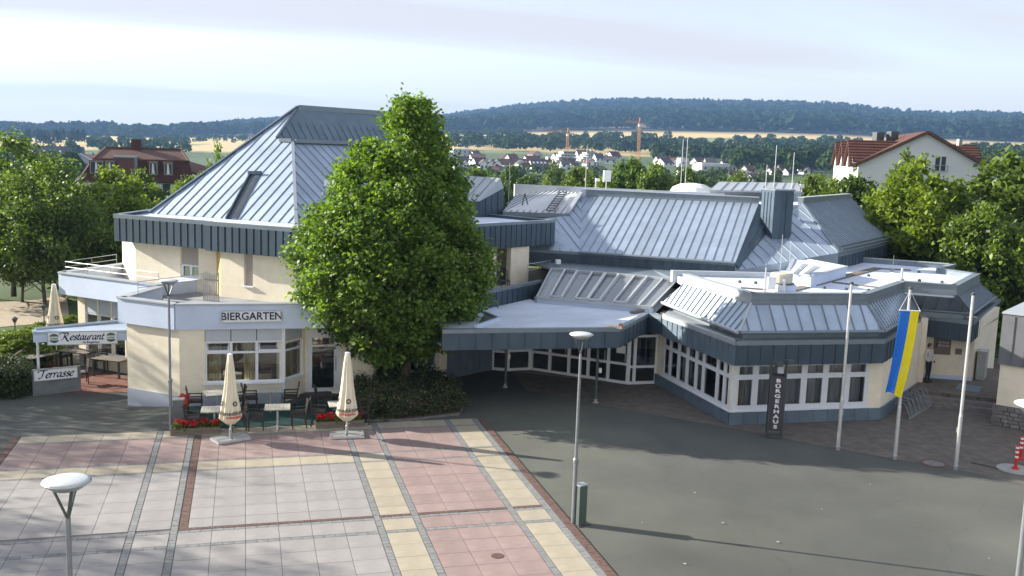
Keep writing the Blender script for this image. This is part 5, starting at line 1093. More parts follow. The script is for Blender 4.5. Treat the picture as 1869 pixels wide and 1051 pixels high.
# ================================================================== flower boxes
def leaf_cloud(n, centers, spread, size, mt, name, parent=None, label=None, cat=None, droop=0.0, loc=(0, 0, 0), kind=None, aspect=1.5, up=.5, group=None):
    """n leaf-sized faces spread round the centres"""
    ce = np.asarray(centers, float); idx = rng.integers(0, len(ce), n); sp = np.asarray(spread, float)
    p = ce[idx] + rng.normal(0, 1, (n, 3))*(sp if sp.ndim else np.array([sp]*3))
    nr = rng.normal(0, 1, (n, 3)); nr[:, 2] = np.abs(nr[:, 2]) + up; nr /= np.linalg.norm(nr, axis=1, keepdims=True)
    a = rng.normal(0, 1, (n, 3)); a[:, 2] -= droop; t = np.cross(nr, a); t /= np.linalg.norm(t, axis=1, keepdims=True); b = np.cross(nr, t)
    s = size*rng.uniform(.65, 1.35, (n, 1)); q = np.empty((n, 4, 3)); q[:, 0] = p - b*s*aspect*.5; q[:, 1] = p + t*s*.5 + nr*s*.12; q[:, 2] = p + b*s*aspect*.5 - nr*s*.1; q[:, 3] = p - t*s*.5 + nr*s*.12
    w = WL[parent.name] if parent else Vector(loc); q -= np.array(w)
    me = bpy.data.meshes.new(name); me.vertices.add(4*n); me.vertices.foreach_set('co', q.reshape(-1)); me.loops.add(4*n); me.loops.foreach_set('vertex_index', np.arange(4*n, dtype=np.int32)); me.polygons.add(n)
    me.polygons.foreach_set('loop_start', np.arange(0, 4*n, 4, dtype=np.int32)); me.polygons.foreach_set('loop_total', np.full(n, 4, dtype=np.int32)); me.update(); me.validate(); me.materials.append(mt)
    o = bpy.data.objects.new(name, me); C.objects.link(o)
    if parent: o.parent = parent; WL[o.name] = w
    else: o.location = loc; WL[o.name] = Vector(loc)
    return props(o, label, cat, group, kind)
def flower_box(a, b, h, dp, label):
    a, b = Vector(a), Vector(b); d = (b-a).normalized(); n_ = Vector((-d.y, d.x, 0)); t = thing('flower_box', label, 'flower box', tuple(a), 'wooden flower boxes with red flowers'); L = (b-a).length; e = Vector((0, 0, 1))
    for s in (0, 1):
        o = n_*(dp*s)
        for k in range(2): part('board', MB().bar(a+o+e*(h*(k+.5)/2), b+o+e*(h*(k+.5)/2), .03, h/2-.008), wood_grey, t)
    for q in (a, b): part('end_board', MB().bar(q+e*h/2, q+n_*dp+e*h/2, .03, h), wood_grey, t)
    part('soil', MB().slab([a+e*(h-.05), b+e*(h-.05), b+n_*dp+e*(h-.05), a+n_*dp+e*(h-.05)], .05), soil, t)
    ce = [a + d*random.uniform(.08, L-.08) + n_*random.uniform(.03, dp-.03) + e*(h+random.uniform(.0, .09)) for _ in range(60)]
    leaf_cloud(1100, ce, (.05, .05, .05), .07, leaf_mid, 'leaves', t)
    ce = [a + d*random.uniform(.03, L-.03) + n_*random.uniform(-.04, dp) + e*(h+random.uniform(.08, .2)) for _ in range(int(L*26))]
    leaf_cloud(1500, ce, (.04, .04, .035), .045, petal, 'flowers', t, aspect=1.1); return t
flower_box((0.449, 32.359, 0), (1.977, 32.433, 0), .26, .38, 'left weathered wooden flower box of red flowers at the foot of the slim lamp')
flower_box((5.092, 32.47, 0), (6.683, 32.56, 0), .26, .38, 'right weathered wooden flower box of red flowers beside the shrub bed')
flower_box((0.78, 33.643, 0), (0.814, 35.303, 0), .5, .22, 'narrow planter of red flowers behind the grey metal cabinet')
c = (0.598, 33.473, 0); t = thing('utility_cabinet', 'grey metal utility cabinet between the slim lamp and the red flowers', 'cabinet', c); part('body', MB().box(c[0]+.02, c[1]+.1, 0, .36, .3, .92), mat('grey_cabinet', (.17, .185, .19), .6, .0, .08, 4), t); part('lid', MB().box(c[0]+.02, c[1]+.1, .922, .39, .33, .03), steel, t); part('door', MB().box(c[0]+.02, c[1]-.058, .08, .31, .014, .78), mat('grey_cabinet_door', (.16, .175, .18), .55), t)
# ================================================================== picket fence on the deck
a, b = Vector([1.1893, 40.304, 3.2]), Vector([1.7654, 39.86, 3.2]); t = thing('picket_fence', 'short pale wooden picket fence on the roof terrace', 'fence', tuple(a)); d = (b-a); Ld = d.length; d.normalize()
for k in range(9): p = a + d*(Ld*k/8); part('picket', MB().bar(p, p + Vector((0, 0, 1.12 + .06*math.sin(k))), .05, .05), wood_pale, t)
for z in (.25, .85): part('rail', MB().bar(a + Vector((0, .04, z)), b + Vector((0, .04, z)), .03, .06), wood_pale, t)
# balcony things
q = off(ra, RE, Lr-1.75, -.1); t = thing('balcony_chair', 'dark metal garden chair in the upper balcony recess right of the tree', 'chair', (q[0], q[1], 3.2)); m = MB()
part('seat', MB().box(q[0], q[1], 3.6, .45, .42, .04), steel_dark, t); part('backrest', MB().bar((q[0]-.2, q[1]+.2, 3.62), (q[0]-.2, q[1]+.28, 4.05), .03).bar((q[0]+.2, q[1]+.2, 3.62), (q[0]+.2, q[1]+.28, 4.05), .03).bar((q[0]-.2, q[1]+.28, 4.05), (q[0]+.2, q[1]+.28, 4.05), .03).bar((q[0]-.2, q[1]+.25, 3.85), (q[0]+.2, q[1]+.25, 3.85), .03), steel_dark, t)
for s in (-1, 1):
    for v in (-1, 1): part('leg', MB().bar((q[0]+s*.2, q[1]+v*.19, 3.2), (q[0]+s*.2, q[1]+v*.19, 3.6), .03), steel_dark, t)
bx = Vector([16.5316, 44.8819, 3.5])
t = thing('lumber_stack', 'stack of pale boards lying on the roof deck behind the railing', 'boards', tuple(bx))
for k in range(4): part('board', MB().bar(bx + Vector((-1.1, -.5+.04*k, .10*k)), bx + Vector((.9, .55-.05*k, .10*k+.02)), .2, .045), render_w if k % 2 else mat('brown_board', (.16, .07, .05), .8), t)
steel_mid = mat('weathered_steel', (.20, .22, .235), .5, .5, .12, 8)
# ================================================================== bike rack
a, b = Vector((26.88, 30.484, 0)), Vector((29.093, 32.068, 0)); d = (b-a).normalized(); n_ = Vector((-d.y, d.x, 0)); e = Vector((0, 0, 1))
t = thing('bike_rack', 'empty grey steel bicycle rack by the cream wall behind the flag', 'bike rack', tuple(a))
a0_, b0_ = a, b; L_ = (b-a).length
part('ground_rail', MB().bar(a + e*.04, b + e*.04, .06, .06), steel, t); part('ground_rail', MB().bar(a + n_*1.1 + e*.04, b + n_*1.1 + e*.04, .06, .06), steel, t)
for k in range(12):
    p = a + (b-a)*((k+.5)/12); m = MB()
    for s in (-.06, .06):
        q = p + d*s; hgt = .75 if k % 2 else .55; m.path([q + n_*0.0 + e*.05, q + n_*.25 + e*hgt, q + n_*.5 + e*hgt, q + n_*.7 + e*.3, q + n_*1.1 + e*.05], .014, 6)
    part('wheel_holder', m, steel_mid, t)
# ================================================================== notice board, cabinet, person by the recess
RWd = (Vector(RW1)-Vector(RW0)); Lw = RWd.length; RWd.normalize(); rn = Vector((RWd.y, -RWd.x))
def onwall(s0, s1, z0, z1, k=.03, th=.03):
    A_, B_ = Vector(RW0)+RWd*s0+rn*k, Vector(RW0)+RWd*s1+rn*k; return MB().prism([tuple(A_), tuple(B_), tuple(B_-rn*th), tuple(A_-rn*th)], z0, z1)
t = thing('notice_board', 'brownish framed notice board with small pages on the shaded recess wall', 'notice board', (RW0[0], RW0[1], 1.2)); tb = mat('taupe_board', (.19, .15, .13), .7)
part('board', onwall(.42, 1.12, 1.5, 2.25), tb, t)
for i in range(3):
    for j in range(2): part('page', onwall(.62+.15*i, .74+.15*i, 1.98-.14*j, 2.08-.14*j, .036, .004), mat('paper_grey', (.42, .40, .38), .8), t)
part('figure_print', onwall(.5, .56, 1.8, 2.0, .036, .004), wicker, t)
solid('wall_plaque', onwall(1.32, 1.58, 1.55, 1.8), tb, 'small brownish plaque right of the notice board on the recess wall', 'plaque', (RW1[0], RW1[1], 1.6))
c = Vector([33.1463, 34.1368, 0.45]); t = thing('meter_cabinet', 'pale grey tall meter cabinet against the cream wall right of the recess', 'cabinet', tuple(c)); ang = math.radians(42)
cb_ = mat('pale_cabinet', (.40, .41, .40), .6, 0, .06, 4, stain=.12); part('body', MB().box(c.x+.25, c.y+.3, .5, .75, .34, 1.15, ang), cb_, t); part('lid', MB().box(c.x+.25, c.y+.3, 1.652, .8, .39, .05, ang), cb_, t); part('base', MB().box(c.x+.25, c.y+.3, .02, .72, .31, .478, ang), cb_, t)
solid('floor_grating', MB().box(31.5714, 32.9895, .452, 1.3, .9, .012, .75), zinc_plinth, 'blue grey metal floor plate on the raised platform by the meter cabinet', 'floor plate', (31.571, 32.989, 0.45))
def person():
    g = Vector([30.1897, 34.215, 0.45]) + Vector((.22, -.12, 0)); t = thing('person', 'person in a pale top and dark trousers standing at the shaded wall corner', 'person', tuple(g))
    bm = bpy.data.meshes.new('body'); H = 1.68
    J = {'pel': (0, 0, .92), 'wai': (0, 0, 1.08), 'che': (0, .01, 1.28), 'nk': (0, 0, 1.44), 'hd': (0, -.02, 1.54), 'top': (0, -.01, 1.66), 'sl': (-.17, .01, 1.38), 'sr': (.17, .01, 1.38), 'el': (-.23, .02, 1.12), 'er': (.23, .02, 1.12), 'wl': (-.2, -.12, .93), 'wr': (.21, -.1, .92), 'hl': (-.19, -.16, .85), 'hr': (.2, -.14, .84),
         'pl': (-.09, 0, .88), 'pr': (.09, 0, .88), 'kl': (-.1, -.03, .49), 'kr': (.11, 0, .49), 'al': (-.1, .02, .08), 'ar': (.12, .03, .08), 'tl': (-.11, -.15, .03), 'tr': (.14, -.14, .03)}
    rad = dict(pel=.14, wai=.125, che=.145, nk=.055, hd=.09, top=.06, sl=.07, sr=.07, el=.045, er=.045, wl=.032, wr=.032, hl=.035, hr=.035, pl=.09, pr=.09, kl=.06, kr=.06, al=.042, ar=.042, tl=.035, tr=.035)
    E_ = [('pel', 'wai'), ('wai', 'che'), ('che', 'nk'), ('nk', 'hd'), ('hd', 'top'), ('che', 'sl'), ('sl', 'el'), ('el', 'wl'), ('wl', 'hl'), ('che', 'sr'), ('sr', 'er'), ('er', 'wr'), ('wr', 'hr'), ('pel', 'pl'), ('pl', 'kl'), ('kl', 'al'), ('al', 'tl'), ('pel', 'pr'), ('pr', 'kr'), ('kr', 'ar'), ('ar', 'tr')]
    nm = list(J); bm.from_pydata([J[k] for k in nm], [(nm.index(a), nm.index(b)) for a, b in E_], [])
    o = bpy.data.objects.new('body', bm); C.objects.link(o); o.parent = t; o.rotation_euler = (0, 0, .3)
    md = o.modifiers.new('skin', 'SKIN'); sv = bm.skin_vertices[0].data
    for i, k in enumerate(nm): sv[i].radius = (rad[k], rad[k]*(.8 if k in ('che', 'wai', 'pel') else 1)); sv[i].use_root = (k == 'pel')
    o.modifiers.new('sub', 'SUBSURF').levels = 2
    sk = mat('skin', (.45, .27, .19), .6, 0, .05, 8); n = sk.node_tree.nodes; l = sk.node_tree.links; tcn = n.new('ShaderNodeTexCoord'); sp = n.new('ShaderNodeSeparateXYZ'); l.new(tcn.outputs['Object'], sp.inputs[0])
    cr_ = n.new('ShaderNodeValToRGB'); cr_.color_ramp.interpolation = 'CONSTANT'; el = cr_.color_ramp.elements; el[0].color = (.02, .02, .02, 1); el[1].position = .07/1.8; el[1].color = (.02, .022, .03, 1)
    for p_, c_ in ((.93/1.8, (.50, .48, .46)), (1.43/1.8, (.45, .27, .19))): x = el.new(p_); x.color = c_ + (1,)
    dv = n.new('ShaderNodeMath'); dv.operation = 'DIVIDE'; dv.inputs[1].default_value = 1.8; l.new(sp.outputs[2], dv.inputs[0]); l.new(dv.outputs[0], cr_.inputs[0]); l.new(cr_.outputs[0], n['Principled BSDF'].inputs['Base Color']); bm.materials.append(sk)
    WL[o.name] = Vector((0, 0, 0)); h = part('hair', MB().lathe([(.06, 1.50), (.098, 1.54), (.10, 1.60), (.075, 1.66), (.03, 1.685), (.001, 1.69)], 14, (g.x, g.y+.025, g.z)), wicker, t, smooth=True)
    fc = MB()
    for s in (-1, 1): fc.box(g.x+s*.033, g.y-.105, g.z+1.56, .018, .01, .01)
    part('eyes', fc, black_m, t)
person()
# ================================================================== red bollards
bl = [(26.465, 24.735, 0), (27.476, 25.634, 0), (28.663, 26.709, 0)]
def make_bollard():
    t = thing('bollard', 'b', 'bollard', (0, 0, 0), 'red and white bollards at the right edge'); part('post', MB().lathe([(.05, 0), (.05, .74), (.03, .77), (.001, .77)], 14), red_p, t); part('foot', MB().lathe([(.11, 0), (.11, .04), (.05, .07)], 14), red_p, t)
    for z in (.36, .52, .66): part('white_ring', MB().lathe([(.052, z), (.054, z+.004), (.054, z+.066), (.052, z+.07)], 14), white_p, t)
    return t
b0 = make_bollard(); bn = ['nearest red and white bollard, on the round pale base', 'middle red and white bollard behind the nearest one', 'farthest red and white bollard, cut by the right edge of the photo']
for k in range(3): place(b0 if k == 0 else copy_tree(b0), (bl[k][0], bl[k][1], .03 if k == 0 else .01), 0, bn[k])
solid('round_slab', MB().lathe([(.55, 0), (.55, .025), (.45, .03), (.001, .03)], 24, tuple(bl[0])), concrete, 'round pale concrete base under the nearest red bollard', 'base', tuple(bl[0]))
# ================================================================== roof equipment
g = Vector([22.787, 33.302, 4.5]); t = thing('roof_fan', 'cream roof ventilator drum on a pale box on the wing roof', 'roof fan', tuple(g)); part('base', MB().box(g.x, g.y, 4.47, .8, .7, .32), band, t)
part('drum', MB().lathe([(.38, .36), (.42, .4), (.42, .72), (.36, .76), (.001, .76)], 22, (g.x-.05, g.y, 4.45)), mat('cream_metal', (.46, .45, .38), .6), t); part('skirt', MB().lathe([(.46, .32), (.46, .36), (.001, .36)], 22, (g.x, g.y, 4.46)), steel_dark, t)
def mast(name, label, u_pt, h, r=.018, box=None, cat='antenna', base=4.47):
    g = Vector(u_pt); t = thing(name, label, cat, tuple(g)); part('mast', MB().tube(g, g + Vector((0, 0, h)), r, r*.7, 8), alu, t); part('foot', MB().lathe([(.12, 0), (.12, .06), (.03, .08)], 10, tuple(g)), concrete, t)
    if box: part('box', MB().box(g.x+box[3], g.y-.06, g.z+box[0], box[1], .14, box[2]), white_p, t)
    return t
mast('antenna_mast', 'white antenna stick with a pale box beside the cream ventilator drum', (21.775, 32.846, 4.49), .98, .035, (.15, .34, .48, .22))
mast('vent_pipe', 'short grey vent pipe in the middle of the white wing roof', (30.388, 36.308, 4.49), .52, .07, None, 'vent pipe')
mast('vent_pipe', 'steel vent pipe just right of the cream ventilator drum', (22.491, 32.678, 4.49), .55, .06, None, 'vent pipe')
mast('lightning_rod', 'tallest thin lightning rod rising behind the cream ventilator drum', (23.203, 34.232, 4.6), 6.6036-4.6, .012, None, 'lightning rod')
mast('lightning_rod', 'thin lightning rod beside the roof light shaft', (25.049, 36.636, 4.6), 6.0489-4.6, .011, None, 'lightning rod')
mast('lightning_rod', 'thin lightning rod on the far right of the white wing roof', (32.207, 39.396, 4.5), .75, .011, None, 'lightning rod')
for u_pt, h, lab in (((16.656, 51.633, 6.6), 2.2, 'thin lightning rod left of the white ribbed roof'), ((20.627, 50.433, 7.4), 2.5, 'tall thin lightning rod at the left end of the hall roof parapet'), ((29.952, 58.42, 7.4), 3.2, 'lightning rod left of the pair beside the white roof dome'), ((30.345, 58.599, 7.4), 3.3, 'lightning rod right of the pair beside the white roof dome'), ((28.293, 43.949, 8), 2.2, 'lightning rod directly above the zinc roof tower'), ((31.354, 47.347, 7.9), 2.0, 'lightning rod just right of the zinc roof tower'), ((29.239, 46.415, 7.9), 1.3, 'shortest lightning rod just left of the zinc roof tower top')):
    mast('lightning_rod', lab, u_pt, h, .02, None, 'lightning rod')
mast('antenna_mast', 'white flat panel antenna on a post above the hall parapet', (22.236, 51.525, 7.5), .95, .03, (.45, .42, .62, 0))
mast('antenna_mast', 'small white hooked antenna left of the flat panel antenna', (22.052, 52.718, 7.5), .55, .035, (.42, .22, .16, .06))
mast('antenna_mast', 'small white camera post right of the zinc roof tower', (35.141, 52.492, 7.5), .55, .03, (.35, .26, .2, -.06))
g = Vector([16.8117, 49.1696, 6.3]); t = thing('roof_bracket', 'dark trestle bracket standing at the edge of the white ribbed roof', 'bracket', tuple(g))
part('leg', MB().bar(g + Vector((-.15, 0, 0)), g + Vector((.05, 0, 1.0)), .05), steel_dark, t); part('leg', MB().bar(g + Vector((.35, -.2, -.1)), g + Vector((.05, 0, 1.0)), .05), steel_dark, t)
g = (16.844, 43.316, 4.72); t = thing('floodlight', 'small white floodlight on the dark hall fascia', 'floodlight', g); fd = Vector((.59, .8)); part('head', MB().box(g[0], g[1]-.25, 4.35, .22, .2, .2), white_p, t); part('arm', MB().bar((g[0], g[1]-.2, 4.4), (g[0], g[1]+.1, 4.4), .05), steel, t)

# scraps of paper and leaves lying on the square
m = MB(); lr_ = random.Random(4)
for p in [(12.785, 22.619, 0.012), (20.775, 24.224, 0.012), (15.181, 24.484, 0.012), (14.921, 22.231, 0.012), (20.4, 18.903, 0.012), (5.929, 29.539, 0.012), (3.975, 30.526, 0.012), (8.824, 25.367, 0.012), (15.705, 20.802, 0.012), (18.14, 22.656, 0.012), (12.01, 30.987, 0.012), (12.791, 20.028, 0.012), (-2.529, 26.531, 0.012), (-1.725, 25.62, 0.012), (1.975, 25.534, 0.012)]:
    a = lr_.uniform(0, 3); s_ = lr_.uniform(.02, .045); c_, n_ = math.cos(a)*s_, math.sin(a)*s_
    m.add([(p[0]-c_, p[1]-n_, p[2]+.012), (p[0]+n_, p[1]-c_, p[2]+.02), (p[0]+c_*1.6, p[1]+n_*1.6, p[2]+.014), (p[0]-n_, p[1]+c_, p[2]+.026)], [(0, 1, 2, 3)])
solid('litter', m, mat('pale_scraps', (.42, .40, .35), .9), kind='stuff')
# ================================================================== vegetation
def build_tree(name, H, prof, nclump, per, leaf, lsize, spread, trunk_r, z_start, label=None, cat='tree', loc=(0, 0, 0), seed=1, branch=70, lean=(0, 0), shell=.42, lobes=.2, wood=None, up=.35, droop=.4, skew=0):
    r_ = np.random.default_rng(seed); random.seed(seed)
    t = thing(name, label, cat, loc); zs_, rs_ = [p[0] for p in prof], [p[1] for p in prof]; ph = r_.uniform(0, 6.28, 6); w = Vector(loc)
    cl = []
    zz_ = np.linspace(zs_[0], zs_[-1], 200); wt = np.interp(zz_, zs_, rs_)**1.55 + .02; wt /= wt.sum()
    for _ in range(nclump):
        z = r_.choice(zz_, p=wt); a = r_.uniform(0, 2*PI); R_ = np.interp(z, zs_, rs_)*(1 + lobes*(.6*math.sin(3*a+ph[0]+z*.9) + .5*math.sin(5*a-ph[1]+z*1.7) + .4*math.sin(2*a+ph[2]-z*2.3)))
        rho = R_*r_.uniform(0, 1)**shell; cl.append((rho*math.cos(a) + lean[0]*z/H + skew*math.sin(PI*min(1, z/H*1.1)), rho*math.sin(a) + lean[1]*z/H, z + r_.normal(0, .12)))
    tp = H*.94; m = MB(); pts = [(lean[0]*k/8 + .05*math.sin(k*1.3+seed), lean[1]*k/8 + .05*math.cos(k*1.7+seed), tp*k/8 - (.15 if k == 0 else 0)) for k in range(9)]
    for k in range(8): m.tube(w + Vector(pts[k]), w + Vector(pts[k+1]), trunk_r*(1-k/8.6)*(1.25 if k == 0 else 1), trunk_r*(1-(k+1)/8.6), 9, False)
    for c in sorted(cl, key=lambda c: -math.hypot(c[0], c[1]))[:branch]:
        zb = max(z_start*.9, c[2] - .55*math.hypot(c[0], c[1]) - .2); zb = min(zb, tp*.95); k = zb/tp*8; i = min(7, int(k)); b0_ = Vector(pts[i]).lerp(Vector(pts[i+1]), k-i); c_ = Vector(c); md = b0_.lerp(c_, .5) + Vector((0, 0, .12*c_.length*.1)); r0 = max(.018, trunk_r*.35*(1-zb/H))
        m.tube(w + b0_, w + md, r0, r0*.6, 5, False); m.tube(w + md, w + c_, r0*.6, .008, 4, False)
    part('trunk', m, wood or bark, t)
    global rng; keep = rng; rng = r_
    leaf_cloud(nclump*per, np.array(cl) + np.array(w), np.array(spread), lsize, leaf, 'crown', t, up=up, droop=droop); rng = keep; random.seed(seed+99)
    return t
# the big tree in front of the building
tb = Vector([8.793, 36.7179, 0])
build_tree('sweetgum_tree', 11.85, [(1.35, .9), (1.75, 1.7), (2.5, 2.6), (3.4, 3.2), (4.6, 3.6), (5.9, 3.45), (7.1, 2.95), (8.15, 2.45), (9.0, 2.0), (10.2, 1.32), (11.0, .68), (11.5, .3), (11.85, .06)], 1150, 88, leaf_main, .115, (.20, .20, .16), .2, 1.3,
           'large pointed broadleaf tree with bright green leaves in front of the restaurant', 'tree', (tb.x, tb.y, 0), 5, 130, (.0, .0), .40, .105, skew=-.66)
# shrub bed under it
sb = [(6.584, 33.186), (8.295, 33.073), (10.234, 33.581), (10.632, 34.664), (10.701, 36.809), (9.979, 38.635), (7.953, 38.611), (6.775, 36.82)]
t = thing('shrub_bed', 'low dark shrub bed with small pinkish flowers round the foot of the big tree', 'shrubs', (sb[0][0], sb[0][1], 0))
part('soil', MB().prism(sb, -.02, .12), soil, t)
def inside(p, poly):
    c = False
    for i in range(len(poly)):
        a, b = poly[i], poly[i-1]
        if (a[1] > p[1]) != (b[1] > p[1]) and p[0] < (b[0]-a[0])*(p[1]-a[1])/(b[1]-a[1]) + a[0]: c = not c
    return c
ce = []; lo = np.min(sb, axis=0); hi = np.max(sb, axis=0)
while len(ce) < 420:
    p = (random.uniform(lo[0], hi[0]), random.uniform(lo[1], hi[1]))
    if inside(p, sb): dd = min(math.dist(p, q) for q in sb); ce.append((p[0], p[1], random.uniform(.15, .55 + min(.3, dd*.3)) + .08*math.sin(p[0]*4)))
leaf_cloud(26000, ce, (.13, .13, .10), .055, leaf_shrub, 'leaves', t, aspect=1.7)
leaf_cloud(4200, [c for c in ce if c[1] < np.mean([q[1] for q in sb]) + .6], (.14, .14, .12), .03, petal_pink, 'flowers', t, aspect=1.1)
m = MB()
for _ in range(120): c = random.choice(ce); m.tube((c[0]+random.uniform(-.1, .1), c[1], .08), c, .008, .004, 4, False)
part('stems', m, bark, t)
part('bed_edging', (lambda m: [m.bar(a + (.03,), b + (.03,), .06, .10) for a, b in zip(sb, sb[1:]+sb[:1])] and m)(MB()), stone_m, t)
# hedge beside the terrace
hp = [(-8.13, 38.73), (-4.99, 39.24), (-5.55, 41.57), (-9.08, 42.94)]
t = thing('hedge', 'dense dark clipped hedge at the left edge beside the Terrasse sign', 'hedge', (hp[1][0], hp[1][1], -.3)); ht_ = 0.7662
ce = []; lo = np.min(hp, axis=0); hi = np.max(hp, axis=0)
while len(ce) < 900:
    p = (random.uniform(lo[0], hi[0]), random.uniform(lo[1], hi[1]))
    if inside(p, hp): ce.append((p[0], p[1], random.uniform(-.25, ht_)))
leaf_cloud(42000, ce, (.13, .13, .10), .065, leaf_shrub, 'leaves', t); c_ = Vector((np.mean([q[0] for q in hp]), np.mean([q[1] for q in hp])))
part('twigs', MB().prism([tuple(Vector(q).lerp(c_, .35)) for q in hp], -.35, ht_-.45), leaf_shrub, t)
# background tree kinds
kinds = {}
PR = [(.10, .30), (.2, .75), (.35, 1.0), (.55, .98), (.75, .78), (.9, .45), (1.0, .08)]
PRc = [(.08, .5), (.2, .8), (.4, .95), (.6, .8), (.8, .5), (1.0, .05)]
def kind(k, leaf, seed, prof, n, per, ls, sp, H=10, R=4, **kw):
    kinds[k] = (build_tree('background_tree', H, [(z*H, r*R) for z, r in prof], n, per, leaf, ls, sp, .16, 1.2, seed=seed, **kw), H, R)
kind('mid', leaf_mid, 11, PR, 300, 62, .26, (.33, .33, .26), lobes=.25)
kind('dark', leaf_dark, 12, PR, 300, 62, .26, (.33, .33, .26), lobes=.25)
kind('bright', leaf_bright, 13, PR, 320, 62, .22, (.34, .34, .26), lobes=.2)
kind('feather', leaf_mid, 14, [(.30, .3), (.40, .7), (.5, .9), (.65, 1.0), (.8, .75), (.92, .4), (1.0, .08)], 170, 80, .17, (.42, .42, .34), lobes=.35, shell=.5)
kind('sparse', leaf_mid, 16, PR, 1000, 10, .15, (.6, .6, .5), lobes=.1, shell=.5, branch=26)
kind('cone', leaf_mid, 15, PRc, 200, 60, .24, (.3, .3, .24), lobes=.3)
used_k = set()
def tree(k, q, R, label, cat='tree', group=None, name=None, rz=None, wide=1.0):
    src, H, R0 = kinds[k]; o = src if k not in used_k else copy_tree(src); used_k.add(k)
    o.name = name or {'mid': 'broadleaf_tree', 'dark': 'dark_tree', 'bright': 'yellow_green_tree', 'feather': 'feathery_tree', 'sparse': 'thin_tree', 'cone': 'pointed_tree'}[k]
    o.location = (q[0], q[1], q[2]); o.rotation_euler = (0, 0, random.uniform(0, 6.28)); o.scale = (R/R0, R/R0, q[3]/H); o['label'] = label; o['category'] = cat
    if group: o['group'] = group
    return o
px = lambda w, d: w*d/1783.5
tree('feather', (-10.867, 64.565, -0.6, 9.931), px(110, 66), 'tall airy light-leaved tree at the left edge behind the terrace')
tree('bright', (-8.681, 71.075, -0.8, 6.971), px(95, 72), 'sunny green tree left of the upper storey, behind the tall airy one')
tree('bright', (-4.885, 63.534, -1, 8.449), px(92, 64), 'bright yellow-green tree between the left edge trees and the zinc pyramid')
tree('mid', (-4.13, 71.663, -1, 8.369), px(46, 72), 'small dark-topped tree directly in front of the mansard house')
tree('cone', (0.648, 79.97, -2, 11.374), px(38, 80), 'slim leafy tree between the mansard house roof and the zinc pyramid')
tree('feather', (-8.107, 58.996, -1, 8.861), px(95, 60), 'loose pale green tree in the second row at the left edge')
tree('mid', (-6.361, 65.358, -0.6, 4.978), px(75, 66), 'lower round green tree right behind the terrace roof deck')
tree('feather', (-9.557, 60.751, -0.5, 5.194), px(70, 62), 'low sunny green tree over the path at the left edge')
tree('feather', (-11.858, 62.293, -0.5, 8.176), px(110, 64), 'airy tree whose crown is cut by the left edge of the photo')
tree('mid', (-1.915, 94.882, -2, 8.168), px(50, 95), 'rounded green tree low beside the pyramid, under the mansard wall')
# off to the left, throwing the shade that falls across the square
for i, (x, y, H_, R_, k) in enumerate(((-24.0, 43.0, 12.0, 3.4, 'sparse'), (-27.7, 36.2, 17.5, 3.6, 'sparse'), (-30, 32.0, 17.5, 4, 'sparse'), (-21.8, 46.9, 13, 3.4, 'sparse'), (-32.5, 27.5, 18, 4.6, 'sparse'))):
    tree(k, (x, y, -.4, H_), R_, ['tree outside the left edge, nearest the terrace hedge', 'tree outside the left edge, level with the plaza slabs', 'outermost tree beyond the left edge of the plaza', 'tree outside the left edge behind the terrace path', 'tall tree far outside the left edge'][i])
tree('bright', (39.569, 47.431, -0.5, 10.107), px(108, 60), 'broad yellow-green tree in front of the white gabled house')
tree('mid', (46.603, 46.683, -0.5, 11.131), px(125, 64), 'largest green tree, at the right edge behind the annex')
tree('mid', (40.376, 42.881, -0.3, 7.937), px(80, 57), 'lower green tree at the right edge above the annex roof')
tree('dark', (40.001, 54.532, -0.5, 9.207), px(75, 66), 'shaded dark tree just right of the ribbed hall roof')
tree('cone', (47.301, 59.142, -0.5, 11.051), px(50, 74), 'pointed tree top rising against the white gable wall')
tree('mid', (42.159, 47.924, -0.5, 9.11), px(60, 62), 'green tree between the yellow-green tree and the right edge tree')
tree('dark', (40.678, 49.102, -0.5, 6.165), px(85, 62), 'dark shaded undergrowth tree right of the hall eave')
tree('mid', (45.533, 67.645, -0.5, 8.99), px(50, 80), 'rounded bush-like tree above the right end of the hall roof')
tree('bright', (49.095, 70.106, -0.5, 8.385), px(40, 84), 'light green treetop left of the white row houses')
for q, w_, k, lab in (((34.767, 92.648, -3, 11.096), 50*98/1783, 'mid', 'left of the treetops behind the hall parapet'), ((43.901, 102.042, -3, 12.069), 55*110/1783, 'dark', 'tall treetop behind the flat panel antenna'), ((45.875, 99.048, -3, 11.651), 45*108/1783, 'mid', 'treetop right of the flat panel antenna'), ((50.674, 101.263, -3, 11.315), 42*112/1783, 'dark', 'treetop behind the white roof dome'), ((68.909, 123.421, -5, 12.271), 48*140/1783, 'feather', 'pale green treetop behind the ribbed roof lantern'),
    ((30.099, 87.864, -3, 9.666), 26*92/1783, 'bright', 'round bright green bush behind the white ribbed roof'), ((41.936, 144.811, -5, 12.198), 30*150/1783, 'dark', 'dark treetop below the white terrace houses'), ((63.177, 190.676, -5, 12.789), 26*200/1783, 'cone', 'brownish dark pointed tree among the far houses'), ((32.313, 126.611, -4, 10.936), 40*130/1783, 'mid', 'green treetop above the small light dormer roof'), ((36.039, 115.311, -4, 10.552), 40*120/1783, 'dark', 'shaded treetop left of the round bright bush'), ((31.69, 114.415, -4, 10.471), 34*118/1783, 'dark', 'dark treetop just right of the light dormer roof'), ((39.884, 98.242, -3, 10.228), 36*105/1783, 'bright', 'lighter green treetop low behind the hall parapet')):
    tree(k, q, w_, lab, group='treetops beyond the hall')
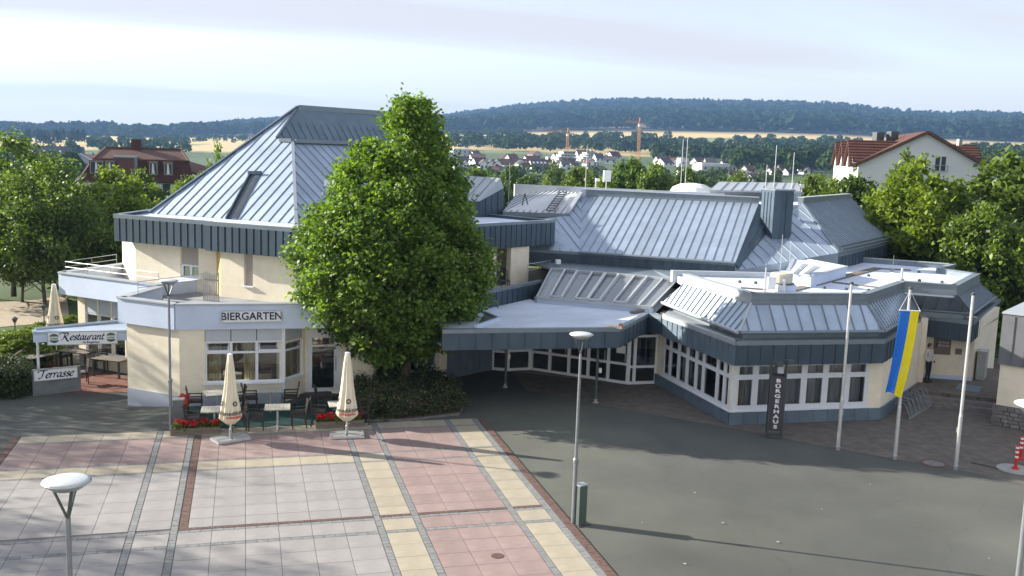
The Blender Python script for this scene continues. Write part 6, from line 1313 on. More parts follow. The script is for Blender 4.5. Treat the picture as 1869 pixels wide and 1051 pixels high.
# low shrubs by the path
for i, (q, w_) in enumerate((((-6.362, 45.074, -0.4, 1.638), 1.6), ((-6.462, 49.13, -0.4, 1.183), 1.0), ((-5.556, 51.32, -0.4, 1.15), .8), ((-7.257, 46.93, -0.4, 1.254), 1.4))):
    tree('bright', q, w_, ['low bright bush by the fence at the left edge', 'low bush behind the terrace fence posts', 'low bush between the terrace parasol and the rear restaurant windows', 'low bush beside the gravel path at the left edge'][i], 'bush', name='bush')
for i, (p, zz0) in enumerate((((-7.344, 48.093, -0.3), 604), ((-6.333, 49.237, -0.3), 555))):
    t = thing('path_lantern', ['small dark garden lantern on a post beside the rail fence', 'small dark garden lantern post behind the terrace parasol'][i], 'lantern', p, 'garden lanterns'); part('post', MB().tube(p, (p[0], p[1], 1.0+.4*i), .03), steel_dark, t); part('head', MB().lathe([(.05, 0), (.13, .18), (.15, .2), (.02, .28), (.001, .28)], 10, (p[0], p[1], 1.0+.4*i)), steel_dark, t)
# ================================================================== far woods (each one mass)
def wood(name, rects, n, hmin, hmax, mt, nq=70, con=False, wd=.48, kind='stuff', glade=0):
    vs = []; tot = sum((b-a)*(d-c) for a, b, c, d in rects); P_ = []
    for a, b, c, d in rects:
        for _ in range(max(1, int(n*(b-a)*(d-c)/tot))):
            A = rng.uniform(a, b); r = rng.uniform(c, d); P_.append((CAMX + r*math.sin(math.radians(A)), r*math.cos(math.radians(A)), float(terrain_z(A, r))))
    if glade:
        import mathutils.noise as mno
        P_ = [p for p in P_ if mno.noise(Vector((p[0]*.0032, p[1]*.0055, 3.1))) + .35*mno.noise(Vector((p[0]*.012, p[1]*.02, 1.7))) < glade]
    P_ = np.array(P_); N = len(P_); h = rng.uniform(hmin, hmax, N); w = h*wd*rng.uniform(.75, 1.25, N)
    d = rng.normal(0, 1, (N, nq, 3)); d /= np.linalg.norm(d, axis=2, keepdims=True); d[:, :, 2] = np.where(d[:, :, 2] < -.5, -d[:, :, 2], d[:, :, 2])
    rad = rng.uniform(.7, 1.0, (N, nq, 1)); c = d*rad
    if con: tz_ = (c[:, :, 2:3]+1)/2; c[:, :, :2] *= (1.25 - 1.15*tz_)
    pos = P_[:, None, :] + np.stack([c[:, :, 0]*w[:, None], c[:, :, 1]*w[:, None], (c[:, :, 2]*.5+.5)*h[:, None]], 2)
    nr = d + rng.normal(0, .45, d.shape); nr /= np.linalg.norm(nr, axis=2, keepdims=True); a = rng.normal(0, 1, d.shape); t = np.cross(nr, a); t /= np.linalg.norm(t, axis=2, keepdims=True); b = np.cross(nr, t)
    s = (w[:, None, None]*.62*(40/nq)**.5)*rng.uniform(.6, 1.3, (N, nq, 1)); q = np.stack([pos-b*s*.6, pos+t*s*.5, pos+b*s*.6, pos-t*s*.5], 2).reshape(-1, 3); M_ = N*nq
    me = bpy.data.meshes.new(name); me.vertices.add(4*M_); me.vertices.foreach_set('co', q.reshape(-1)); me.loops.add(4*M_); me.loops.foreach_set('vertex_index', np.arange(4*M_, dtype=np.int32)); me.polygons.add(M_)
    me.polygons.foreach_set('loop_start', np.arange(0, 4*M_, 4, dtype=np.int32)); me.polygons.foreach_set('loop_total', np.full(M_, 4, dtype=np.int32)); me.update(); me.materials.append(mt)
    o = bpy.data.objects.new(name, me); C.objects.link(o); o['kind'] = kind; return o
leaf_far = leaf_mat('far_leaf', (.030, .056, .020), .15, 0, .3, .04); leaf_far2 = leaf_mat('far_leaf_light', (.05, .085, .026), .2, 0, .35, .04); leaf_con = leaf_mat('far_conifer', (.016, .033, .018), .1, 0, .25, .03)
wood('distant_conifer_wood', [[-11.5698, -8.3162, 865, 1325]], 70, 9, 15, leaf_con, 90, True, .3)
wood('distant_hedgerow', [[-12.2801, -8.6386, 310, 825], [-8.1003, -3.062, 640, 1240], [-4.2107, 0.7748, 1155, 1565]], 240, 5, 9, leaf_far)
wood('distant_tree_row', [(q[0], q[1], 1480, 1520) for q in [[-6.9004, -4.6372, 1395, 1520]]], 16, 11, 18, leaf_far)
wood('distant_wood', [[11.5393, 17.7964, 860, 1225], [17.4757, 24.1534, 875, 1305]], 260, 8, 14, leaf_far)
wood('distant_wood', [[23.3674, 27.8754, 640, 1165], [27.5689, 34.6985, 485, 1270]], 430, 7, 13, leaf_far)
wood('distant_wood', [[11.6992, 20.9922, 340, 470], [20.9922, 30.6, 350, 480]], 190, 3, 5, leaf_far2)
wood('distant_wood', [[39.6777, 43.025, 460, 1150]], 120, 7, 12, leaf_far)
wood('distant_copse', [(q[0], q[1], 1440, 1500) for q in [[13.173, 15.6134, 1485, 1530]]], 30, 9, 14, leaf_far)
wood('hillside_forest', [(-18, 46, 1640, 2200), (-18, 46, 2200, 2700), (-18, 46, 2700, 3020)], 8600, 14, 24, leaf_con, 26, False, .52, glade=.27)
wood('hill_crest_forest', [(-18, 46, 2930, 3040)], 900, 14, 26, leaf_con, 30, True, .36)
# ================================================================== far houses
def house(name, label, q, wpx, hpx, rpx, rot, wm, rm, cat='house', group=None, depth=1.1, flat=False, win=3, sky_=0):
    x, y, z, d = q; k = d/1783.5*1.12; w, h, r_ = wpx*k, hpx*k, rpx*k; dp = w*depth; t = thing(name, label, cat, (x, y, z), group); c, s = math.cos(rot), math.sin(rot)
    T_ = lambda a, b, zz: (x + a*c - b*s, y + a*s + b*c, z + zz)
    z0 = -4
    vs = [T_(a, b, zz) for zz in (z0, h) for a, b in ((-w/2, 0), (w/2, 0), (w/2, dp), (-w/2, dp))]; m = MB().add(vs, [(0, 1, 5, 4), (1, 2, 6, 5), (2, 3, 7, 6), (3, 0, 4, 7), (4, 5, 6, 7)])
    if flat: part('wall', m, wm, t); part('roof', MB().add([T_(a*1.03, b, zz) for zz in (h, h+max(.3, r_)) for a, b in ((-w/2, -.2), (w/2, -.2), (w/2, dp), (-w/2, dp))], [(0, 1, 5, 4), (1, 2, 6, 5), (2, 3, 7, 6), (3, 0, 4, 7), (4, 5, 6, 7)]), rm, t)
    else:
        g = flat is None       # gable towards the camera
        if g: m.add([T_(-w/2, 0, h), T_(w/2, 0, h), T_(0, 0, h+r_*.97)], [(0, 1, 2)]); part('wall', m, wm, t); R_ = [T_(0, -.3, h+r_), T_(0, dp+.3, h+r_), T_(-w/2-.35, -.3, h-.25), T_(-w/2-.35, dp+.3, h-.25), T_(w/2+.35, -.3, h-.25), T_(w/2+.35, dp+.3, h-.25)]; part('roof', MB().slab([R_[2], R_[0], R_[1], R_[3]], .2).slab([R_[0], R_[4], R_[5], R_[1]], .2), rm, t)
        else:
            for a in (-w/2, w/2): m.add([T_(a, 0, h), T_(a, dp, h), T_(a, dp/2, h+r_*.97)], [(0, 1, 2)])
            part('wall', m, wm, t); R_ = [T_(-w/2-.3, dp/2, h+r_), T_(w/2+.3, dp/2, h+r_), T_(-w/2-.3, -.4, h-.25), T_(w/2+.3, -.4, h-.25), T_(-w/2-.3, dp+.4, h-.25), T_(w/2+.3, dp+.4, h-.25)]; rf = part('roof', MB().slab([R_[2], R_[3], R_[1], R_[0]], .2).slab([R_[0], R_[1], R_[5], R_[4]], .2), rm, t)
            for i in range(sky_): a = -w/2 + w*(i+.7)/(sky_+.4); part('roof_window', MB().slab([T_(a-.5, dp*.18, h+r_*.42), T_(a+.5, dp*.18, h+r_*.42), T_(a+.5, dp*.30, h+r_*.68), T_(a-.5, dp*.30, h+r_*.68)], .1), render_w, rf)
            part('chimney', MB().add([T_(w*.2+a, dp*.5+b, zz) for zz in (h+r_*.6, h+r_+.9) for a, b in ((-.3, -.3), (.3, -.3), (.3, .3), (-.3, .3))], [(0, 1, 5, 4), (1, 2, 6, 5), (2, 3, 7, 6), (3, 0, 4, 7), (4, 5, 6, 7)]), tile_brown, rf)
    for i in range(win):
        a = -w/2 + w*(i+.5)/win; part('window', MB().add([T_(a-.55, -.06, h*.35), T_(a+.55, -.06, h*.35), T_(a+.55, -.06, h*.35+1.3), T_(a-.55, -.06, h*.35+1.3)], [(0, 1, 2, 3)]), wdark, t)
    return t
hg = 'houses of the town in the valley'
HS = [([106.781, 489.073, -1.6908, 500], 13, 8, 6, .1, render_w, tile_dark, None, 'leftmost white gable house beside the big tree'), ([110.839, 488.193, -1.5879, 500], 8, 9, 5, .1, render_w, tile_dark, None, 'narrow white gable house second from the big tree'),
 ([116.245, 471.551, -1.667, 485], 14, 11, 7, .05, render_w, tile_dark, None, 'left house of three joined white gables'), ([119.643, 470.721, -1.5973, 485], 12, 11, 7, .05, render_w, tile_dark, None, 'middle house of three joined white gables'), ([122.776, 469.932, -1.5329, 485], 14, 11, 7, .05, render_w, tile_dark, None, 'right house of three joined white gables'),
 ([146.754, 613.338, 1.4586, 630], 25, 5, 5, 0, render_w, tile_brown, False, 'white house with brown hipped roof above the three gables'), ([127.586, 535.662, -0.3512, 550], 20, 4, 6, .1, render_w, tile_dark, False, 'dark-roofed house in the row behind the three gables'),
 ([140.604, 516.954, -0.362, 535], 26, 4, 9, 0, render_g, tile_brown, False, 'brown-roofed long house right of the three gables'), ([128.757, 463.185, -1.4803, 480], 30, 7, 2, 0, render_w, render_g, True, 'low white terrace row in front of the brown-roofed houses'),
 ([149.123, 519.804, -0.1151, 540], 24, 5, 8, .05, render_w, tile_brown, False, 'grey-brown roofed house beside the navy roof'), ([175.249, 585.124, 1.5293, 610], 24, 4, 7, .1, render_w, tile_red, False, 'reddish brown roof above the navy-roofed house'), ([198.535, 666.875, 3.4124, 695], 13, 4, 5, 0, render_w, tile_dark, None, 'small white gable on the rise left of the scaffolded blocks'),
 ([145.902, 473.871, -0.9747, 495], 28, 7, 11, .02, render_w, tile_dark, False, 'navy-roofed house with a row of four skylights'), ([200.245, 629.781, 2.7688, 660], 12, 4, 1, 0, render_w, render_w, True, 'flat white block just left of the first crane'), ([169.351, 508.423, 0.0733, 535], 12, 4, 6, 0, render_w, tile_dark, False, 'grey-roofed little house under the first scaffolded block'),
 ([181.254, 530.813, 0.6867, 560], 24, 4, 9, .3, render_g, tile_red, False, 'bright red-roofed house in front of the first scaffolded block'), ([195.751, 536.357, 1.0096, 570], 19, 5, 6, .1, render_w, tile_red, None, 'white gable house with red roof under the second scaffolded block'), ([170.708, 460.342, -0.7723, 490], 24, 4, 7, -.1, render_g, tile_dark, False, 'dark-roofed house low beside the hall treetops'),
 ([163.068, 737.798, 4.0601, 755], 29, 7, 2, 0, render_g, render_w, True, 'pale factory hall on the slope above the white gables'), ([256.752, 565.615, 2.5281, 620], 36, 6, 8, .1, render_w, tile_brown, False, 'wide brown-roofed house left of the white tower block'), ([256.825, 543.584, 2.1376, 600], 14, 13, 1, 0, render_w, render_w, True, 'white tower block behind the pair of lightning rods'),
 ([286.517, 579.261, 3.404, 645], 21, 4, 7, .2, render_g, tile_brown, False, 'brown hip-roofed house right of the white tower block'), ([246.539, 481.874, 1.0261, 540], 46, 8, 5, -.1, render_g, render_w, True, 'long white-roofed hall right of the treetops'), ([258.562, 481.272, 1.348, 545], 17, 7, 2, 0, render_w, render_g, True, 'flat white shed right of the long white-roofed hall'),
 ([220.768, 399.406, -0.8421, 455], 9, 7, 5, .1, render_w, tile_dark, None, 'little white gable near the zinc roof tower'), ([218.63, 383.442, -1.1568, 440], 26, 5, 7, .1, render_g, tile_red, False, 'red-brown roofs left of the zinc roof tower'), ([247.275, 418.889, 0.2532, 485], 16, 6, 6, 0, render_w, tile_brown, False, 'brown-roofed house above the zinc roof tower'), ([280.391, 445.624, 1.6704, 525], 18, 4, 6, 0, render_w, tile_dark, None, 'white gable house in the trees left of the white row houses'), ([266.221, 436.717, 1.1133, 510], 18, 5, 6, .1, render_g, tile_dark, False, 'grey house in the trees right of the zinc roof tower'),
 ([-93.4645, 551.66, -5.9095, 560], 50, 7, 18, .05, render_w, tile_dark, False, 'large dark-roofed house with white gable in the left valley'), ([-97.8906, 637.088, -4.6023, 645], 34, 4, 12, .05, render_g, tile_dark, False, 'long grey roof behind the left valley houses'), ([-83.9821, 472.086, -6.5474, 480], 24, 9, 1, 0, render_w, render_w, True, 'low white box building in the left valley'), ([-67.7724, 419.096, -5.8794, 425], 38, 8, 13, .1, render_w, tile_dark, False, 'dark-roofed white house nearest in the left valley'), ([-65.8509, 454.845, -5.8469, 460], 30, 16, 9, .0, render_g, render_g, None, 'grey gable house beside the red mansard roof')]
for q, w_, h_, r_, ro, wm, rm, fl_, lab in HS: house('town_house', lab, q, w_, h_, r_, ro, wm, rm, 'house', hg, 1.0 if w_ < 30 else .6, fl_, 2 if w_ < 20 else 4, 4 if 'skylights' in lab else (2 if 'large dark' in lab else 0))
# the mass of further small houses
TG = [[125.925, 597.449, 0.6227, 610], [112.278, 508.35, -1.2127, 520], [120.976, 542.278, -0.396, 555], [142.589, 619.428, 1.4868, 635], [151.339, 637.941, 2.0017, 655], [127.421, 525.429, -0.5344, 540], [126.939, 510.118, -0.8101, 525], [112.289, 436.483, -2.2217, 450], [129.902, 499.075, -0.9231, 515], [156.521, 585.151, 1.1608, 605], [118.239, 434.947, -2.1147, 450], [160.772, 578.837, 1.1448, 600], [146.611, 510.123, -0.3346, 530], [137.531, 471.12, -1.1763, 490], [143.434, 485.029, -0.838, 505], [198.298, 656.517, 3.2191, 685], [138.616, 444.731, -1.5759, 465], [159.425, 506.336, -0.1559, 530], [154.964, 481.537, -0.6701, 505], [203.336, 618.3, 2.6181, 650], [169.41, 503.139, -0.0156, 530], [160.749, 469.132, -0.759, 495], [166.09, 477.88, -0.5124, 505], [237.514, 670.09, 4.1135, 710], [205.947, 569.882, 1.784, 605], [238.758, 653.728, 3.8288, 695], [225.791, 605.236, 2.736, 645], [233.175, 613.158, 2.9943, 655], [221.539, 574.794, 2.1087, 615], [251.974, 643.447, 3.8413, 690], [180.452, 418.895, -1.4061, 455], [201.318, 453.459, -0.4373, 495], [246.296, 542.905, 1.9398, 595], [256.567, 554.72, 2.3311, 610], [210.463, 443.831, -0.465, 490], [185.072, 383.941, -1.9831, 425], [201.606, 409.28, -1.1928, 455], [246.905, 498.447, 1.2558, 555], [277.691, 550.157, 2.773, 615], [207.385, 400.817, -1.174, 450], [272.497, 519.135, 2.2187, 585], [216.583, 401.661, -0.9194, 455], [232.795, 421.323, -0.1704, 480], [253.35, 455.671, 0.8821, 520], [341.658, 601.075, 5.1413, 690], [288.9, 498.784, 2.4187, 575], [252.104, 427.65, 0.5309, 495], [273.388, 455.735, 1.5137, 530], [333.285, 548.083, 4.3082, 640], [352.849, 571.298, 5.1437, 670], [283.025, 449.874, 1.7934, 530], [311.264, 485.272, 3.0246, 575], [-91.2741, 511.415, -6.5225, 520], [-74.8221, 453.4, -6.1711, 460], [-84.0244, 548.163, -5.6018, 555], [-75.4568, 549.452, -5.2481, 555]]
ZN = ((835, 'next to the big tree'), (880, 'above the light dormer roof'), (950, 'left of the left crane'), (1015, 'under the left crane'), (1070, 'between the two cranes'), (1180, 'right of the taller crane'), (1240, 'above the white roof dome'), (1300, 'above the roof lantern'), (1400, 'beyond the zinc roof tower'), (1450, 'beside the white gabled house trees'))
def zone(q):
    u_ = 934.5 + 1783.5*math.tan(math.atan2(q[0]-CAMX, q[1]) - .2683); return 'in the left valley' if u_ < 300 else [z for k, z in ZN if u_ >= k-12][-1] if u_ > 824 else ZN[0][1]
wl_ = [render_w, render_w, render_w, render_g]; rl_ = [tile_dark, tile_brown, tile_dark, tile_red]
TL = []
for i, q in enumerate(TG):
    gb = i % 3 == 0; TL.append('small %s %shouse with %s roof %s, %s' % (['white', 'white', 'white', 'grey'][i % 4], 'gable-fronted ' if gb else '', ['dark', 'brown', 'slate', 'red'][(i*3) % 4], zone(q), 'front row' if q[3] < 520 else 'back row'))
for i, q in enumerate(TG):
    gb = i % 3 == 0; lab = TL[i]
    if TL.count(lab) > 1: lab = lab + (', left one' if TL.index(lab) == i else ', right one')
    house('town_house', lab, q, 12 + (i*7) % 9, 7, 5 + i % 3, .12*((i*5) % 7 - 3), wl_[i % 4], rl_[(i*3) % 4], 'house', 'small houses filling the valley town', 1.0, None if gb else False, 2)
# scaffolded apartment blocks under the cranes
def block(label, q, wpx, hpx):
    x, y, z, d = q; k = d/1783.5; w, h = wpx*k, hpx*k; t = thing('unfinished_block', label, 'building', (x, y, z), 'unfinished apartment blocks under the cranes'); n = 4
    for i in range(n): s = 1-.14*i; part('storey', MB().box(x+w*.04*i, y+6, z-4 if i == 0 else z+h*i/n, w*s, 10, h/n+(4 if i == 0 else 0)-.25), render_w if i % 2 == 0 else render_g, t)
    for i in range(n):
        s = 1-.14*i
        for j in range(5): part('window', MB().box(x+w*.04*i + w*s*(j-2)/5.4, y+.96, z+h*i/n+.5, w/11, .1, h/n-1.1), wdark, t)
    m = MB()
    for j in range(7): a = x - w/2 + w*j/6; m.bar((a, y+.2, z), (a, y+.2, z+h*(1.05 - .25*abs(j-3)/3)), .22)
    for i in range(1, n+1): m.bar((x-w/2, y+.2, z+h*i/n-.4), (x+w/2*(1-.1*i), y+.2, z+h*i/n-.4), .22)
    part('scaffold', m, steel, t)
block('scaffolded white apartment block directly under the left crane', [194.622, 579.062, 1.7711, 610], 40, 22); block('scaffolded apartment block, second of the three under the cranes', [223.159, 616.828, 2.9115, 655], 34, 17); block('scaffolded apartment block, right one of the three under the cranes', [255.646, 658.107, 4.1675, 705], 32, 12)
def crane(label, base, top, jl, jr, tilt):
    b, T_ = Vector(base), Vector(top); t = thing('tower_crane', label, 'crane', tuple(b), 'tower cranes above the town'); w = .6; m = MB(); n = 18
    for i in (-1, 1):
        for j in (-1, 1): m.bar(b + Vector((i*w, j*w, 0)), T_ + Vector((i*w, j*w, 0)), .17)
    for k in range(n): z0_, z1_ = b.z+(T_.z-b.z)*k/n, b.z+(T_.z-b.z)*(k+1)/n; s = 1 if k % 2 else -1; m.bar((b.x-w*s, b.y-w, z0_), (b.x+w*s, b.y-w, z1_), .12); m.bar((b.x-w, b.y-w*s, z0_), (b.x-w, b.y+w*s, z1_), .12)
    part('mast', m, crane_m, t); m = MB(); L_, R_ = T_ + Vector((-jl, 0, tilt)), T_ + Vector((jr, 0, -.3)); m.bar(T_ + Vector((0, 0, .0)), L_, .28).bar(T_ + Vector((0, 0, 1.4)), L_ + Vector((0, 0, .5)), .22)
    for k in range(10): m.bar(T_.lerp(L_, k/10), (T_ + Vector((0, 0, 1.6))).lerp(L_ + Vector((0, 0, .5)), (k+.5)/10), .1)
    part('jib', m, crane_m, t); part('counter_jib', MB().bar(T_, R_, .5), crane_m, t); part('counterweight', MB().box(R_.x, R_.y, R_.z-1.2, 1.3, 1.0, 1.5), concrete, t); part('cab', MB().box(T_.x, T_.y-.6, T_.z-1.8, 1.3, 1.3, 1.5), render_w, t)
    part('apex', MB().bar(T_, T_ + Vector((.3, 0, 3.6)), .5).bar(T_ + Vector((.3, 0, 3.6)), L_, .12).bar(T_ + Vector((.3, 0, 3.6)), R_, .12), crane_m, t)
crane('lower orange tower crane standing at the left scaffolded block', (204.055, 607.541, 2.441), (203.622, 607.684, 20.576), 14, 4, .4); crane('taller orange tower crane to the right of the scaffolded blocks', (231.751, 554.61, 1.901), (231.22, 554.829, 27.113), 8.5, 2.5, .5)
b = Vector((-282.875, 1979.49, 1.939)); T_ = Vector((-282.269, 1979.58, 33.344)); t = thing('wind_turbine', 'thin white wind turbine on the left skyline', 'wind turbine', tuple(b)); part('tower', MB().tube(b, T_, 1.0, .6, 8), render_w, t)
for k in range(3): a = .5+k*2.094; part('blade', MB().bar(T_ + Vector((0, -1.5, 0)), T_ + Vector((9*math.sin(a), -1.5, 9*math.cos(a))), .9, .3), render_w, t)
# ================================================================== red mansard house (left)
dM = 104.0
o = Vector([-12.7471, 102.828, 4.2968]); ax = Vector([-2.6936, 103.854, 4.0798]) - o; ax.z = 0; Lm = ax.length; ax.normalize(); bx = Vector((-ax.y, ax.x, 0)); e = Vector((0, 0, 1))
MH = thing('mansard_house', 'white house with red tiled mansard roof and dormer windows, left of the zinc pyramid', 'house', (o.x, o.y, -3)); ze_, zm_, zr_ = 5.0861, 7.184, 8.2983
pt = lambda s, k, z: Vector((o.x, o.y, 0)) + ax*s + bx*k + e*z
part('wall', MB().prism([tuple(pt(.3, .4, 0))[:2], tuple(pt(Lm-.3, .4, 0))[:2], tuple(pt(Lm-.3, 9, 0))[:2], tuple(pt(.3, 9, 0))[:2]], -3, ze_), render_w, MH)
lo_ = [pt(-.1, 0, ze_), pt(Lm+.5, 0, ze_), pt(Lm+.5, 9.4, ze_), pt(-.1, 9.4, ze_)]; mi_ = [pt(1.2, 1.5, zm_), pt(Lm+.1, 1.5, zm_), pt(Lm+.1, 7.9, zm_), pt(1.2, 7.9, zm_)]; up_ = [pt(Lm*.23, 4.7, zr_), pt(Lm*.95, 4.7, zr_)]
rf = part('mansard_roof', (lambda m: [m.slab([lo_[i], lo_[(i+1) % 4], mi_[(i+1) % 4], mi_[i]], .15) for i in range(4)] and m)(MB()), tile_red, MH)
part('upper_roof', MB().slab([mi_[0], mi_[1], up_[1], up_[0]], .15).slab([mi_[1], mi_[2], up_[1]], .15).slab([mi_[2], mi_[3], up_[0], up_[1]], .15).slab([mi_[3], mi_[0], up_[0]], .15), tile_brown, MH)
m = MB()
for k in range(16):
    f_ = (k+.5)/16
    for i in (0, 1): a, b = lo_[i].lerp(mi_[i], f_), lo_[i+1].lerp(mi_[i+1], f_); n_ = Vector((0, -.03, .03)) if i == 0 else Vector((.03, 0, .03)); m.bar(a+n_, b+n_, .035, .05)
part('tile_courses', m, tile_red, MH, kind='stuff')
part('ridge_trim', MB().bar(mi_[0]+e*.06, mi_[1]+e*.06, .2, .12).bar(mi_[1]+e*.05, up_[1]+e*.06, .18, .1).bar(up_[0]+e*.06, up_[1]+e*.06, .2, .12).bar(mi_[0]+e*.05, up_[0]+e*.05, .18, .1).bar(lo_[0], mi_[0], .18, .1), tile_brown, MH)
c = pt(Lm*.52, 4.7, zr_-.4); part('chimney', MB().box(c.x, c.y, c.z, .95, .8, 1.35), tile_red, MH)
for u_s, wv in ((0.155, 1.1), (0.275, .75), (0.67, .7), (0.81, .7)):
    s = Lm*u_s; z0_ = ze_+(zm_-ze_)*.36; z1_ = z0_+1.15; ki = .45
    f_ = part('dormer', MB().prism([tuple(pt(s-wv/2-.12, ki, 0))[:2], tuple(pt(s+wv/2+.12, ki, 0))[:2], tuple(pt(s+wv/2+.12, 2.2, 0))[:2], tuple(pt(s-wv/2-.12, 2.2, 0))[:2]], z0_-.08, z1_+.12), tile_brown, MH)
    part('frame', (lambda m: [m.bar(pt(s-wv/2, ki-.03, z0_), pt(s-wv/2, ki-.03, z1_), .055), m.bar(pt(s+wv/2, ki-.03, z0_), pt(s+wv/2, ki-.03, z1_), .055), m.bar(pt(s-wv/2, ki-.03, z1_), pt(s+wv/2, ki-.03, z1_), .055), m.bar(pt(s-wv/2, ki-.03, z0_), pt(s+wv/2, ki-.03, z0_), .055)] and m)(MB()), concrete, f_)
    part('pane', MB().add([pt(s-wv/2, ki-.02, z0_), pt(s+wv/2, ki-.02, z0_), pt(s+wv/2, ki-.02, z1_), pt(s-wv/2, ki-.02, z1_)], [(0, 1, 2, 3)]), wdark, f_); part('curtain', MB().add([pt(s-.16, ki-.03, z0_+.05), pt(s+.12, ki-.03, z0_+.05), pt(s+.02, ki-.03, z1_-.08), pt(s-.1, ki-.03, z1_-.08)], [(0, 1, 2, 3)]), render_w, f_)
s0_, s1_ = Lm*0.305, Lm*0.525; q_ = [pt(s0_, .1, ze_+.75), pt(s1_, .1, ze_+.75), pt(s1_, 1.3, zm_+.35), pt(s0_, 1.3, zm_+.35)]
f_ = part('roof_bay', MB().slab(q_, .2), tile_red, MH); part('bay_cheek', MB().slab([q_[1], q_[1]+bx*1.4+Vector((0, 0, -.3)), q_[2]+bx*1.2, q_[2]], .3).bar(q_[3], q_[2], .2), zinc_pale, f_); part('bay_window', MB().slab([pt(s0_+.2, .25, ze_+.1), pt(s1_-.2, .25, ze_+.1), pt(s1_-.2, .25, ze_+.7), pt(s0_+.2, .25, ze_+.7)], .05), wdark, f_)
s = Lm*0.79; part('window', MB().slab([pt(s-.35, .33, ze_-1.35), pt(s+.35, .33, ze_-1.35), pt(s+.35, .33, ze_-.15), pt(s-.35, .33, ze_-.15)], .05), wdark, MH)
part('rear_roof', MB().slab([pt(Lm-1, 6, zm_-.6), pt(Lm+3.2, 6, ze_), pt(Lm+3.2, 9, ze_+1.2), pt(Lm-1, 9, zm_+.3)], .2), tile_brown, MH)
# ================================================================== white gabled house (right)
dW = 78.0
ga, gb, gt = Vector([46.9943, 64.2877, 9.4479]), Vector([55.2184, 60.4544, 9.3709]), Vector([51.1973, 62.4575, 11.8924]); ax = gb-ga; ax.z = 0; Wd = ax.length; ax.normalize(); bx = Vector((-ax.y, ax.x, 0)); bx = Vector((bx.x*.985 - bx.y*(-.16), bx.y*.985 + bx.x*(-.16), 0)).normalized() if False else bx
bx = Vector((bx.x*math.cos(-.05)-bx.y*math.sin(-.05), bx.x*math.sin(-.05)+bx.y*math.cos(-.05), 0)); ze_ = ga.z; zr_ = gt.z; e = Vector((0, 0, 1))
WH = thing('white_gable_house', 'large white house with dark red tiled roof and row of side gables at the right', 'house', (ga.x, ga.y, -1)); pt = lambda s, k, z: Vector((ga.x, ga.y, 0)) + ax*s + bx*k + e*z; md = Wd*.515; Dp = 15
m = MB(); B4 = [pt(.0, 0, 0), pt(Wd, 0, 0), pt(Wd, Dp, 0), pt(0, Dp, 0)]; m.prism([tuple(p)[:2] for p in B4], -1, ze_-.05)
for k in (0, Dp): m.add([pt(0, k, ze_-.06), pt(Wd, k, ze_-.06), pt(md, k, zr_-.12)], [(0, 1, 2)])
part('wall', m, render_w, WH)
ov = .3; A_, B_, T_ = pt(-.25, -ov, ze_-.14), pt(-.25, Dp, ze_-.14), None
rf = part('roof', MB().slab([pt(-.25, -ov, ze_-.12), pt(md, -ov, zr_), pt(md, Dp, zr_), pt(-.25, Dp, ze_-.12)], .18).slab([pt(md, -ov, zr_), pt(Wd+.25, -ov, ze_-.12), pt(Wd+.25, Dp, ze_-.12), pt(md, Dp, zr_)], .18), tile_red, WH)
part('verge_board', MB().bar(pt(-.3, -ov-.03, ze_-.2), pt(md, -ov-.03, zr_-.06), .06, .2).bar(pt(md, -ov-.03, zr_-.06), pt(Wd+.3, -ov-.03, ze_-.2), .06, .2), tile_brown, rf)
for k, w_ in ((.55, 4.6), (5.4, 4.6), (10.2, 4.6)):       # side gables facing left
    zt_ = zr_-.75; sw = part('side_gable', MB().prism([tuple(pt(-.35, k, 0))[:2], tuple(pt(md, k, 0))[:2], tuple(pt(md, k+w_, 0))[:2], tuple(pt(-.35, k+w_, 0))[:2]], -1, ze_-.02).add([pt(-.35, k, ze_-.02), pt(-.35, k+w_, ze_-.02), pt(-.35, k+w_/2, zt_-.12)], [(0, 1, 2)]), render_w, WH)
    part('gable_roof', MB().slab([pt(-.6, k-.2, ze_-.25), pt(md, k-.2, ze_-.25), pt(md, k+w_/2, zt_), pt(-.6, k+w_/2, zt_)], .15).slab([pt(-.6, k+w_/2, zt_), pt(md, k+w_/2, zt_), pt(md, k+w_+.2, ze_-.25), pt(-.6, k+w_+.2, ze_-.25)], .15), tile_red, sw)
    part('window', MB().slab([pt(-.38, k+w_/2-.5, ze_-.4), pt(-.38, k+w_/2+.5, ze_-.4), pt(-.38, k+w_/2+.5, ze_+.8), pt(-.38, k+w_/2-.5, ze_+.8)], .04), wdark, sw)
    m = MB()
    for r_ in range(9): f_ = (r_+.5)/9; m.bar(pt(-.6, k-.2+(w_/2+.2)*f_, ze_-.25+(zt_-ze_+.25)*f_+.02), pt(md-.8*0, k-.2+(w_/2+.2)*f_, ze_-.25+(zt_-ze_+.25)*f_+.02), .05, .06)
    part('tile_courses', m, tile_red, sw)
k = 3.0; w_ = 5; zt_ = zr_-.8; sw = part('side_gable', MB().prism([tuple(pt(md, k, 0))[:2], tuple(pt(Wd+.1, k, 0))[:2], tuple(pt(Wd+.1, k+w_, 0))[:2], tuple(pt(md, k+w_, 0))[:2]], -1, ze_-.02), render_w, WH)
part('gable_roof', MB().slab([pt(md, k-.2, ze_-.25), pt(Wd+.6, k-.2, ze_-.25), pt(Wd+.2, k+w_/2, zt_), pt(md, k+w_/2, zt_)], .15), tile_red, sw); m = MB()
for r_ in range(10): f_ = (r_+.5)/10; m.bar(pt(md, k-.2+(w_/2+.2)*f_, ze_-.25+(zt_-ze_+.25)*f_+.02), pt(Wd+.5, k-.2+(w_/2+.2)*f_, ze_-.25+(zt_-ze_+.25)*f_+.02), .05, .06)
part('tile_courses', m, tile_red, sw)
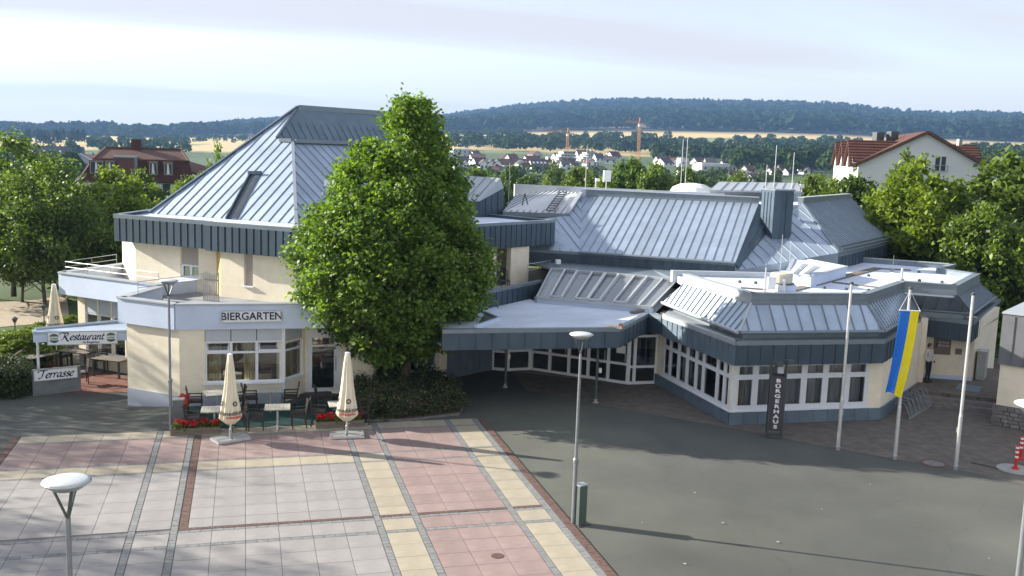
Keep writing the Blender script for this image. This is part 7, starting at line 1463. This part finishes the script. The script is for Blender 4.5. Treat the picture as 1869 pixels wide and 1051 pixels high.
def gwin(u0, u1, z0_, z1_, name='window'):
    f_ = part(name, MB().slab([pt(u0, -.03, z0_), pt(u1, -.03, z0_), pt(u1, -.03, z1_), pt(u0, -.03, z1_)], .05), wframe, WH); mm_ = (u0+u1)/2
    for a, b in ((u0+.06, mm_-.05), (mm_+.05, u1-.06)): part('pane', MB().add([pt(a, -.045, z0_+.06), pt(b, -.045, z0_+.06), pt(b, -.045, z1_-.06), pt(a, -.045, z1_-.06)], [(0, 1, 2, 3)]), wdark, f_)
    part('railing', MB().bar(pt(u0-.1, -.15, z0_+.45), pt(u1+.1, -.15, z0_+.45), .04).bar(pt(u0-.1, -.15, z0_+.05), pt(u1+.1, -.15, z0_+.05), .04).bar(pt(u0-.1, -.15, z0_), pt(u0-.1, -.15, z0_+.45), .04).bar(pt(u1+.1, -.15, z0_), pt(u1+.1, -.15, z0_+.45), .04), steel, f_); return f_
gwin(Wd*0.589, Wd*0.6822, 8.9728, 10.1291); gwin(Wd*.36, Wd*.44, 8.9297, 10.1392)
for u_, hh in ((.36, .35), (.24, .25)): c = pt(Wd*u_, 7, zr_-.6); part('chimney', MB().box(c.x, c.y, c.z-.6, .7, .6, .95+hh), steel_dark, WH)
part('roof_vent', MB().box(*pt(Wd*.83, 2.8, ze_+1.5), .3, .3, .5), concrete, WH)
# ================================================================== building opposite, behind the viewpoint
OB = thing('opposite_building', 'long pale rendered building facing the square, behind the viewpoint and out of frame', 'building', (5, -2, 0)); ow = []
for i in range(11):
    for z0_ in (1.0, 4.2, 7.4, 10.6): ow.append((1.5+i*5.6, 3.5+i*5.6, z0_, z0_+1.5))
OA, OC = (34, -1.6), (-30, -1.6); wall(OB, OA, OC, 0, 13.5, render_w, ow, th=.3)
for q in ow:
    f_ = part('window', MB().prism([(OA[0]-q[0], OA[1]-.12), (OA[0]-q[1], OA[1]-.12), (OA[0]-q[1], OA[1]-.2), (OA[0]-q[0], OA[1]-.2)], q[2], q[3]), wframe, OB); part('pane', MB().add([(OA[0]-q[0]-.1, OA[1]-.115, q[2]+.1), (OA[0]-q[1]+.1, OA[1]-.115, q[2]+.1), (OA[0]-q[1]+.1, OA[1]-.115, q[3]-.1), (OA[0]-q[0]-.1, OA[1]-.115, q[3]-.1)], [(0, 1, 2, 3)]), wdark, f_)
part('roof', MB().box(2, -7.5, 13.5, 64.6, 12.6, .4), tile_dark, OB); part('rear_wall', MB().box(2, -13.4, 0, 64, .3, 13.5), render_w, OB)
# ================================================================== haze
hm = bpy.data.materials.new('thin_haze'); hm.use_nodes = True; n = hm.node_tree.nodes; n.remove(n['Principled BSDF']); pv_ = n.new('ShaderNodeVolumePrincipled'); pv_.inputs['Color'].default_value = (.32, .57, 1, 1); pv_.inputs['Density'].default_value = .000135; pv_.inputs['Anisotropy'].default_value = .2
hm.node_tree.links.new(pv_.outputs[0], n['Material Output'].inputs['Volume'])
hb = MB(); hb.box(0, 0, -14, 8300, 8300, 211); solid('haze', hb, hm, kind='stuff')
